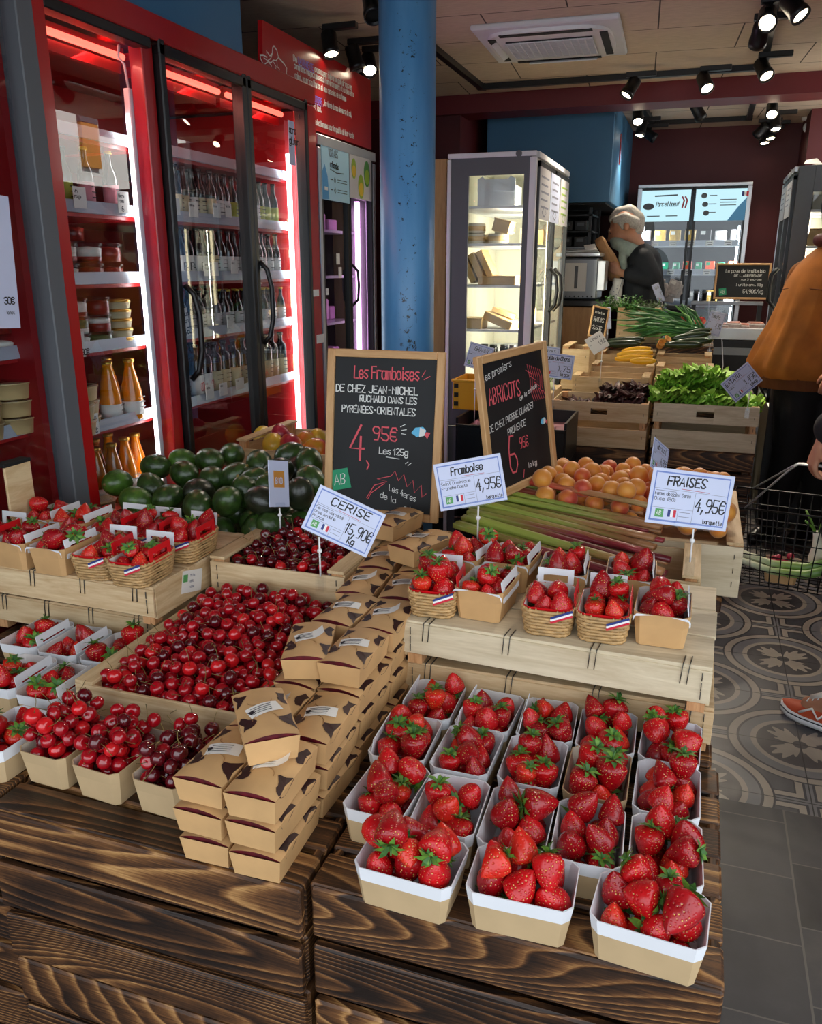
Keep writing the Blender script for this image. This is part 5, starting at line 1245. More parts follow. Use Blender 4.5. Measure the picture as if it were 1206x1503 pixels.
def price_card(label, c, w, h, rz, roll, tilt, title, lines, price, unit=None, clip_z=None, extra=None, plain_card=False, th=.0022, clip_x=0., col='card_blue', tw=.6, t0=.16, pw=.5):
    t = thing('price_card', label, 'price card', c, (Matrix.Rotation(rz, 4, 'Z') @ Matrix.Rotation(PI/2-tilt, 4, 'X') @ Matrix.Rotation(roll, 4, 'Z')).to_euler())
    a = MB(); a.box((0, 0, 0), (w, h, th), bev=.0008); a.build('card', col, t); z = th/2+.0002
    if not plain_card:
        a = MB(); bw = w*.022; ix, iy = w*.45, h*.43
        a.stroke([(-ix, -iy), (ix, -iy), (ix, iy), (-ix, iy), (-ix, -iy)], bw, off=z); a.build('printed_rim', 'card_rim', t)
        a = MB(); lw = w*.004
        a.stroke([(-ix, h*.14), (ix, h*.12)], lw, off=z); a.stroke([(w*.06, h*.12), (w*.06, -iy)], lw, off=z); a.stroke([(-ix, -h*.20), (w*.06, -h*.2)], lw, off=z); a.stroke([(-w*.12, -h*.2), (-w*.12, -iy)], lw, off=z)
        for k in range(2): a.stroke([(-w*.10, -h*(.25+.08*k)), (w*.03, -h*(.25+.08*k))], lw*1.6, off=z)
        a.stroke([(-w*.42, h*.105), (-w*.18, h*.10)], lw*1.6, off=z); a.build('printed_lines', 'ink_grey', t)
        a = MB(); a.stroke([(-w*.12, h*.165), (w*.22, h*.15)], w*.006, off=z); a.build('red_underline', 'ink_red', t)
        a = MB(); a.box((-w*.345, -h*.30, th/2), (w*.10, h*.15, .0006)); lg = a.build('bio_logo', 'green_logo', t); b = MB(); fit(b, 'AB', -w*.38, -h*.335, h*.075, w*.006, w*.07, off=th/2+.0007); b.build('logo_letters', 'white', lg)
        for k, m in enumerate(('flag_b', 'white', 'flag_r')): a = MB(); a.box((-w*.225+k*w*.034, -h*.29, th/2), (w*.034, h*.13, .0006)); a.build('flag_stripe', m, t)
    a = MB(); fit(a, title, -w*.42+w*t0, h*.21, h*.16, w*.02, w*tw, 0, None, .08, off=z, rise=.02)
    for k, s in enumerate(lines): fit(a, s, -w*.43, h*.02-k*h*.095, h*.06, w*.006, min(w*.44, w*.03*len(s)), off=z)
    if price: fit(a, price, w*(.42-pw*.72) if False else w*.075, -h*.20, h*.23, w*.018, w*pw*.76, 0, None, .05, off=z)
    if unit: fit(a, unit, w*.16, -h*.38, h*.13, w*.016, w*.04*len(unit)+w*.03, off=z)
    if extra: fit(a, extra, w*.2, -h*.40, h*.07, w*.008, w*.24, off=z)
    a.build('handwriting', 'ink', t)
    a = MB(); a.box((clip_x, -h*.47, .0), (w*.5, h*.12, th*2.6), bev=.001); a.build('clear_holder', 'clear', t)
    if clip_z is not None:
        # stem and clothes-peg clip down to the edge it is clamped on (in world terms straight down)
        bpy.context.view_layer.update(); inv = t.matrix_world.inverted(); p0 = t.matrix_world @ Vector((clip_x, -h*.52, 0)); p1 = Vector((p0.x, p0.y, clip_z))
        a = MB(); a.tube([inv @ p0, inv @ (p0.lerp(p1, .5)), inv @ p1], .0022, 6); a.sphere(inv @ p0.lerp(p1, .35), .006, 10, 6); a.build('ball_stem', 'white', t)
        a = MB(); q = inv.to_3x3()
        for k in (-1, 1):
            vs = [p1+Vector((sx*.011, k*(.004+.003*abs(f_)), .012-.05*f_)) for f_ in (0, .35, .7, 1) for sx in (-1, 1)]
            vs = [inv @ v for v in vs]; a.add(vs, [(2*i, 2*i+2, 2*i+3, 2*i+1) for i in range(3)])
        a.build('clip', 'clear', t)
    return t
yw = YAW
price_card('white price card CERISE 15,90€ tilted on a clip over the upper cherry crate', at(504, 765, y=1.62), .163, .108, yw, R(-25), R(12), 'CERISE', ['Cerise variété', 'Drôme Ardèche', 'France'], '15,90€', 'Kg', .868, clip_x=-.035, pw=.52)
price_card('white price card FRAMBOISE 4,95€ on a clip behind the right tray stack baskets', at(690, 708, y=1.86), .165, .116, yw, R(10), R(8), 'Framboise', ['Saint Dominique', 'Franche Comte'], '4,95€', None, .905, 'barquette', clip_x=.01, t0=.16, tw=.48)
price_card('white price card FRAISES 4,95€ on a clip at the aisle end', at(1012, 733, y=1.87), .185, .126, yw, R(-7), R(8), 'FRAISES', ['Ferme de Saint Denis', 'Oise (60)'], '4,95€', None, .905, 'barquette', clip_x=.02, t0=.12, tw=.48)
price_card('small pale card turned edgeways behind the FRAISES card', at(968, 672, y=2.28), .10, .085, yw+R(50), R(-30), R(10), 'abricot', ['vrac'], '6,95€', None, .86)
price_card('white card with orange square leaning among the avocados', at(409, 710, y=1.90), .085, .125, yw+R(62), R(-14), R(10), ' ', [], None, None, .87, plain_card=True)
p = at(409, 706, y=1.895); a = MB()
t = [o for o in bpy.data.objects if o.get('label', '').startswith('white card with orange')][0]
a.box((0, .012, .0016), (.045, .045, .0006)); a.build('orange_square', 'shutter', t); a = MB(); fit(a, 'BIO', -.015, .0, .016, .003, .03, off=.0024); a.build('square_letters', 'card_blue', t)

# ================================================================== fruit behind
def merge_proto(name, mb, mat, cat): return Proto(tag(mb.build(name, mat), '', cat))
def avo_mat(n, c1, c2):
    t = NT(n); v = t.coord(); nz = t.noise(v, 45, 3); t.base(t.ramp(nz, [(.3, c1), (.75, c2)])); t.setb(Roughness=.32, Coat_Weight=.3, Coat_Roughness=.2)
    t.bump(t.noise(v, 190, 2), .45, .002); return t.m
M['avo1'] = avo_mat('avocado_green', '#1b2e12', '#3c5c22'); M['avo2'] = avo_mat('avocado_dark', '#161b12', '#2b331f'); M['avo3'] = avo_mat('avocado_light', '#2c4a17', '#527a2a')
AV = []
for m in ('avo1', 'avo2', 'avo3'):
    a = MB(); pr = []
    for i in range(15):
        u = i/14; q = PI*u; r = .041*math.sin(q)*(1-.18*max(0, u-.35)); pr.append((max(r, 1e-5), -.05*math.cos(q)))
    a.lathe(pr, 18); b = a.build('avocado', m); tag(b, '', 'avocado'); s = MB(); s.lathe([(.004, .046), (.005, .052), (.003, .055), (0, .055)], 8); s.build('stem_end', 'stem', b); AV.append(Proto(b))
avs = [(229, 685, 2.16, 0), (270, 695, 2.12, 0), (307, 676, 2.22, 0), (172, 709, 2.0, 2), (222, 716, 2.03, 0), (248, 731, 1.95, 0), (292, 722, 2.01, 1), (312, 703, 2.12, 0), (345, 699, 2.14, 0), (333, 736, 1.93, 0), (361, 722, 2.02, 0), (381, 681, 2.21, 0), (374, 705, 2.11, 0), (270, 678, 2.22, 2), (385, 735, 1.94, 1), (408, 692, 2.18, 1), (454, 680, 2.22, 0), (457, 706, 2.10, 0), (436, 688, 2.26, 1), (398, 718, 2.03, 0), (200, 735, 1.92, 2), (290, 742, 1.91, 0), (340, 668, 2.30, 0), (425, 668, 2.30, 0), (440, 725, 2.03, 1)]
for i, (px, py, y, k) in enumerate(avs):
    p = at(px, py, y=y); AV[k].put(p, (rng.uniform(0, 6), rng.uniform(0, 6), rng.uniform(0, 6)), f"{['glossy green', 'blackish', 'light green'][k]} avocado in the crate under the cabinet", f"{['glossy green', 'blackish', 'light green'][k]} avocados", 1.04)
low = MB()
for i in range(34): low.sphere((rng.uniform(-1.5, -.98), rng.uniform(1.92, 2.32), rng.uniform(.80, .86)), .042, 10, 7, 0, (1, 1, 1.2), (rng.uniform(0, 3), rng.uniform(0, 3), 0))
tag(low.build('avocado_layer', 'avo1'), 'lower layer of avocados under the loose top ones', 'avocados', None, 'stuff')
tray('pale crate holding the avocado pile', -1.24, 2.12, .752, .58, .46, .09)
riser('upturned tray under the avocado crate', -1.24, 2.12, DZ+.002, .58, .46, .098)
M['mango'] = NT('mango_skin').m
def mango():
    t = NT('mango_blush'); v = t.coord(); nz = t.noise(v, 9, 2); t.base(t.ramp(nz, [(.38, '#c99a2c'), (.5, '#d0682c'), (.62, '#a5243a')])); t.setb(Roughness=.3, Coat_Weight=.3); return t.m
M['mango'] = mango(); M['mango_y'] = plain('mango_yellow', '#d2b13a', .3, coat=.3, var=.2, vs=20); M['mango_r'] = plain('mango_red', '#a62a3e', .3, coat=.3, var=.25, vs=12)
MG = []
for m in ('mango', 'mango_y', 'mango_r'):
    a = MB(); a.sphere((0, 0, 0), .042, 16, 11, 0, (1, .86, 1.2)); b = a.build('mango', m); tag(b, '', 'mango'); s = MB(); s.lathe([(.003, .048), (.004, .053), (0, .053)], 7); s.build('stem_end', 'stem', b); MG.append(Proto(b))
for i, (px, py, y, k, l) in enumerate(((413, 640, 2.80, 2, 'deep red mango on top of the mango crate'), (400, 651, 2.70, 1, 'leftmost yellow mango in the mango crate'), (428, 654, 2.70, 0, 'red and yellow mango in the middle of the mango crate'), (447, 651, 2.78, 0, 'blushing mango right of the deep red one'), (467, 646, 2.84, 1, 'yellow mango at the back right of the mango crate'), (464, 659, 2.70, 0, 'blushing mango beside the chalkboard'), (385, 640, 2.88, 1, 'yellow mango at the back left of mango crate'))):
    MG[k].put(at(px, py, y=y), (rng.uniform(0, 6), rng.uniform(0, 6), rng.uniform(0, 6)), l)
tray('small pale crate of mangoes below the glass doors', -1.33, 2.81, .80, .50, .42, .115, ph=.14)
riser('upturned tray stack under the mango crate', -1.33, 2.815, DZ+.002, .50, .42, .142)
pallet_crate('pallet_crate', 'scorched wooden crate under the mango crate', -1.60, -1.0, 2.605, 3.06, .0, DZ, 6)
# rhubarb
def rhub(n, c0, c1, c2):
    t = NT(n); tc = t.n('ShaderNodeTexCoord'); sp = t.n('ShaderNodeSeparateXYZ'); t.l(tc.outputs['Generated'], sp.inputs[0])
    st = t.noise(t.coord((1.5, 40, 40), rnd=9), 4, 3); f = t.math('ADD', sp.outputs[0], t.math('MULTIPLY', t.math('SUBTRACT', st, .5), .55))
    t.base(t.ramp(f, [(.1, c0), (.5, c1), (.85, c2)])); t.setb(Roughness=.34); t.bump(st, .5, .003); return t.m
M['rhub_g'] = rhub('rhubarb_green', '#9fae4c', '#8f9c48', '#a8774f'); M['rhub_m'] = rhub('rhubarb_mixed', '#8ea047', '#a08a4c', '#8e2f35'); M['rhub_r'] = rhub('rhubarb_red', '#c2483c', '#b0764f', '#a98c5c'); M['rhub_d'] = rhub('rhubarb_dark', '#8f9a45', '#7a2530', '#5c141f')
nr = 20
for i in range(nr):
    f = i/(nr-1); e = rng.uniform(-4, 4)
    L_ = at(742-70*f+rng.uniform(-8, 10), 706+62*f+e, z=.905+.02*math.sin(i*2.1)); R_ = at(948+36*f+rng.uniform(-25, 14), 738+118*f+e, z=.895+.014*math.sin(i*1.7))
    if i == 0: L_, R_ = at(772, 706, z=.945), at(955, 742, z=.94)
    m = 'rhub_r' if i in (0, 3) else ('rhub_d' if f > .62 and i % 2 else ('rhub_m' if i % 3 == 0 else 'rhub_g'))
    d = R_-L_; ln = d.length; a = MB(); N = 9; rr = .0145*rng.uniform(.8, 1.2); rings = []; bow = rng.uniform(-.012, .012)
    for k in range(N+1):
        u = k/N; x = ln*u; ry = rr*(1.15-.35*u); rz_ = rr*.72*(1.1-.3*u); ring = []
        for j in range(14):
            q = 2*PI*j/14; rib = 1+.06*math.cos(7*q)-(.28 if math.sin(q) > .75 else 0); ring.append((x, bow*math.sin(PI*u)+ry*math.cos(q)*rib, rz_*math.sin(q)*rib))
        rings.append(ring)
    a.loft(rings, 0, True, True, True)
    o = a.build('rhubarb_stalk', M[m], None, L_, d.to_track_quat('X', 'Z').to_euler())
    nm = {'rhub_r': 'red-based', 'rhub_g': 'green', 'rhub_m': 'green and pink', 'rhub_d': 'dark red'}[m]
    tag(o, f"{nm} rhubarb stalk, {ORD[i]} from the apricots towards the strawberries" if i else 'thick red-based rhubarb stalk lying on top against the apricots', 'rhubarb', 'rhubarb stalks')
tray('crate under the rhubarb stalks behind the right tray stack', -.205, 2.03, DZ+.002, .53, .25, .205)
# apricots
def apri(n, a_, b_, c_):
    t = NT(n); v = t.coord(); nz = t.noise(v, 22, 2); t.base(t.ramp(nz, [(.36, a_), (.55, b_), (.7, c_)])); t.setb(Roughness=.5, Sheen_Weight=.25); t.bump(t.noise(v, 300, 2), .08, .001); return t.m
M['apr1'] = apri('apricot_orange', '#e09a3a', '#dc8a34', '#d2662e'); M['apr2'] = apri('apricot_blush', '#dc8433', '#c94f2c', '#ae3327')
AP = []
for m in ('apr1', 'apr1', 'apr2'):
    a = MB(); pr = []; n = 14
    a.sphere((0, 0, 0), .024, 18, 12, 0, (1, .96, 1.0))
    for v in a.v:
        q = math.atan2(v.y, v.x); g = math.exp(-(q/.22)**2); v.x *= 1-.10*g; v.z *= .97
    AP.append(merge_proto('apricot', a, m, 'apricot'))
pl = pile(.56, .50, .845, [rng.uniform(.024, .030) for _ in range(165)], .04, .9, 26); pl.sort(key=lambda q: -q[2]); low = MB(); na = 0
for i, (x, y, z, r) in enumerate(pl):
    p = Vector((-.135+x, 2.48+y, z))
    if i < 70:
        k = rng.choice((0, 1, 1, 2)); AP[k].put(p, (rng.uniform(-.8, .8), rng.uniform(-.8, .8), rng.uniform(0, 6)), f"{'blushing red' if k == 2 else 'plain orange'} apricot in the crate behind the rhubarb", f"{'blushing' if k == 2 else 'orange'} apricots", r/.024)
    else: low.sphere(p, r, 10, 7)
tag(low.build('apricot_layer', 'apr1'), 'lower layer of apricots under the loose top ones', 'apricots', None, 'stuff')
tray('pale crate of apricots with its corner showing beside the aisle', -.135, 2.48, .70, .60, .56, .155, mat='poplar_grey')
pallet_crate('pallet_crate', 'low scorched crate bridging under the apricot crate', -.42, .13, 2.2, 2.76, DZ+.001, .697, 1, False)
# bare wooden display box at the left edge
t = thing('display_box', 'light wooden display box with black top at the left edge by the baskets', 'box', (-1.673, 1.64, .853))
a = MB(); a.box((.014, 0, .10), (.008, .09, .20), bev=.002); a.box((-.003, .04, .1), (.026, .009, .2)); a.box((-.003, -.038, .03), (.026, .012, .05)); a.box((-.003, 0, .006), (.026, .08, .012)); a.build('wooden_sides', 'poplar_y', t)
a = MB(); a.box((.001, 0, .205), (.036, .095, .01), bev=.002); a.build('black_top', 'black_matte', t)
for (px, py, y, l) in ((1190, 2000, 0, ''),): pass
t = thing('plastic_bowl', 'small white plastic bowl on the ledge behind the avocados', 'bowl', (-1.60, 2.47, .752)); a = MB(); a.lathe([(.035, 0), (.048, .045), (.050, .047), (.046, .046), (.033, .004), (0, .004)], 18); a.build('bowl_body', 'white_card', t); a = MB(); a.lathe([(.050, .044), (.053, .047), (.050, .050), (.047, .047)], 18); a.build('bowl_rim', 'paper', t)
# ================================================================== vegetable stall further back
def px_box(px0, px1, y): return at(px0, 500, y=y).x, at(px1, 500, y=y).x
pallet_crate('pallet_crate', 'scorched crate under the oak-leaf lettuce crate', -.70, -.195, 4.27, 4.68, .0, DZ, 6)
pallet_crate('pallet_crate', 'scorched crate under the batavia lettuce crate at the aisle', -.185, .325, 4.34, 4.70, .0, DZ, 6)
tray('slatted crate of dark oak-leaf lettuce with a hand hole', -.447, 4.43, DZ+.002, .487, .34, .235, slots=True, handle=True)
tray('slatted crate of bright green batavia with a hand hole at the aisle', .070, 4.51, DZ+.002, .502, .34, .235, mat='poplar_grey', slots=True, handle=True)
def lettuce(nm, cols, n, R0, frill, seed):
    """a loose rosette: broad leaves that rise, fan out and ruffle hard along the rim"""
    r = random.Random(seed); t = thing(nm, '', 'lettuce')
    for li, m in enumerate(cols):
        a = MB()
        for i in range(n):
            q = r.uniform(0, 2*PI); tilt = r.uniform(.35, .95) if li == 0 else r.uniform(.9, 1.5); L_ = R0*r.uniform(.75, 1.1)*(1 if li == 0 else .9); k = 12; rows_ = []; ph = r.uniform(0, 6)
            for u in (0, .3, .55, .75, .9, 1.0):
                row = []; bend = tilt-1.5*u*u*(1-.3*li)
                for j in range(k+1):
                    v = j/k*2-1; half = R0*(.10+.62*u)*(1-.18*u*u)
                    edge = u**2*(.35+.65*abs(v))
                    ruf = frill*edge*(math.sin(j*2.1+ph+u*5)+.6*math.sin(j*3.7-ph))
                    rad = L_*u*math.cos(max(-.4, bend*.8))*(1-.12*v*v)+ruf*.8; z = .02+L_*u*max(-.1, math.sin(tilt-.75*u*u))+ruf+.02*u*v*v
                    off = v*half+ruf*.5
                    row.append((rad*math.cos(q)-off*math.sin(q), rad*math.sin(q)+off*math.cos(q), z))
                rows_.append(row)
            a.add([p for rw in rows_ for p in rw], [(b*(k+1)+j, b*(k+1)+j+1, (b+1)*(k+1)+j+1, (b+1)*(k+1)+j) for b in range(5) for j in range(k)], 0, True)
        a.build(('outer_leaves', 'inner_leaves')[li], m, t)
    return Proto(t)
M['bat1'] = plain('batavia_green', '#6fae2e', .5, var=.4, vs=25); M['bat2'] = plain('batavia_light', '#9acb48', .5, var=.3, vs=25)
M['oak1'] = plain('oakleaf_dark', '#33171a', .4, var=.5, vs=25); M['oak2'] = plain('oakleaf_brown', '#4a2320', .4, var=.4, vs=25)
LB = lettuce('batavia_lettuce', ('bat1', 'bat2'), 26, .095, .016, 4); LO = lettuce('oakleaf_lettuce', ('oak1', 'oak2'), 16, .08, .011, 5)
for i, (x, y, z, w) in enumerate(((-.12, 4.42, .83, 'front left'), (.02, 4.42, .83, 'front second'), (.15, 4.42, .82, 'front third'), (.25, 4.44, .80, 'front right corner'), (-.10, 4.58, .86, 'back left'), (.04, 4.60, .88, 'back middle'), (.19, 4.60, .85, 'back right'), (.03, 4.50, .93, 'topmost of the heap'), (-.07, 4.50, .90, 'upper left of the heap'), (.13, 4.50, .91, 'upper right of the heap'))):
    LB.put((x, y+.02, z+.035), rng.uniform(0, 6), f'frilly green batavia lettuce, {w} of the aisle crate', 'batavia lettuces')
for i, (x, y, z, w) in enumerate(((-.30, 4.40, .84, 'front right'), (-.42, 4.42, .83, 'front middle'), (-.58, 4.42, .79, 'front left'), (-.28, 4.53, .87, 'back right'), (-.40, 4.54, .86, 'back middle'))):
    LO.put((x, y, z), rng.uniform(0, 6), f'dark red oak-leaf lettuce, {w} of its slatted crate', 'oak-leaf lettuces')
# second row: shallow poplar crates
pallet_crate('pallet_crate', 'scorched crate under the shallow crates behind the lettuces', -.75, .34, 4.73, 5.62, .0, .84, 6)
def shallow(label, px0, px1, y, ztop, d=.32, h=.10, mat='poplar'):
    x0, x1 = px_box(px0, px1, y); return tray(label, (x0+x1)/2, y+d/2, ztop-h, x1-x0, d, h, mat)
shallow('empty-fronted poplar crate right behind the oak-leaf lettuce', 843, 957, 4.78, .955, .26, .112)
shallow('poplar crate with a few courgettes behind the batavia', 964, 1058, 4.80, .945, .26, .10)
shallow('poplar crate of yellow courgettes in the third row', 868, 962, 5.10, .985, .24, .14)
shallow('poplar crate in the third row at the aisle, behind the batavia', 966, 1052, 5.12, .985, .24, .14)
shallow('poplar crate under the cucumbers, fourth row left', 878, 962, 5.38, 1.035, .24, .19)
shallow('poplar crate under the courgettes, fourth row at aisle', 965, 1047, 5.38, 1.03, .24, .185)
def veg(name, cat, label, p, q, r, mat, group, taper=.55, n=8, sides=10, cap=None):
    p, q = Vector(p), Vector(q); d = q-p; ln = d.length; a = MB(); pts = []; rs = []
    for k in range(n+1):
        u = k/n; pts.append((ln*u, .03*ln*math.sin(PI*u), 0)); rs.append(r*max(.12, math.sin(PI*min(1, max(0, .08+u*.84)))**taper))
    a.tube(pts, rs, sides); o = a.build(name, mat, None, p, d.to_track_quat('X', 'Z').to_euler()); tag(o, label, cat, group)
    if cap: b = MB(); b.tube([(ln*.99, 0, 0), (ln*1.05, .004, 0)], [r*.3, r*.22], 6); b.build('stem_end', cap, o)
    return o
M['courgette_y'] = plain('yellow_courgette', '#f0b41c', .32, coat=.2, var=.08); M['cucumber'] = plain('cucumber_green', '#1c3313', .32, coat=.25, var=.35, vs=30)
M['scallion'] = plain('scallion_green', '#2f6a2e', .4, var=.4, vs=20); M['scallion2'] = plain('scallion_light', '#5f9a45', .4, var=.35, vs=20); M['tomato'] = plain('tomato_red', '#d3342a', .25, coat=.4, var=.15); M['herb'] = plain('herb_green', '#3d7a30', .5, var=.45, vs=40); M['herb2'] = plain('herb_grey_green', '#56674a', .5, var=.4, vs=40)
for i, (a_, b_) in enumerate((((905, 521), (958, 517)), ((902, 527), (958, 524)), (((912, 516)), (955, 512)), ((925, 530), (962, 530)))):
    veg('yellow_courgette', 'courgette', f"yellow courgette, {['second from back', 'second from front', 'rearmost', 'frontmost'][i]} in its crate", at(*a_, y=5.06-.02*i if i != 2 else 5.2), at(*b_, y=5.06-.02*i if i != 2 else 5.2), .022, 'courgette_y', 'yellow courgettes', cap='stem')
for i, (a_, b_, y) in enumerate((((890, 502), (945, 498), 5.50), ((886, 506), (940, 504), 5.42), ((985, 498), (1040, 490), 5.5), ((990, 503), (1044, 500), 5.42), ((975, 506), (1030, 506), 5.40), ((1000, 494), (1042, 484), 5.56))):
    veg('cucumber', 'cucumber', f"dark green cucumber, {['left pair, rear', 'left pair, front', 'right group, second from rear', 'right group, third from rear', 'right group, frontmost', 'right group, rearmost'][i]}", at(*a_, y=y), at(*b_, y=y), .026, 'cucumber', 'cucumbers', cap='stem')
pallet_crate('pallet_crate', 'scorched crate under the scallions and the herb crate', -.625, .10, 5.66, 6.1, .0, 1.06, 8)
# scallions: a sheaf of single leaves, white ends to the left behind
for i in range(60):
    f = i/59; px0 = rng.uniform(990, 1042); py0 = 486+rng.uniform(-8, 14); px1 = 900+rng.uniform(-8, 55)+26*rng.random(); py1 = 452+48*f+rng.uniform(-10, 3)
    if i % 9 == 0: px1, py1 = rng.uniform(985, 1010), rng.uniform(440, 455)
    y = 5.72-.14*f; p, q = at(px0, py0, y=y-.02), at(px1, py1, y=y+.03)
    if q.z < 1.08: q.z = 1.08+rng.random()*.02
    if p.z < 1.08: p.z = 1.08+rng.random()*.02
    a = MB(); m = (p+q)/2+Vector((0, 0, .03)); a.tube([(0, 0, 0), (m-p)*.55, (m-p)*1.02, (q-p)*.8+Vector((0, 0, .006)), q-p], [.008, .0085, .008, .007, .002], 6)
    o = a.build('scallion', 'scallion2' if i % 4 == 0 else 'scallion', None, p); tag(o, f"long {'light' if i % 4 == 0 else 'dark'} green scallion in the sheaf before the tomatoes", 'scallion', f"{'light' if i % 4 == 0 else 'dark'} scallions in the sheaf")
TM = None
a = MB(); a.sphere((0, 0, 0), .033, 16, 10, 0, (1, 1, .85))
for v in a.v: q = math.atan2(v.y, v.x); v.x *= 1+.05*math.cos(5*q); v.y *= 1+.05*math.cos(5*q)
b = a.build('tomato', 'tomato'); tag(b, '', 'tomato'); s = MB(); s.lathe([(.012, .027), (.004, .031), (.002, .036), (0, .036)], 6); s.build('calyx', 'leaf2', b); TM = Proto(b)
for (px, py, y, l) in ((1005, 468, 5.85, 'tomato left of the pair behind the scallion roots'), (1021, 475, 5.80, 'front tomato behind the scallion roots'), (1028, 471, 5.88, 'right tomato behind the scallion roots'), (1012, 478, 5.78, 'lowest tomato beside the blue card'), (888, 489, 5.56, 'leftmost red tomato by the small chalkboard'), (898, 497, 5.57, 'red tomato left of the cucumbers'), (906, 491, 5.58, 'red tomato tucked beside the pink card')):
    TM.put(at(px, py, y=y) if px > 950 else Vector((at(px, 500, y=y).x, y, 1.066)), rng.uniform(0, 6), l)
for i, (px, py) in enumerate(((972, 502), (978, 499), (967, 506))):
    t = thing('courgette_flower', f"orange courgette flower, {['middle', 'upper', 'lower'][i]} of three on the crate edge", 'flower', at(px, py, y=5.44), (rng.uniform(0, 2), rng.uniform(0, 2), 0)); a = MB(); a.lathe([(.004, -.02), (.012, .0), (.026, .016), (.020, .017), (.008, .002)], 9); a.build('petals', 'shutter', t); b = MB(); b.tube([(0, 0, -.04), (0, 0, -.018)], .004, 6); b.build('stem', 'leaf', t)
# herb crate
x0, x1 = px_box(903, 966, 5.75)
zt = at(930, 452, y=5.75).z; zb = 1.062
tray('pale crate with fresh herbs standing behind the scallions', (x0+x1)/2, 5.92, zb, x1-x0, .33, zt-zb)
def herb(nm, m, seed, tall):
    r = random.Random(seed); t = thing(nm, '', 'herbs'); a = MB(); b = MB()
    for i in range(46):
        q = r.uniform(0, 6.28); le = r.uniform(.3, 1.3); L_ = tall*r.uniform(.6, 1.1); d = Vector((math.cos(q)*math.cos(le), math.sin(q)*math.cos(le), math.sin(le))); b.tube([(0, 0, 0), d*L_], .0012, 3)
        for k in range(5):
            c = d*L_*(.45+.14*k); q2 = r.uniform(0, 6.28); u = Vector((math.cos(q2), math.sin(q2), r.uniform(-.4, .6)))*.016; w = u.cross(d)*.6; a.add([c, c+u*.5+w, c+u, c+u*.5-w], [(0, 1, 2, 3)])
    a.build('leaves', m, t); b.build('stalks', 'leaf', t); return Proto(t)
H1 = herb('herb_bunch', 'herb', 2, .11); H2 = herb('herb_bunch', 'herb2', 3, .09)
for (px, y, k, l) in ((895, 5.80, H1, 'leftmost bunch of green herbs over the crate corner'), (915, 5.82, H1, 'second bunch of green herbs from the left'), (933, 5.88, H1, 'third bunch of green herbs from the left'), (948, 5.85, H2, 'grey-green bunch of thyme in the herb crate'), (963, 5.88, H2, 'rightmost grey-green bunch of thyme')):
    p = at(px, 450, y=y); k.put((p.x, y, zt-.035), rng.uniform(0, 6), l)
# narrow crates on the left with turnips, small boards and cards
pallet_crate('pallet_crate', 'scorched crate on the left under the small turnip crates', -1.20, -.79, 4.60, 5.2, .0, .84, 6) if False else None
pallet_crate('pallet_crate', 'scorched crate under the kohlrabi crates beside the cheese cabinet', -.82, -.705, 4.28, 4.70, .0, .80, 7)
t_ = tray('narrow poplar crate of kohlrabi beside the cheese cabinet', -.765, 4.50, .803, .11, .42, .10, mat='poplar')
M['turnip'] = plain('kohlrabi_pale', '#c8cf9a', .45, var=.12, vs=20)
for i, (x, y) in enumerate(((-.775, 4.40), (-.755, 4.50), (-.775, 4.60))):
    t = thing('kohlrabi', f"pale green kohlrabi, {['nearest', 'middle', 'farthest'][i]} in the narrow crate", 'kohlrabi', (x, y, .90)); a = MB(); a.sphere((0, 0, 0), .045, 14, 10, 0, (1, 1, .85)); a.build('bulb', 'turnip', t); b = MB()
    for k in range(5): q = k*1.25; b.tube([(0, 0, .03), (.02*math.cos(q), .02*math.sin(q), .06), (.05*math.cos(q), .05*math.sin(q), .09)], .003, 5)
    b.build('leaf_stalks', 'leaf', t)
p = at(862, 505, y=4.95); shallow('poplar crate under the small chalkboard, left end of third row', 826, 866, 4.95, 1.105, .30, .26)
t = chalkboard('small chalkboard leaning over the crates beside the cheese cabinet', at(862, 493, y=5.12), (.92, .3, -.20), (-.36, .22, .9), .105, .195, .010)
a = MB(); fit(a, 'RADIS', .02, .10, .026, .003, .065); fit(a, '2,50€', .02, .05, .024, .003, .06); fit(a, 'la botte', .02, .15, .014, .002, .06); a.build('white_lettering', 'chalk_w', t)
price_card('pink-white card clipped at the end of the courgette crates', at(876, 503, y=4.74), .105, .10, yw, R(32), R(20), 'Chou', ['rave'], '1,95€', None, .93, col='lab_white', plain_card=True)
price_card('white card FEUILLE DE CHÊNE 1,75€ beside the apricot chalkboard'.replace('Ê', 'E'), at(816, 537, y=4.22), .175, .125, yw, R(-7), R(6), 'Feuille de Chene', ['France', 'Cat 1'], '1,75', 'la pce', .85, tw=.78, t0=.02)
price_card('small card behind the apricot chalkboard, over the FEUILLE DE CHENE card', at(804, 522, y=4.5), .12, .10, yw, R(-8), R(8), 'Navet', ['botte'], '2,20', None, .86)
price_card('white card BATAVIA leaning at the aisle corner of the lettuce crate', at(1088, 561, y=4.33), .17, .12, yw, R(40), R(14), 'BATAVIA', ['France'], '1,45€', 'piece', .87, t0=.0, tw=.55)
price_card('card tilted in front of the yellow crate, left of the apricot chalkboard', at(703, 524, y=3.9), .12, .12, yw, R(-16), R(8), 'GRANNY', ['pomme'], '3,20', None, .80)
price_card('pale blue card beside the tomatoes and cucumbers', at(1049, 475, y=5.6), .095, .15, yw+R(-20), R(-12), R(15), 'Tomate', ['coeur'], '4,90€', None, 1.04, t0=.05)
price_card('white card seen almost edge-on at the aisle crates', at(1060, 517, y=5.0), .10, .14, yw+R(72), R(8), R(8), 'Courg', ['bio'], '3,5', None, .90)
price_card('pale card sticking up among the scallions', at(966, 430, y=5.95), .05, .13, yw, R(24), R(8), 'Cebette', [], '2€', None, 1.10)
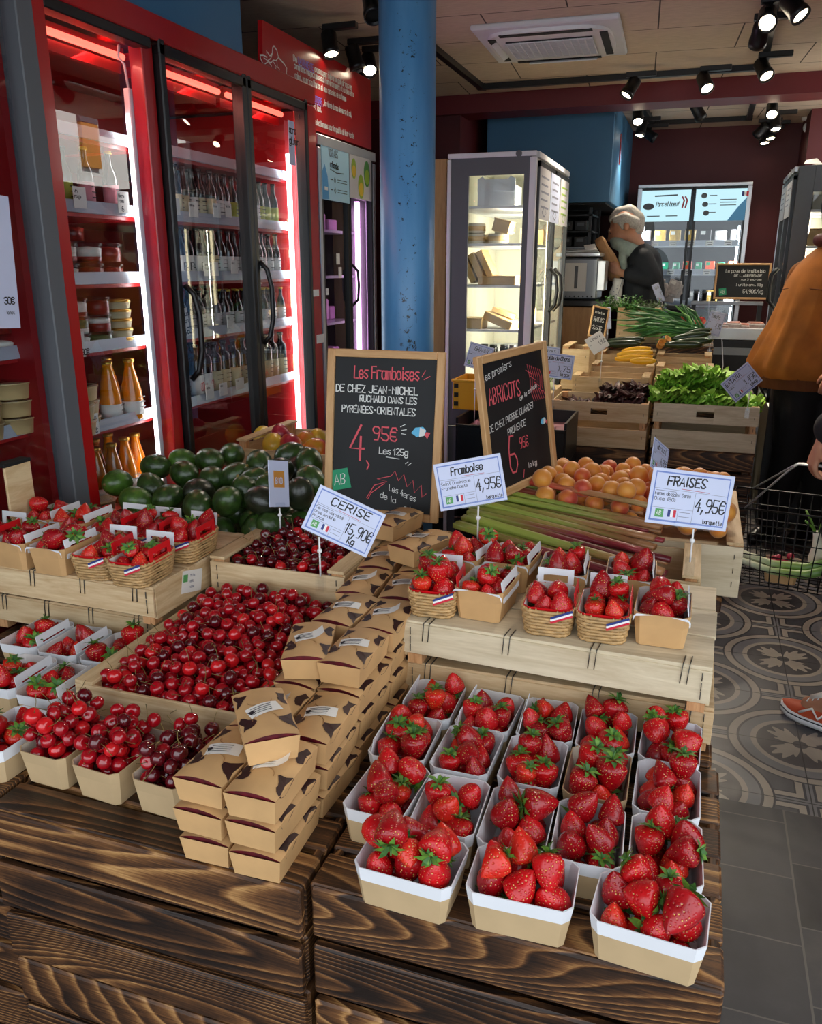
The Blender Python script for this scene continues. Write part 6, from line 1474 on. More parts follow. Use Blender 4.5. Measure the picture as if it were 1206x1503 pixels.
price_card('dark edge-on card by the tomatoes', at(1040, 455, y=5.9), .05, .16, yw+R(70), R(12), R(5), 'Ail', [], '1€', None, 1.06)
price_card('small white card standing in front of the herb crate', at(891, 467, y=5.7), .05, .14, yw, R(4), R(8), 'Persil', ['bio'], '1,2', None, 1.07)

# yellow stackable crate and black crates in front of the cheese cabinet
M['yellow_plastic'] = plain('yellow_plastic', '#e0a516', .4)
x0, x1 = at(664, 540, y=3.95).x, at(712, 540, y=3.95).x
t = thing('yellow_crate', 'yellow plastic stacking crate behind the apricot chalkboard', 'crate', ((x0+x1)/2+.03, 4.08, .86)); wd_ = x1-x0+.06
a = MB(); a.box((0, -.12, .075), (wd_, .012, .15), bev=.003); a.box((0, .12, .075), (wd_, .012, .15)); a.box((-wd_/2+.006, 0, .075), (.012, .24, .15)); a.box((wd_/2-.006, 0, .075), (.012, .24, .15)); a.box((0, 0, .006), (wd_, .24, .012)); a.build('crate_body', 'yellow_plastic', t)
a = MB(); a.box((0, -.126, .146), (wd_+.01, .016, .014), bev=.003); a.build('crate_rim', 'yellow_plastic', t)
for k in range(3): a = MB(); a.box((-wd_/2+.02, -.1275, .03+.045*k), (.022, .004, .022)); a.build('black_slot', 'black_matte', t)
bx = []
for k, (z0, h) in enumerate(((.43, .21), (.645, .21), (.0, .425))):
    t = thing('black_crate', ['middle black plastic crate of the stack behind the chalkboards', 'top black plastic crate of the stack, holding pink shallots', 'bottom black plastic crate of the stack behind the chalkboards'][k], 'crate', (-.80, 3.95, z0)); w = .52
    a = MB(); a.box((0, -.19, h*.42), (w, .012, h*.8), bev=.003); a.box((0, .19, h/2), (w, .012, h)); a.box((-w/2, 0, h/2), (.012, .38, h)); a.box((w/2, 0, h/2), (.012, .38, h)); a.box((0, 0, .006), (w, .38, .012)); a.build('crate_body', 'black', t)
    a = MB(); a.box((0, -.197, h*.83), (w+.01, .014, .014), bev=.003); a.build('crate_rim', 'black', t)
M['shallot'] = plain('shallot_pink', '#b9828a', .4, var=.2); SHP = None
a = MB(); a.lathe([(.002, -.02), (.013, -.012), (.016, 0), (.010, .014), (.003, .024), (.001, .030)], 10); b = a.build('shallot', 'shallot'); tag(b, '', 'shallot'); c = MB(); c.lathe([(.004, -.020), (.0005, -.024)], 6); c.build('root_end', 'stem', b); SHP = Proto(b)
for i in range(26): SHP.put((-.80+rng.uniform(-.2, .2), 3.80+rng.uniform(0, .12), .80+rng.uniform(0, .016)), (rng.uniform(0, 3), rng.uniform(0, 3), 0), 'pink shallot in the top black crate behind the chalkboards', 'pink shallots')
low = MB(); low.box((-.80, 3.95, .725), (.48, .35, .14)); tag(low.build('shallot_layer', 'shallot'), 'lower layer of shallots in the top black crate', 'shallots', None, 'stuff')

# ================================================================== cheese cabinet
CX0, CX1, CY0, CY1 = -1.297, -.838, 4.35, 5.40
t = thing('cheese_fridge', 'tall white and grey framed cheese cabinet with lit glass side, centre of the shop', 'display fridge', ((CX0+CX1)/2, (CY0+CY1)/2, 0)); cw, cl = CX1-CX0, CY1-CY0
M['cream_inner'] = plain('cream_interior', '#d9d7c4', .5)
a = MB(); a.box((-cw/2+.012, 0, 1.2), (.02, cl-.06, 1.8)); a.box((0, cl/2-.015, 1.2), (cw-.04, .02, 1.8)); a.box((0, 0, 2.075), (cw-.02, cl-.03, .03)); a.build('cabinet_shell', 'cream_inner', t)
a = MB(); a.box((0, 0, .35), (cw-.01, cl-.01, .69)); a.build('base_unit', 'grey_panel', t)
# near side: white edge, grey panel round a glass window
a = MB()
for (xa, xb, za, zb) in ((-.212, -.118, .70, 2.08), (.168, .200, .70, 2.08), (-.118, .168, 1.995, 2.08), (-.118, .168, .70, .80)): a.box(((xa+xb)/2, -cl/2+.006, (za+zb)/2), (xb-xa, .014, zb-za))
a.build('grey_side_panel', 'grey_panel', t)
a = MB(); a.box((.025, -cl/2+.006, 1.4), (.29, .006, 1.2)); a.build('side_glass', 'glass', t)
a = MB()
for x in (-cw/2+.008, cw/2-.016): a.box((x, -cl/2+.01, 1.037), (.02 if x < 0 else .034, .03, 2.074), bev=.003)
a.box((0, -cl/2+.01, 2.09), (cw, .03, .024), bev=.003); a.box((cw/2-.010, .02, 2.09), (.03, cl-.05, .03), bev=.003); a.box((cw/2-.012, cl/2-.012, 1.037), (.03, .024, 2.07), bev=.003); a.build('white_frame', 'white_card', t)
a = MB(); a.lathe([(.016, 0), (.016, .003), (0, .004)], 14, 0, False, Matrix.Translation((.14, -cl/2-.006, 2.09)) @ Matrix.Rotation(PI/2, 4, 'X')); a.build('round_badge', 'grey_panel', t)
for i in range(2):
    ya, yb = -cl/2+.04+i*(cl-.06)/2, -cl/2+.04+(i+1)*(cl-.06)/2-.01; m = (ya+yb)/2; a = MB()
    for yy in (ya+.012, yb-.012): a.box((cw/2-.004, yy, 1.39), (.03, .024, 1.34))
    for zz in (2.045, .735): a.box((cw/2-.004, m, zz), (.03, yb-ya, .03))
    d = a.build('door', 'black', t); g = MB(); g.box((cw/2-.002, m, 1.39), (.005, yb-ya-.05, 1.28)); g.build('door_glass', 'glass', d)
    hy = yb-.05 if i == 0 else ya+.09; h_ = MB(); h_.tube([(cw/2+.01, hy, 1.30), (cw/2+.045, hy, 1.34), (cw/2+.055, hy, 1.42), (cw/2+.045, hy, 1.50), (cw/2+.01, hy, 1.54)], .010, 8); h_.build('handle', 'black', d)
    a = MB(); a.box((cw/2-.03, ya+.035, 1.36), (.014, .014, 1.15)); a.build('upright_lamp', 'led_warm', t)
    l = bpy.data.lights.new('cabinet_light', 'AREA'); l.shape = 'RECTANGLE'; l.size = .04; l.size_y = 1.1; l.energy = 13; l.color = (1, .9, .68); lo = bpy.data.objects.new('cabinet_light', l); COL.objects.link(lo); lo.parent = t; lo.location = (cw/2-.06, ya+.05, 1.4); lo.rotation_euler = (PI/2, 0, R(50))
T = Matrix.Translation((cw/2+.012, -cl/2, 0)) @ Euler((PI/2, 0, PI/2)).to_matrix().to_4x4()
for i, (ya, yb, m) in enumerate(((.045, .35, 'poster_grey'), (.375, .66, 'card_blue'), (.69, .98, 'poster_grey'))):
    a = MB(); a.box((0, 0, 0), (.003, yb-ya, .25), 0, None, 0, Matrix.Translation((cw/2+.012, -cl/2+(ya+yb)/2, 1.91))); po = a.build('poster', m, t); b = MB()
    for k in range(5): b.stroke([(ya+.04, 1.99-k*.036), (yb-.05-.03*(k % 2), 1.99-k*.036)], .010, 0, T, .002)
    b.stroke([(ya+.08, 1.82), (ya+.14, 1.85), (ya+.2, 1.82), (ya+.14, 1.80), (ya+.08, 1.82)], .008, 0, T, .002); b.build('poster_print', 'ink_grey' if i != 2 else 'poster_green', po)
shz = (1.845, 1.66, 1.45, 1.22)
for z in shz: a = MB(); a.box((-.005, 0, z), (cw-.06, cl-.08, .014), bev=.002); a.build('shelf', 'white_card', t)
M['cheese_wood'] = plain('cheese_box_wood', '#c9a872', .55, var=.12); M['cheese_white'] = plain('cheese_rind', '#d9d0b8', .6, var=.08); M['cheese_yellow'] = plain('cheese_yellow', '#d9b24a', .45, var=.1)
ccx = (CX0+CX1)/2
def cheese_box(nm, label, x, y, z, d, mat, rot=(0, 0, 0), lid=True):
    t = thing(nm, label, 'cheese box', (x, y, z), rot); a = MB(); a.box((0, 0, d[2]/2), d, bev=.003); a.build('box_body', mat, t)
    if lid: b = MB(); b.box((0, 0, d[2]+.003), (d[0]+.004, d[1]+.004, .006), bev=.001); b.build('box_lid', mat, t)
    return t
# white punched carton on top shelf
t2 = thing('carton_box', 'white carton box with cut corners on the top cheese shelf', 'box', (ccx+.01, CY0+.16, shz[0]+.008)); a = MB(); a.box((0, 0, .05), (.20, .16, .10), bev=.002); a.build('box_body', 'white_card', t2); a = MB(); a.prism([(-.1, 0), (.1, 0), (.1, .06), (.075, .075), (.06, .06), (-.06, .06), (-.075, .075), (-.1, .06)], .003, 0, Matrix.Translation((0, -.082, .07)) @ Matrix.Rotation(PI/2, 4, 'X')); a.build('cut_flap', 'white_card', t2)
WH = None; t2 = thing('round_cheese', '', 'cheese'); a = MB(); a.lathe([(.0, 0), (.052, 0), (.056, .008), (.056, .044), (.050, .050), (0, .050)], 22); a.build('rind', 'cheese_white', t2); a = MB(); a.lathe([(.0565, .012), (.0565, .036)], 22); a.build('wooden_hoop', 'cheese_wood', t2); WH = Proto(t2)
for i, (x, y, k) in enumerate(((-.11, .12, 0), (-.11, .12, 1), (.015, .13, 0), (-.05, .26, 0), (.02, .26, 1))): WH.put((ccx+x, CY0+y, shz[1]+.008+k*.052), .4, f"round cheese in a wooden hoop on the second shelf, {['lower left', 'upper left', 'front middle', 'rear left', 'upper rear'][i]}")
cheese_box('cheese_box', 'cheese box propped slanting on top of the hooped cheeses', ccx+.035, CY0+.13, shz[1]+.062, (.09, .12, .06), 'cheese_wood', (0, R(14), 0))
cheese_box('cheese_box', 'flat wooden cheese box lying on the third shelf', ccx+.03, CY0+.12, shz[2]+.008, (.20, .14, .04), 'cheese_wood')
for i in range(3): cheese_box('cheese_box', f"wooden cheese box leaning like a book, {['left', 'middle', 'right'][i]} of three on the third shelf", ccx-.10+i*.045, CY0+.15, shz[2]+.022+i*.014, (.036, .15, .14), 'cheese_wood', (0, R(-28), 0))
cheese_box('cheese_box', 'pale wooden cheese box upright on the fourth shelf at left', ccx-.10, CY0+.12, shz[3]+.008, (.11, .14, .05), 'cheese_wood')
cheese_box('cheese_box', 'tilted open cheese crate on the fourth shelf with yellow cheese', ccx+.04, CY0+.14, shz[3]+.03, (.17, .14, .045), 'cheese_wood', (0, R(20), R(-10)), False)
t2 = thing('cheese_wedge', 'yellow cheese wedge lying on the tilted crate', 'cheese', (ccx+.055, CY0+.14, shz[3]+.080), (0, R(20), 0)); a = MB(); a.prism([(-.06, -.04), (.065, -.03), (.06, .05), (-.04, .045)], .022); a.build('wedge', 'cheese_yellow', t2); a = MB(); a.prism([(-.062, -.041), (.067, -.031), (.067, -.027), (-.06, -.037)], .024); a.build('rind', 'cheese_wood', t2)
JP = None; t2 = thing('cheese_jar', '', 'jar'); a = MB(); a.lathe([(.02, 0), (.024, .004), (.024, .05), (.02, .056)], 14); a.build('jar_body', 'black_glass', t2); a = MB(); a.lathe([(.021, .056), (.021, .066), (0, .066)], 14); a.build('jar_lid', 'cap_black', t2); JP = Proto(t2)
for i in range(5): JP.put((ccx-.10+i*.055, CY0+.11+.02*(i % 2), 1.075), 0, f"small dark jar at the bottom of the cheese cabinet, {ORD[i]} from left", 'dark jars under the cheeses')
a = MB(); a.box((ccx-.0, (CY0+CY1)/2, 1.065), (cw-.07, cl-.09, .014)); o = a.build('shelf', 'white_card'); o.parent = t; o.location = Vector((-ccx, -(CY0+CY1)/2, 0))
for i in range(14):
    z = rng.choice(shz); k = rng.choice((0, 1)); y = CY0+.40+.045*i; x = ccx+.11
    cheese_box('cheese_box', f"small cheese packet behind the cabinet doors, {ORD[i]} from the near end", x, y, z+.008, (.07, .035, rng.uniform(.05, .10)), ('cheese_white', 'cheese_wood')[k], (0, 0, R(rng.uniform(-6, 6))), False)
t = thing('wood_panel', 'narrow upright wooden panel standing left of the cheese cabinet', 'panel', (-1.40, 4.52, 0)); a = MB(); a.box((0, 0, 1.05), (.10, .03, 2.1), bev=.003); a.build('board', 'frame_wood', t); a = MB(); a.box((0, -.017, .05), (.11, .012, .1)); a.build('foot_strip', 'black_matte', t)

# ================================================================== far end: black rack, slicer, back fridge, counter, right fridge
t = thing('wire_rack', 'black wall rack of dark boxes under the blue hood', 'rack', (-.92, 6.35, 0))
a = MB()
for x in (-.33, .12): a.box((x, -.12, 1.81), (.02, .02, .28)); a.box((x, .18, 1.81), (.02, .02, .28))
a.build('upright', 'black', t)
for z in (1.68, 1.79, 1.90): a = MB(); a.box((-.1, .03, z), (.48, .32, .012)); a.build('shelf', 'grey_metal' if z == 1.68 else 'black', t)
a = MB(); a.box((-.1, .2, .975), (.5, .02, 1.95)); a.build('back_panel', 'black_matte', t)
t2 = thing('storage_box', '', 'box'); a = MB(); a.box((0, 0, .035), (.085, .14, .07), bev=.004); a.build('box_body', 'black', t2); a = MB(); a.box((0, -.071, .045), (.05, .002, .02)); a.build('label', 'grey_panel', t2); BXP = Proto(t2)
for k, z in enumerate((1.688, 1.798)):
    for i in range(4): BXP.put((-1.17+i*.1, 6.33, z), 0, f"small black storage box on the {['lower', 'upper'][k]} rack shelf, {ORD[i]} from left", 'boxes on the black rack')
t = thing('slicer_machine', 'grey steel bread slicing machine with white notice behind the cheese cabinet', 'machine', (-.83, 6.0, 1.33))
a = MB(); a.box((0, .15, .14), (.27, .30, .28), bev=.012); a.build('steel_housing', 'grey_metal', t); a = MB(); a.box((0, .14, .30), (.29, .32, .025), bev=.004); a.build('top_tray', 'alu', t)
a = MB(); a.box((-.02, -.003, .15), (.15, .003, .19)); nt = a.build('notice', 'lab_white', t); b = MB(); b.box((-.015, -.0055, .15), (.022, .002, .15)); b.build('barcode', 'grey_panel', nt)
a = MB(); a.box((.155, .1, .16), (.05, .2, .2), bev=.004); a.build('side_frame', 'alu', t)
for k in range(8): a = MB(); a.lathe([(.006, 0), (.006, .004), (0, .004)], 8, 0, False, Matrix.Translation((-.11+k*.03, -.002, .02)) @ Matrix.Rotation(PI/2, 4, 'X')); a.build('bolt', 'black', t)
t = thing('newspaper_stack', 'loose white papers on top of the slicing machine', 'paper', (-.84, 6.12, 1.645)); a = MB()
for k in range(4): a.box((rng.uniform(-.02, .02), 0, .003+k*.005), (.22, .16, .003), rot=(0, R(rng.uniform(-3, 3)), R(rng.uniform(-20, 20))))
a.build('sheets', 'lab_white', t); b = MB(); b.add([(.04, -.08, .02), (.12, -.05, .02), (.09, .03, .06), (.02, .0, .05)], [(0, 1, 2, 3)]); b.build('folded_corner', 'lab_white', t)
t = thing('service_counter', 'wooden-fronted counter under the slicing machine', 'counter', (-.83, 6.2, 0)); a = MB(); a.box((0, 0, .64), (.38, .46, 1.28), bev=.004); a.build('counter_body', 'frame_wood', t); a = MB(); a.box((0, 0, 1.305), (.40, .5, .04), bev=.004); a.build('counter_top', 'black', t)

def two_door(name, label, x0, x1, yf, H_, depth):
    t = thing(name, label, 'display fridge', ((x0+x1)/2, yf, 0)); w = x1-x0
    a = MB(); a.box((0, depth-.02, H_/2), (w, .03, H_-.06)); a.box((-w/2+.012, depth/2, H_/2), (.02, depth, H_-.04)); a.box((w/2-.012, depth/2, H_/2), (.02, depth, H_-.04)); a.box((0, depth/2, H_-.03), (w, depth, .04)); a.box((0, depth/2, .3), (w, depth-.02, .6)); a.build('cabinet_shell', 'dark_inner', t)
    a = MB(); a.box((0, 0, H_-.012), (w+.03, .05, .024), bev=.003)
    for s in (-1, 1): a.box((s*(w/2), 0, (H_-.026)/2), (.032, .05, H_-.026), bev=.003)
    a.build('metal_frame', 'alu', t)
    for s in (-1, 1):
        a = MB(); c = s*w/4
        for q in (-1, 1): a.box((c+q*(w/4-.02), -.005, (H_+.55)/2), (.018, .03, H_-.65))
        for z in (H_-.04, .62): a.box((c, -.005, z), (w/2-.02, .03, .022))
        d = a.build('door', 'black', t); g = MB(); g.box((c, -.006, (H_+.55)/2), (w/2-.05, .005, H_-.7)); g.build('door_glass', 'glass', d)
        b = MB(); b.tube([(s*.035, -.02, 1.32), (s*.035, -.05, 1.36), (s*.035, -.055, 1.42), (s*.035, -.05, 1.48), (s*.035, -.02, 1.52)], .007, 6); b.build('handle', 'black', d)
        a = MB(); a.box((s*(w/2-.045), .04, 1.35), (.016, .016, 1.0)); a.build('upright_lamp', 'led_white', t)
        l = bpy.data.lights.new('fridge_light', 'AREA'); l.shape = 'RECTANGLE'; l.size = .03; l.size_y = 1.; l.energy = 9; l.color = (.9, .97, 1); lo = bpy.data.objects.new('fridge_light', l); COL.objects.link(lo); lo.parent = t; lo.location = (s*(w/2-.07), .05, 1.4); lo.rotation_euler = (PI/2, 0, R(-50*s+0) if False else R(s*55))
    return t, w
M['screen_blue'] = emit('lit_poster', '#bfe9f5', .95)
xa, xb = at(938, 300, y=7.0).x, at(1098, 300, y=7.0).x
FB, fw_ = two_door('back_fridge', 'two-door fridge on the back wall with lit pale blue header posters', xa, xb, 7.0, 2.155, .42)
for i, s in enumerate((-1, 1)):
    c = s*fw_/4; pw_, ph_ = fw_/2-.035, .225; z0 = 1.885
    a = MB(); a.box((c, -.024, z0+ph_/2), (pw_, .003, ph_)); po = a.build('lit_poster', 'screen_blue', FB); T = Matrix.Translation((c-pw_/2, -.0258, z0)) @ Matrix.Rotation(PI/2, 4, 'X'); b = MB()
    if i == 0:
        b.prism(ell(.055, .11, .042, .024), .0006, 0, T, .0004); fit(b, 'Porc et boeuf', .11, .11, .034, .005, .17, 0, T, .2); b.stroke([(.10, .185), (.26, .19)], .010, 0, T); b.stroke([(.05, .04), (.14, .04)], .007, 0, T); b.stroke([(.19, .04), (.27, .04)], .007, 0, T); b.build('poster_print', 'grey_panel', po)
        b = MB(); [b.stroke([(.305+.022*k, .10), (.315+.022*k, .15), (.30+.022*k, .175)], .012, 0, T) for k in range(2)]; b.build('poster_mark', 'ink_red', po)
    else:
        for k in range(3): b.prism(ell(.06+.012*k, .18-.062*k, .022, .019), .0006, 0, T, .0004)
        for k in range(3): b.stroke([(.10, .18-.06*k), (.15, .18-.06*k)], .006, 0, T); b.stroke([(.18, .15-.02*k), (.29, .15-.02*k)], .006, 0, T)
        b.build('poster_print', 'grey_panel', po)
        b = MB(); b.prism([(.24, 0), (pw_, 0), (pw_, .16), (.31, .10)], .0005, 0, T, .0003); b.build('poster_wave', 'poster_cup', po)
        for k, m in enumerate(('flag_b', 'white', 'flag_r')): b = MB(); b.prism([(.325+.016*k, .17), (.341+.016*k, .17), (.341+.016*k, .205), (.325+.016*k, .205)], .0005, 0, T, .0006); b.build('flag_stripe', m, po)
FBx = (xa+xb)/2
for z in (1.715, 1.50, 1.26): a = MB(); a.box((0, .19, z-.008), (fw_-.06, .32, .014)); s_ = a.build('shelf', 'alu', FB); b = MB(); b.box((0, .03, z+.012), (fw_-.08, .006, .04)); b.build('price_rail', 'shelf_rail', s_)
M['pack_gold'] = plain('pack_gold', '#c9a04a', .35, var=.25, vs=60); M['pack_dark'] = plain('pack_dark', '#2b2626', .35, var=.3); M['pack_green'] = plain('pack_green', '#2c9a70', .4); M['pack_red'] = plain('pack_red', '#d5522c', .4, var=.2); M['pack_clear'] = plain('pack_clear', '#b9b4b2', .3, var=.25, vs=40)
def pack(nm, m, w, h, top):
    t = thing(nm, '', 'pack'); a = MB(); a.box((0, 0, h/2), (w, .02, h), bev=.004); a.build('pack_body', m, t); b = MB(); b.box((-w*.2, -.0112, h*.78), (w*.4, .001, h*.24)); b.build('pack_label', top, t); return Proto(t)
PK = [pack('food_pack', 'pack_gold', .085, .11, 'lab_white'), pack('food_pack', 'pack_dark', .085, .11, 'lab_white'), pack('food_pack', 'pack_green', .05, .08, 'lab_white'), pack('food_pack', 'pack_red', .07, .09, 'pack_green'), pack('food_pack', 'pack_clear', .085, .10, 'lab_white')]
PKN = ['gold-windowed', 'dark', 'green', 'red', 'clear']
for z, seq, nm in ((1.717, (1, 0, 0, 0, 1, 4, 1), 'upper'), (1.502, (2, 4, 2, 2, 3, 2, 3, 2, 3), 'middle'), (1.262, (4, 1, 4, 4, 0, 4), 'lower')):
    for i, k in enumerate(seq): PK[k].put((xa+.06+(xb-xa-.12)*i/(len(seq)-1), 7.09, z), R(rng.uniform(-5, 5)), f"{PKN[k]} food pack, {ORD[i]} from left on the {nm} shelf of the back fridge", f'packs, {nm} shelf of the back fridge')
for z, nm in ((1.715, 'upper'), (1.50, 'middle')):
    for i in range(5):
        tt = thing('price_ticket', f"white ticket on the {nm} rail of the back fridge, {ORD[i]} from left", 'price ticket', (xa+.14+i*.135, 7.0245, z+.01), (PI/2, 0, 0)); a = MB(); a.box((0, 0, 0), (.055, .04, .001)); a.build('card', 'lab_white', tt); b = MB(); b.stroke([(-.02, .004), (.018, .005)], .004, off=.001); b.stroke([(-.01, -.01), (.015, -.01)], .005, off=.001); b.build('handwriting', 'ink', tt)
# counter with meat trays before the back fridge
x0, x1 = at(1012, 455, y=6.25).x, at(1125, 455, y=6.25).x
t = thing('refrigerated_counter', 'black refrigerated counter with steel rail before the back fridge', 'counter', ((x0+x1)/2, 6.5, 0)); w = x1-x0
a = MB(); a.box((0, 0, .53), (w, .5, 1.06), bev=.004); a.build('counter_body', 'black', t); a = MB(); a.box((0, -.252, .98), (w, .01, .05)); a.build('steel_strip', 'grey_metal', t); a = MB(); a.box((0, .20, 1.29), (w, .08, .025), bev=.003); a.build('rear_ledge', 'grey_metal', t)
a = MB(); a.box((-w/2+.02, .2, 1.17), (.03, .05, .22)); a.build('ledge_post', 'black', t); a = MB(); a.box((w/2-.02, .2, 1.17), (.03, .05, .22)); a.build('ledge_post', 'black', t)
a = MB(); a.box((0, -.245, 1.10), (w, .02, .08), bev=.003); a.build('front_lip', 'alu', t)
MT = None; t2 = thing('meat_pack', '', 'pack'); a = MB(); a.box((0, 0, .02), (.11, .15, .04), bev=.008); a.build('clear_tray', 'pack_clear', t2); a = MB(); a.box((0, 0, .043), (.09, .13, .012), bev=.006); M['ham'] = plain('pink_meat', '#c98a7a', .4, var=.3, vs=40); a.build('meat', 'ham', t2); MT = Proto(t2)
for i in range(8):
    MT.put(((x0+x1)/2-.02+(i % 4)*.075, 6.36+.13*(i//4), 1.065+.045*(i // 4)+.012*(i % 2)), R(rng.uniform(-15, 15)), f"wrapped pink meat pack on the black counter, {['front', 'rear'][i//4]} row, {ORD[i % 4]} from left", 'meat packs on the counter')
BT = None; t2 = thing('spice_pot', '', 'pot'); a = MB(); a.lathe([(.018, 0), (.018, .05), (.02, .052), (.02, .07), (0, .07)], 12); a.build('pot_body', 'black', t2); a = MB(); a.lathe([(.0205, .056), (.0205, .066)], 12); a.build('pot_band', 'grey_panel', t2); BT = Proto(t2)
for i in range(3): BT.put((at(1020+13*i, 440, y=6.7).x, 6.70, 1.304), 0, f"small black pot left of the far chalkboard, {ORD[i]} from left", 'small pots by the far chalkboard')
t = chalkboard('landscape chalkboard 54,90€/kg standing on the far counter', at(1046, 439, y=6.62), (1, 0, 0), (0, .12, 1), .375, .255, .014)
a = MB(); fit(a, 'Le pave de truite bio', .07, .19, .022, .003, .27); fit(a, 'DE L AUBERGADE', .13, .16, .018, .0025, .19); fit(a, 'Aux 3 sources', .18, .135, .012, .002, .14); fit(a, 'l unite env. 18g', .15, .095, .018, .0025, .18); fit(a, '54,90€/kg', .20, .045, .026, .003, .14); a.build('white_lettering', 'chalk_w', t); leaf_sticker(t, Matrix.Translation((.04, .025, 0)) @ Matrix.Rotation(R(8), 4, 'Z'), .05)
# vacuum packs heaped left of the board
for i in range(9):
    p = at(958+4.5*i, 428+rng.uniform(-10, 6), y=6.55+.05*(i % 3)); PK[4].put((p.x, p.y, max(1.28, p.z-.05)), (R(rng.uniform(-30, 10)), R(rng.uniform(-25, 25)), R(rng.uniform(-30, 30))), f"crinkled clear pack heaped behind the scallions, {ORD[i]} from left", 'clear packs behind the scallions')
t = thing('pack_stand', 'dark stand under the heaped clear packs', 'stand', (-.16, 6.60, 0)); a = MB(); a.box((0, 0, .62), (.15, .22, 1.24)); a.build('stand_body', 'black_matte', t); a = MB(); a.box((0, 0, 1.26), (.165, .24, .03), bev=.003); a.build('stand_top', 'black', t)
# right fridge, side to us, doors towards the shop
RX, RY0, RY1 = .452, 5.46, 6.22; H_ = 2.10; dp = .50
t = thing('side_fridge', 'dark framed two-door fridge against the right wall with lit glass side', 'display fridge', (RX, RY0, 0)); ln = RY1-RY0
a = MB(); a.box((dp-.02, ln/2, 1.05), (.03, ln, 2.06)); a.box((dp/2, ln-.012, 1.05), (dp, .02, 2.06)); a.box((dp/2, ln/2, 2.08), (dp, ln, .03)); a.box((dp/2, ln/2, .35), (dp-.02, ln-.02, .7)); a.build('cabinet_shell', 'cream_inner', t)
a = MB(); a.box((.045, .0, 1.05), (.09, .03, 2.1), bev=.003); a.box((dp-.05, 0, 1.05), (.10, .03, 2.1)); a.box((dp/2-.005, 0, 2.03), (dp-.19, .03, .14)); a.box((dp/2-.005, 0, .45), (dp-.19, .03, .9)); a.build('side_panel', 'grey_panel', t)
a = MB(); a.box((dp/2, .0, 1.43), (dp-.19, .006, 1.06)); a.build('side_glass', 'glass', t)
a = MB(); a.box((0, ln/2+.016, 2.085), (.04, ln-.03, .03), bev=.003); a.box((0, ln-.012, 1.03), (.04, .024, 2.06)); a.build('pale_frame', 'alu', t)
for i in range(2):
    ya, yb = .02+i*(ln-.03)/2, .02+(i+1)*(ln-.03)/2-.008; a = MB()
    for yy in (ya+.012, yb-.012): a.box((-.002, yy, 1.4), (.03, .024, 1.30))
    for zz in (2.045, .76): a.box((-.002, (ya+yb)/2, zz), (.03, yb-ya, .03))
    d = a.build('door', 'black', t); g = MB(); g.box((-.003, (ya+yb)/2, 1.4), (.005, yb-ya-.05, 1.25)); g.build('door_glass', 'glass', d)
    hy = yb-.05 if i == 0 else ya+.05; b = MB(); b.tube([(-.015, hy, 1.30), (-.05, hy, 1.34), (-.055, hy, 1.42), (-.05, hy, 1.5), (-.015, hy, 1.54)], .010, 8); b.build('handle', 'black', d)
    a = MB(); a.box((-.020, (ya+yb)/2, 1.93), (.003, yb-ya-.04, .20)); po = a.build('poster', 'poster_grey', t); b = MB()
    T = Matrix.Translation((-.022, yb-.02, 1.84)) @ Euler((PI/2, 0, -PI/2)).to_matrix().to_4x4(); [b.stroke([(.05, .15-.03*k), (.25-.04*(k % 2), .15-.03*k)], .008, 0, T) for k in range(4)]; b.build('poster_print', 'ink_grey', po)
    a = MB(); a.box((.035, yb-.03, 1.36), (.014, .014, 1.1)); a.build('upright_lamp', 'led_warm', t)
    l = bpy.data.lights.new('cabinet_light', 'AREA'); l.shape = 'RECTANGLE'; l.size = .04; l.size_y = 1.; l.energy = 9; l.color = (1, .92, .74); lo = bpy.data.objects.new('cabinet_light', l); COL.objects.link(lo); lo.parent = t; lo.location = (.06, yb-.05, 1.4); lo.rotation_euler = (PI/2, 0, R(-130))
for z in (1.86, 1.66, 1.45, 1.22): a = MB(); a.box((dp/2, ln/2, z), (dp-.06, ln-.06, .012)); a.build('shelf', 'white_card', t)
for z, nm in ((1.87, 'top'), (1.67, 'second'), (1.46, 'third'), (1.23, 'lowest')):
    for i in range(3): cheese_box('cheese_box', f"pale cheese box on the {nm} shelf of the right fridge, {ORD[i]} from the doors", RX+.15+i*.11, RY0+.13, z, (.09, .1, rng.uniform(.05, .12)), rng.choice(('cheese_white', 'cheese_yellow', 'cheese_wood')), (0, 0, R(rng.uniform(-8, 8))), True)
    for i in range(5): JP.put((RX+.09, RY0+.14+i*.12, z), 0, f"dark jar behind the right fridge doors, {nm} shelf, {ORD[i]} from near end", f'dark jars, {nm} shelf of the right fridge')
t = thing('folded_papers', 'crumpled white papers lying on top of the right fridge', 'paper', (RX+.1, RY0+.2, 2.10)); a = MB()
for k in range(5): a.box((rng.uniform(-.04, .1), rng.uniform(0, .4), .004+k*.006), (.16, .12, .003), rot=(R(rng.uniform(-8, 8)), R(rng.uniform(-8, 8)), rng.uniform(0, 3)))
a.build('sheets', 'lab_white', t); b = MB(); b.add([(-.06, .0, .03), (.04, .02, .03), (.02, .12, .07), (-.04, .1, .06)], [(0, 1, 2, 3)]); b.build('folded_corner', 'lab_white', t)
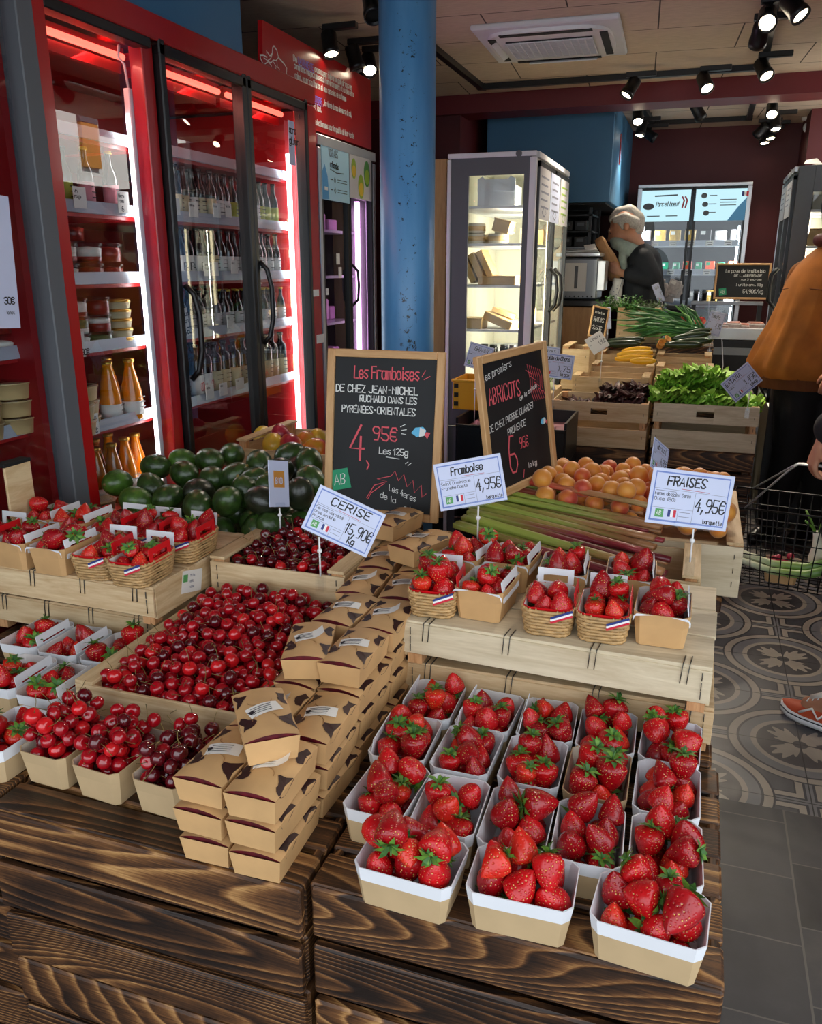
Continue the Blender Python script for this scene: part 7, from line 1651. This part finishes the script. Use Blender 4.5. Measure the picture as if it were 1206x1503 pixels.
# ================================================================== people
def soft(name, chains, mat, parent, origin, voxel=.008, smooth=6, extra=None):
    """one continuous surface grown from tapering limbs: chains of (point, radius)"""
    a = MB(); O = Vector(origin)
    for ch in chains:
        pts = [(Vector(p)-O, r) for p, r in ch]
        for p, r in pts: a.sphere(p, r, 14, 9)
        for (p, r), (q, s) in zip(pts, pts[1:]): a.tube([p, q], [r, s], 14)
    if extra: extra(a, O)
    o = a.build(name, mat, parent)
    m = o.modifiers.new('r', 'REMESH'); m.mode = 'VOXEL'; m.voxel_size = voxel
    s = o.modifiers.new('s', 'SMOOTH'); s.iterations = smooth; s.factor = .5
    bpy.context.view_layer.update(); dg = bpy.context.evaluated_depsgraph_get()
    me = bpy.data.meshes.new_from_object(o.evaluated_get(dg)); me.name = name; o.modifiers.clear(); old = o.data; o.data = me; bpy.data.meshes.remove(old)
    me.polygons.foreach_set('use_smooth', [True]*len(me.polygons))
    return o
def hand_chains(w, d, side, curl, s=1.0, spread=.0):
    """palm, four unequal bent fingers and a thumb from the side of the palm; w wrist, d pointing direction, side thumb side, curl palm normal"""
    w, d, side, curl = Vector(w), Vector(d).normalized(), Vector(side).normalized(), Vector(curl).normalized(); out = []
    for k in (-.028, -.010, .010, .028): out.append([(w, .022*s), (w+d*.05*s+side*k*s*.8, .015*s), (w+d*.088*s+side*k*s, .0115*s)])
    for k, L in ((.030, .078), (.011, .088), (-.009, .082), (-.028, .064)):
        b = w+d*.088*s+side*k*s; p1 = b+(d*.75+curl*.65+side*k*spread).normalized()*L*.45*s; p2 = p1+(d*.1+curl*1.0).normalized()*L*.32*s; p3 = p2+(d*-.5+curl*.8).normalized()*L*.25*s
        out.append([(b, .0105*s), (p1, .0095*s), (p2, .0085*s), (p3, .0075*s)])
    t0 = w+d*.030*s+side*.024*s; t1 = t0+(side*.75+d*.5+curl*.35).normalized()*.038*s; t2 = t1+(d*.7+curl*.6+side*.1).normalized()*.032*s
    out.append([(t0, .014*s), (t1, .0115*s), (t2, .009*s)]); return out
M['hair_grey'] = NT('grey_hair').m
def hair():
    t = NT('grey_hair'); nz = t.noise(t.coord((8, 8, 30)), 12, 4); t.base(t.ramp(nz, [(.3, '#8d8780'), (.7, '#c9c2b8')])); t.setb(Roughness=.6); t.bump(nz, .6, .006); return t.m
M['hair_grey'] = hair(); M['navy'] = plain('navy_coat', '#1c2027', .8, var=.15, vs=20); M['trouser'] = plain('black_trousers', '#101114', .8, var=.15); M['scarf'] = plain('sage_scarf', '#8d9a92', .8, var=.2, vs=25)
M['suede'] = plain('ochre_suede', '#a8641f', .8, var=.22, vs=9); M['suede_dark'] = plain('ochre_hem', '#6e3d1a', .8, var=.1); M['black_wool'] = plain('black_wool', '#131417', .85, var=.2, vs=30); M['denim'] = plain('dark_denim', '#1a2130', .8, var=.15, vs=30)
M['hair_dark'] = plain('dark_hair', '#2d211b', .6, var=.3, vs=20); M['bag_kraft'] = plain('bread_bag', '#b98a5a', .6, var=.12, vs=14); M['eye'] = plain('eye_dark', '#1c1613', .3); M['lips'] = plain('lips', '#8d5147', .5)

# --- man with grey hair at the back
O1 = (-.46, 6.42, 0)
P1 = thing('person', 'person with grey hair and sage scarf, in a dark coat, holding a bread bag', 'person', O1)
HC = Vector((-.545, 6.38, 1.80)); HT = Matrix.Rotation(R(-20), 3, 'Y')
def hd(chs): return [[(HC+HT @ (Vector(p)-HC), r) for p, r in c] for c in chs]
def hp(p): return HC+HT @ (Vector(p)-HC)
wr = Vector((-.545, 6.215, 1.505))
ch = [[((-.565, 6.38, 1.845), .098), ((-.545, 6.38, 1.85), .10)], [((-.60, 6.38, 1.80), .078), ((-.632, 6.38, 1.755), .048)], [((-.66, 6.38, 1.81), .030), ((-.693, 6.38, 1.782), .013)], [((-.662, 6.38, 1.84), .022), ((-.655, 6.35, 1.845), .018), ((-.655, 6.41, 1.845), .018)],
      [((-.655, 6.38, 1.757), .022), ((-.645, 6.38, 1.742), .022)], [((-.545, 6.278, 1.81), .018), ((-.54, 6.278, 1.83), .020)], [((-.545, 6.482, 1.81), .018), ((-.54, 6.482, 1.83), .020)]]
ch = hd(ch)+[[((-.535, 6.38, 1.79), .062), ((-.47, 6.40, 1.66), .065)], [((-.45, 6.41, 1.60), .10), ((-.43, 6.43, 1.40), .14), ((-.42, 6.43, 1.15), .14), ((-.42, 6.43, 1.0), .14)],
      [((-.43, 6.27, 1.60), .06), ((-.355, 6.20, 1.46), .048), (wr, .028)], [((-.43, 6.58, 1.60), .06), ((-.40, 6.60, 1.42), .048), ((-.56, 6.40, 1.47), .028)],
      [((-.42, 6.35, .98), .09), ((-.43, 6.34, .52), .06), ((-.42, 6.34, .08), .045)], [((-.42, 6.52, .98), .09), ((-.43, 6.52, .52), .06), ((-.42, 6.52, .08), .045)]]
ch += hand_chains(wr+Vector((-.01, 0, .0)), (-.85, .05, .45), (0, -.1, 1), (-.25, .95, 0), .95) + hand_chains((-.565, 6.39, 1.47), (-.7, -.5, .1), (0, 0, 1), (-.3, -.9, .2), .9)
soft('body', ch, 'skin', P1, O1, .0065, 5)
soft('hair', hd([[((-.625, 6.37, 1.915), .032), ((-.57, 6.38, 1.935), .045), ((-.51, 6.38, 1.91), .062), ((-.475, 6.38, 1.85), .062), ((-.485, 6.38, 1.79), .052)], [((-.60, 6.30, 1.895), .028), ((-.54, 6.295, 1.885), .038), ((-.49, 6.31, 1.83), .042)], [((-.60, 6.46, 1.895), .028), ((-.54, 6.465, 1.885), .038), ((-.49, 6.45, 1.83), .042)], [((-.575, 6.285, 1.85), .018), ((-.57, 6.283, 1.82), .012)]]), 'hair_grey', P1, O1, .008, 2)
for s in (-1, 1):
    a = MB(); a.sphere(hp((-.658, 6.38+s*.032, 1.822))-Vector(O1), .010, 10, 7); a.build('eye', 'eye', P1)
    a = MB(); a.tube([hp((-.672, 6.38+s*.018, 1.843))-Vector(O1), hp((-.664, 6.38+s*.05, 1.845))-Vector(O1)], .006, 6); a.build('eyebrow', 'hair_grey', P1)
a = MB(); a.tube([hp((-.668, 6.355, 1.752))-Vector(O1), hp((-.676, 6.38, 1.753))-Vector(O1), hp((-.668, 6.405, 1.752))-Vector(O1)], .0055, 6); a.build('mouth', 'lips', P1)
coat = soft('coat', [[((-.445, 6.29, 1.615), .075), ((-.445, 6.41, 1.625), .095), ((-.445, 6.55, 1.615), .075)], [((-.44, 6.42, 1.56), .15), ((-.425, 6.43, 1.36), .168), ((-.42, 6.43, 1.15), .172), ((-.42, 6.43, .92), .18)], [((-.43, 6.36, 1.5), .14), ((-.42, 6.35, 1.2), .14), ((-.42, 6.35, .92), .15)], [((-.43, 6.50, 1.5), .14), ((-.42, 6.51, 1.2), .14), ((-.42, 6.51, .92), .15)],
     [((-.42, 6.26, 1.60), .078), ((-.345, 6.20, 1.47), .072), ((-.50, 6.212, 1.50), .050)], [((-.42, 6.59, 1.60), .078), ((-.39, 6.61, 1.42), .066), ((-.52, 6.44, 1.46), .048)]], 'navy', P1, O1, .012, 5)
soft('trousers', [[((-.42, 6.35, .96), .10), ((-.43, 6.34, .52), .080), ((-.42, 6.34, .12), .066)], [((-.42, 6.52, .96), .10), ((-.43, 6.52, .52), .080), ((-.42, 6.52, .12), .066)]], 'trouser', P1, O1, .014, 3)
for y in (6.34, 6.52): soft('shoe', [[((-.41, y, .05), .048), ((-.50, y, .045), .044), ((-.57, y, .035), .034)]], 'black', P1, O1, .01, 3)
soft('scarf', [[((-.55+.09*math.cos(q), 6.39+.105*math.sin(q), 1.695-.035*math.cos(q)), .034) for q in [2*PI*i/12 for i in range(13)]], [((-.53+.10*math.cos(q), 6.39+.11*math.sin(q), 1.665-.04*math.cos(q)), .034) for q in [2*PI*i/12 for i in range(13)]], [((-.56, 6.30, 1.66), .035), ((-.56, 6.27, 1.60), .032), ((-.545, 6.26, 1.54), .026)]], 'scarf', P1, O1, .009, 3)
# bags held in the hand: things of their own
def bag(name, label, p0, p1, w0, w1, mat, part):
    t = thing(name, label, 'paper bag', p1); p0, p1 = Vector(p0)-Vector(p1), Vector((0, 0, 0)); d = (p1-p0).normalized(); u = d.cross(Vector((0, 1, 0))).normalized(); v = Vector((0, 1, 0)); a = MB(); rings = []
    for k in range(9):
        f = k/8; c = p0.lerp(p1, f); w = w0+(w1-w0)*f+.004*math.sin(k*2.1); rings.append([c+u*math.cos(q)*w*(1+.05*math.sin(5*q+k))+v*math.sin(q)*w*.6 for q in [2*PI*i/16 for i in range(16)]])
    a.loft(rings, 0, True, True, True); a.build('bag_body', mat, t); b = MB(); b.tube([p0+u*w0*.8-v*w0*.5, p0.lerp(p1, .5)+u*.02-v*.05, p1-v*w1*.55], .0018, 4); b.build(part, 'kraft_dark' if mat == 'bag_kraft' else 'ink_grey', t); return t
bag('bread_bag', 'brown paper bread bag held against the chest of the person in the scarf', (-.735, 6.22, 1.745), (-.575, 6.285, 1.475), .030, .062, 'bag_kraft', 'crease')
t = bag('printed_bag', 'pale printed paper bag hanging below the hand of the person in the scarf', (-.575, 6.24, 1.47), (-.60, 6.24, 1.27), .035, .050, 'lab_white', 'fold_line')
a = MB()
for k in range(9): a.box((rng.uniform(-.02, .03), -.034, .03+.02*k), (.006, .002, .006))
o = a.build('print_dots', 'ink_grey', t); o['kind'] = 'stuff'

# --- person in the ochre jacket, seen from behind
O2 = (.62, 5.05, 0)
P2 = thing('person', 'person in an ochre suede jacket and black trousers, back turned, by the aisle', 'person', O2)
soft('body', [[((.67, 4.98, 1.84), .10), ((.68, 4.95, 1.79), .085)], [((.655, 4.98, 1.74), .06), ((.63, 5.02, 1.62), .065)], [((.62, 5.03, 1.52), .12), ((.61, 5.04, 1.25), .14), ((.62, 5.04, 1.0), .15)], [((.70, 4.86, 1.50), .06), ((.76, 4.80, 1.22), .045), ((.68, 4.66, 1.06), .03)], [((.50, 5.16, 1.50), .06), ((.46, 5.20, 1.2), .045), ((.54, 5.32, 1.08), .03)],
     [((.55, 5.02, .95), .09), ((.545, 5.0, .52), .06), ((.495, 5.06, .09), .045)], [((.70, 5.06, .95), .09), ((.72, 5.06, .52), .06), ((.72, 5.12, .09), .045)], [((.69, 4.87, 1.815), .02), ((.69, 4.86, 1.79), .018)], [((.755, 4.93, 1.79), .018), ((.775, 4.92, 1.775), .012)]]+hand_chains((.675, 4.65, 1.05), (-.3, -.6, -.6), (-1, .2, 0), (0, .6, -.6))+hand_chains((.545, 5.325, 1.07), (.1, .8, -.5), (1, 0, 0), (0, -.5, -.8)), 'skin', P2, O2, .0085, 5)
soft('hair', [[((.66, 5.0, 1.93), .055), ((.63, 5.03, 1.86), .085), ((.63, 5.04, 1.78), .07), ((.635, 5.05, 1.72), .04)]], 'hair_dark', P2, O2, .01, 3)
for s in (-1, 1): a = MB(); a.sphere(Vector((.745, 4.925+s*.03, 1.825))-Vector(O2), .010, 8, 6); a.build('eye', 'eye', P2)
a = MB(); rings = []
prof = [(.965, .285, .20, .60), (.99, .312, .215, .602), (1.05, .315, .22, .605), (1.15, .285, .21, .61), (1.25, .248, .195, .615), (1.36, .222, .185, .618), (1.47, .198, .17, .622), (1.55, .165, .15, .628), (1.60, .13, .125, .634), (1.645, .085, .09, .64), (1.66, .075, .08, .642)]
for k, (z, hx, hy, cx) in enumerate(prof):
    ring = []
    for i in range(72):
        q = 2*PI*i/72; fold = 1+(.045*math.sin(7*q+z*4)+.03*math.sin(15*q-z*7)+.02*math.sin(23*q+z*3))*max(0, min(1, (1.50-z)/.4))
        x = hx*math.copysign(abs(math.cos(q))**.85, math.cos(q))*fold; y = hy*math.copysign(abs(math.sin(q))**.85, math.sin(q))*fold; ring.append(Vector((cx+x, 5.03+y, z))-Vector(O2))
    rings.append(ring)
a.loft(rings, 0, True); jk = a.build('jacket', 'suede', P2)
a = MB(); ring = []
for z, s in ((.905, .262), (.93, .268), (.975, .285)): ring.append([Vector((.60+s*math.cos(q)*(1+.012*math.sin(40*q)), 5.03+s*.68*math.sin(q)*(1+.012*math.sin(40*q)), z))-Vector(O2) for q in [2*PI*i/120 for i in range(120)]])
a.loft(ring, 0, True); a.build('hem_band', 'suede_dark', P2)
a = MB(); a.tube([Vector((.628+.216*math.cos(q), 5.03+.178*math.sin(q), 1.43+.012*math.sin(2*q)))-Vector(O2) for q in [PI+.1+ (PI-.2)*i/20 for i in range(21)]], .0035, 5); a.build('yoke_seam', 'suede_dark', P2)
soft('sleeve', [[((.68, 4.90, 1.52), .085), ((.755, 4.80, 1.24), .085), ((.70, 4.69, 1.085), .062)]], 'suede', P2, O2, .012, 4); soft('sleeve', [[((.52, 5.14, 1.50), .085), ((.46, 5.20, 1.22), .08), ((.53, 5.30, 1.09), .06)]], 'suede', P2, O2, .012, 4)
soft('scarf', [[((.645+.085*math.cos(q), 5.01+.085*math.sin(q), 1.685), .035) for q in [2*PI*i/10 for i in range(11)]]], 'dark_red', P2, O2, .01, 3)
soft('trousers', [[((.62, 5.04, .97), .17)], [((.56, 5.03, .92), .135), ((.555, 5.0, .54), .098), ((.515, 5.05, .14), .078)], [((.70, 5.06, .92), .135), ((.73, 5.06, .54), .098), ((.725, 5.11, .14), .078)]], 'trouser', P2, O2, .013, 4)
for (x, y) in ((.50, 5.06), (.72, 5.12)):
    soft('boot', [[((x, y, .13), .062), ((x-.01, y-.02, .05), .052), ((x-.06, y-.09, .045), .046), ((x-.09, y-.14, .036), .036)]], 'black', P2, O2, .01, 3)

# --- person in black at the right edge carrying the wire basket
O3 = (.72, 2.84, 0)
P3 = thing('person', 'person in a black coat at the right edge, orange trainers, wire basket in hand', 'person', O3)
wr = Vector((.425, 2.945, 1.005))
soft('body', [[((.70, 2.92, 1.66), .10), ((.67, 2.95, 1.61), .085)], [((.73, 2.90, 1.55), .058), ((.74, 2.88, 1.42), .062)], [((.74, 2.88, 1.34), .12), ((.74, 2.88, 1.1), .13), ((.74, 2.88, .92), .14)], [((.66, 2.74, 1.36), .055), ((.56, 2.86, 1.16), .042), (wr, .027)], [((.82, 3.02, 1.36), .055), ((.88, 3.05, 1.1), .042), ((.85, 3.12, .88), .027)],
     [((.66, 2.84, .88), .09), ((.61, 2.85, .50), .058), ((.565, 2.853, .16), .038), ((.565, 2.853, .10), .040), ((.50, 2.90, .06), .035)], [((.82, 2.92, .88), .09), ((.84, 2.86, .48), .058), ((.88, 2.78, .10), .038)], [((.60, 2.99, 1.61), .018), ((.585, 3.0, 1.595), .012)]]+hand_chains(wr+Vector((-.008, 0, -.012)), (-.22, .06, -.95), (.2, -1, 0), (.85, .2, -.3), .92)+hand_chains((.85, 3.12, .87), (0, 0, -1), (-1, 0, 0), (0, 1, 0), .92), 'skin', P3, O3, .0065, 4)
soft('hair', [[((.71, 2.91, 1.74), .055), ((.76, 2.88, 1.68), .085), ((.77, 2.87, 1.58), .06), ((.77, 2.86, 1.48), .04)]], 'hair_dark', P3, O3, .01, 3)
for s in (-1, 1): a = MB(); a.sphere(Vector((.612+s*.02, 2.985-s*.024, 1.635))-Vector(O3), .009, 8, 6); a.build('eye', 'eye', P3)
soft('coat', [[((.74, 2.88, 1.40), .12), ((.74, 2.88, 1.2), .165), ((.74, 2.88, .95), .18), ((.74, 2.88, .72), .19)], [((.68, 2.76, 1.37), .08), ((.56, 2.86, 1.17), .082), ((.445, 2.938, 1.045), .062)], [((.81, 3.0, 1.37), .08), ((.88, 3.05, 1.1), .07), ((.85, 3.11, .92), .055)]], 'black_wool', P3, O3, .012, 4)
soft('trousers', [[((.66, 2.84, .85), .12), ((.615, 2.85, .50), .078), ((.575, 2.852, .235), .060)], [((.82, 2.92, .85), .12), ((.84, 2.86, .48), .078), ((.875, 2.79, .20), .060)]], 'denim', P3, O3, .012, 3)
def trainer(toe, d, lab):
    t0 = Vector(toe); d = Vector(d).normalized(); s = Vector((-d.y, d.x, 0)); O = Vector(O3)
    def P(u, v, z): return t0-d*u+s*v+Vector((0, 0, z))-O
    outl = [(.0, .0), (.012, .026), (.05, .042), (.10, .046), (.16, .038), (.22, .034), (.262, .026), (.275, .0)]
    ring = lambda k, z, up=0: [P(u, v*k, z+up*max(0, .05-u)) for u, v in outl]+[P(u, -v*k, z+up*max(0, .05-u)) for u, v in outl[-2:0:-1]]
    a = MB(); a.loft([ring(1.0, .004, .3), ring(1.05, .016, .25), ring(1.03, .034, .2)], 0, True, True, True); a.build('sole', 'white', P3)
    a = MB(); a.loft([ring(1.035, .020, .2), ring(1.055, .028, .2)], 0, True); a.build('sole_band', 'denim', P3)
    a = MB(); n = 14; rows_ = []
    for k in range(n+1):
        u = .004+.268*k/n; v = 0
        for (ua, va), (ub, vb) in zip(outl, outl[1:]):
            if ua <= u <= ub: v = va+(vb-va)*(u-ua)/(ub-ua)
        top = .045+.02*min(1, u/.08)+(.055*max(0, min(1, (u-.09)/.12)))
        rows_.append([P(u, v*math.cos(q)*(1 if q in (0, PI) else .96), .032+(top-.032)*math.sin(q)) for q in [PI*i/10 for i in range(11)]])
    a.loft(rows_, 0, True, True, True, False); a.build('upper', 'trainer_orange', P3)
    for sg in (-1, 1):
        a = MB(); a.tube([P(.09, sg*.046, .045), P(.13, sg*.040, .075), P(.155, sg*.041, .045), P(.19, sg*.034, .09)], .005, 5); a.build('stripe', 'white', P3)
    a = MB(); a.tube([P(.11, 0, .092), P(.14, .0, .112), P(.17, 0, .130)], [.016, .018, .014], 8); a.build('tongue', 'paper', P3)
    a = MB()
    for k in range(4): a.tube([P(.10+.018*k, -.022, .085+.010*k), P(.105+.018*k, 0, .098+.010*k), P(.10+.018*k, .022, .085+.010*k)], .003, 5)
    a.build('laces', 'white', P3); a = MB(); a.tube([P(.25, -.02, .06), P(.272, 0, .09), P(.25, .02, .06)], .010, 6); a.build('heel_tab', 'grey_metal', P3)
M['trainer_orange'] = plain('trainer_orange', '#c4502c', .6, var=.08)
trainer((.412, 2.955, 0), (-.82, .57, 0), ''); trainer((.74, 2.88, 0), (-.82, .57, 0), '')

# --- wire basket hanging from the hand
M['wire'] = plain('dark_wire', '#1b1c1e', .4, .6); M['wire_pale'] = plain('pale_wire', '#a9abad', .35, .7)
bk = thing('wire_basket', 'black wire shopping basket hanging from the hand over the patterned floor', 'basket', (.405, 3.14, .44), R(-8))
TW, TD, BW, BD, BH = .46, .30, .38, .24, .29
def wl(u, v, f):  # corner positions on a level f (0 bottom, 1 top)
    return Vector((u*(BW+(TW-BW)*f)/2, v*(BD+(TD-BD)*f)/2, BH*f))
a = MB(); W_ = .0021
for f in (0, .2, .4, .6, .8, 1.0):
    c = [wl(-1, -1, f), wl(1, -1, f), wl(1, 1, f), wl(-1, 1, f)]; a.tube(c, W_*(1.9 if f == 1 else 1), 5, closed=True, caps=False)
nx, ny = 12, 7
for i in range(nx+1):
    u = -1+2*i/nx; a.tube([wl(u, -1, 1), wl(u, -1, 0), wl(u, 1, 0), wl(u, 1, 1)], W_, 5)
for j in range(ny+1):
    v = -1+2*j/ny; a.tube([wl(-1, v, 1), wl(-1, v, 0), wl(1, v, 0), wl(1, v, 1)], W_, 5)
a.build('wire_grid', 'wire', bk)
top = Vector((.405, 3.14, .44)); mz = Matrix.Rotation(R(8), 3, 'Z')
grip = mz @ (Vector((.405, 2.965, .912))-top)
for sg in (-1, 1):
    a = MB(); p = wl(-.75, sg, 1); q = wl(.75, sg, 1); g = grip+Vector((0, sg*.008, 0))
    a.tube([p, p.lerp(g+Vector((-.06, 0, -.01)), .9), g+Vector((-.045, 0, 0)), g+Vector((.045, 0, 0)), q.lerp(g+Vector((.06, 0, -.01)), .9), q], .0035, 6); a.build('handle', 'wire_pale', bk)
def inb(x, y, z): return top+Matrix.Rotation(R(-8), 3, 'Z') @ Vector((x, y, z))
t = thing('radish_punnet', 'kraft punnet of red radishes inside the wire basket', 'punnet', inb(-.03, -.02, .006), R(-8)); a = MB(); box_shell(a, .10, .13, .06, .12, .15); a.build('carton', ['kraft', 'kraft_in', 'kraft'], t)
a = MB(); a.sphere((0, 0, 0), .014, 12, 8, 0, (1, 1, 1.1)); b = a.build('radish', 'straw2'); M['radish'] = plain('radish_red', '#a31f3c', .35, var=.2); b.data.materials[0] = M['radish']; tag(b, '', 'radish'); c = MB(); c.tube([(0, 0, .013), (.004, .002, .03)], .002, 5); c.build('stalk', 'leaf', b); RD = Proto(b)
for i in range(16): RD.put(inb(-.03+rng.uniform(-.04, .04), -.02+rng.uniform(-.055, .055), .045+rng.uniform(0, .035)), (rng.uniform(0, 3), rng.uniform(0, 3), 0), 'small red radish in the kraft punnet inside the wire basket', 'radishes in the basket')
M['leek'] = NT('leek').m
def leek():
    t = NT('leek_stalk'); tc = t.n('ShaderNodeTexCoord'); sp = t.n('ShaderNodeSeparateXYZ'); t.l(tc.outputs['Generated'], sp.inputs[0]); st = t.noise(t.coord((2, 50, 50)), 5, 2)
    t.base(t.ramp(t.math('ADD', sp.outputs[0], t.math('MULTIPLY', st, .15)), [(.15, '#dfe3c4'), (.5, '#8fae55'), (.9, '#4f7d3a')])); t.setb(Roughness=.4); return t.m
M['leek'] = leek()
for i, (y, z, l) in enumerate(((-.10, .03, 'front'), (-.075, .05, 'middle'), (-.05, .032, 'rear'))):
    p, q = inb(-.17, y, z+.05), inb(.19, y+.01, z+.06); d = q-p; a = MB(); a.tube([(0, 0, 0), (d.length*.3, 0, -.03), (d.length*.6, 0, -.03), (d.length, .01, .02)], [.011, .013, .016, .020], 12); o = a.build('leek', 'leek', None, p, d.to_track_quat('X', 'Z').to_euler()); tag(o, f"pale green leek bending along the wire basket, {l} of three", 'leek'); b = MB()
    for k in range(3): b.tube([(d.length*.9, 0, .01), (d.length*1.02, .02*(k-1), .04+.02*k)], [.012, .006], 6)
    b.build('leaf_tips', 'herb', o)
t = thing('white_bulb', 'big white bulb with papery skin standing in the wire basket', 'vegetable', inb(.10, .03, .05), (R(10), R(-15), 0)); a = MB(); a.lathe([(.004, -.035), (.035, -.02), (.048, .01), (.040, .05), (.022, .09), (.014, .13), (.012, .15)], 16); a.build('bulb', 'cream', t); b = MB(); [b.tube([(0, 0, .13), (.02*math.cos(k), .02*math.sin(k), .18), (.05*math.cos(k), .05*math.sin(k), .22)], .004, 5) for k in (0, 2, 4)]; b.build('cut_stalks', 'leaf', t)
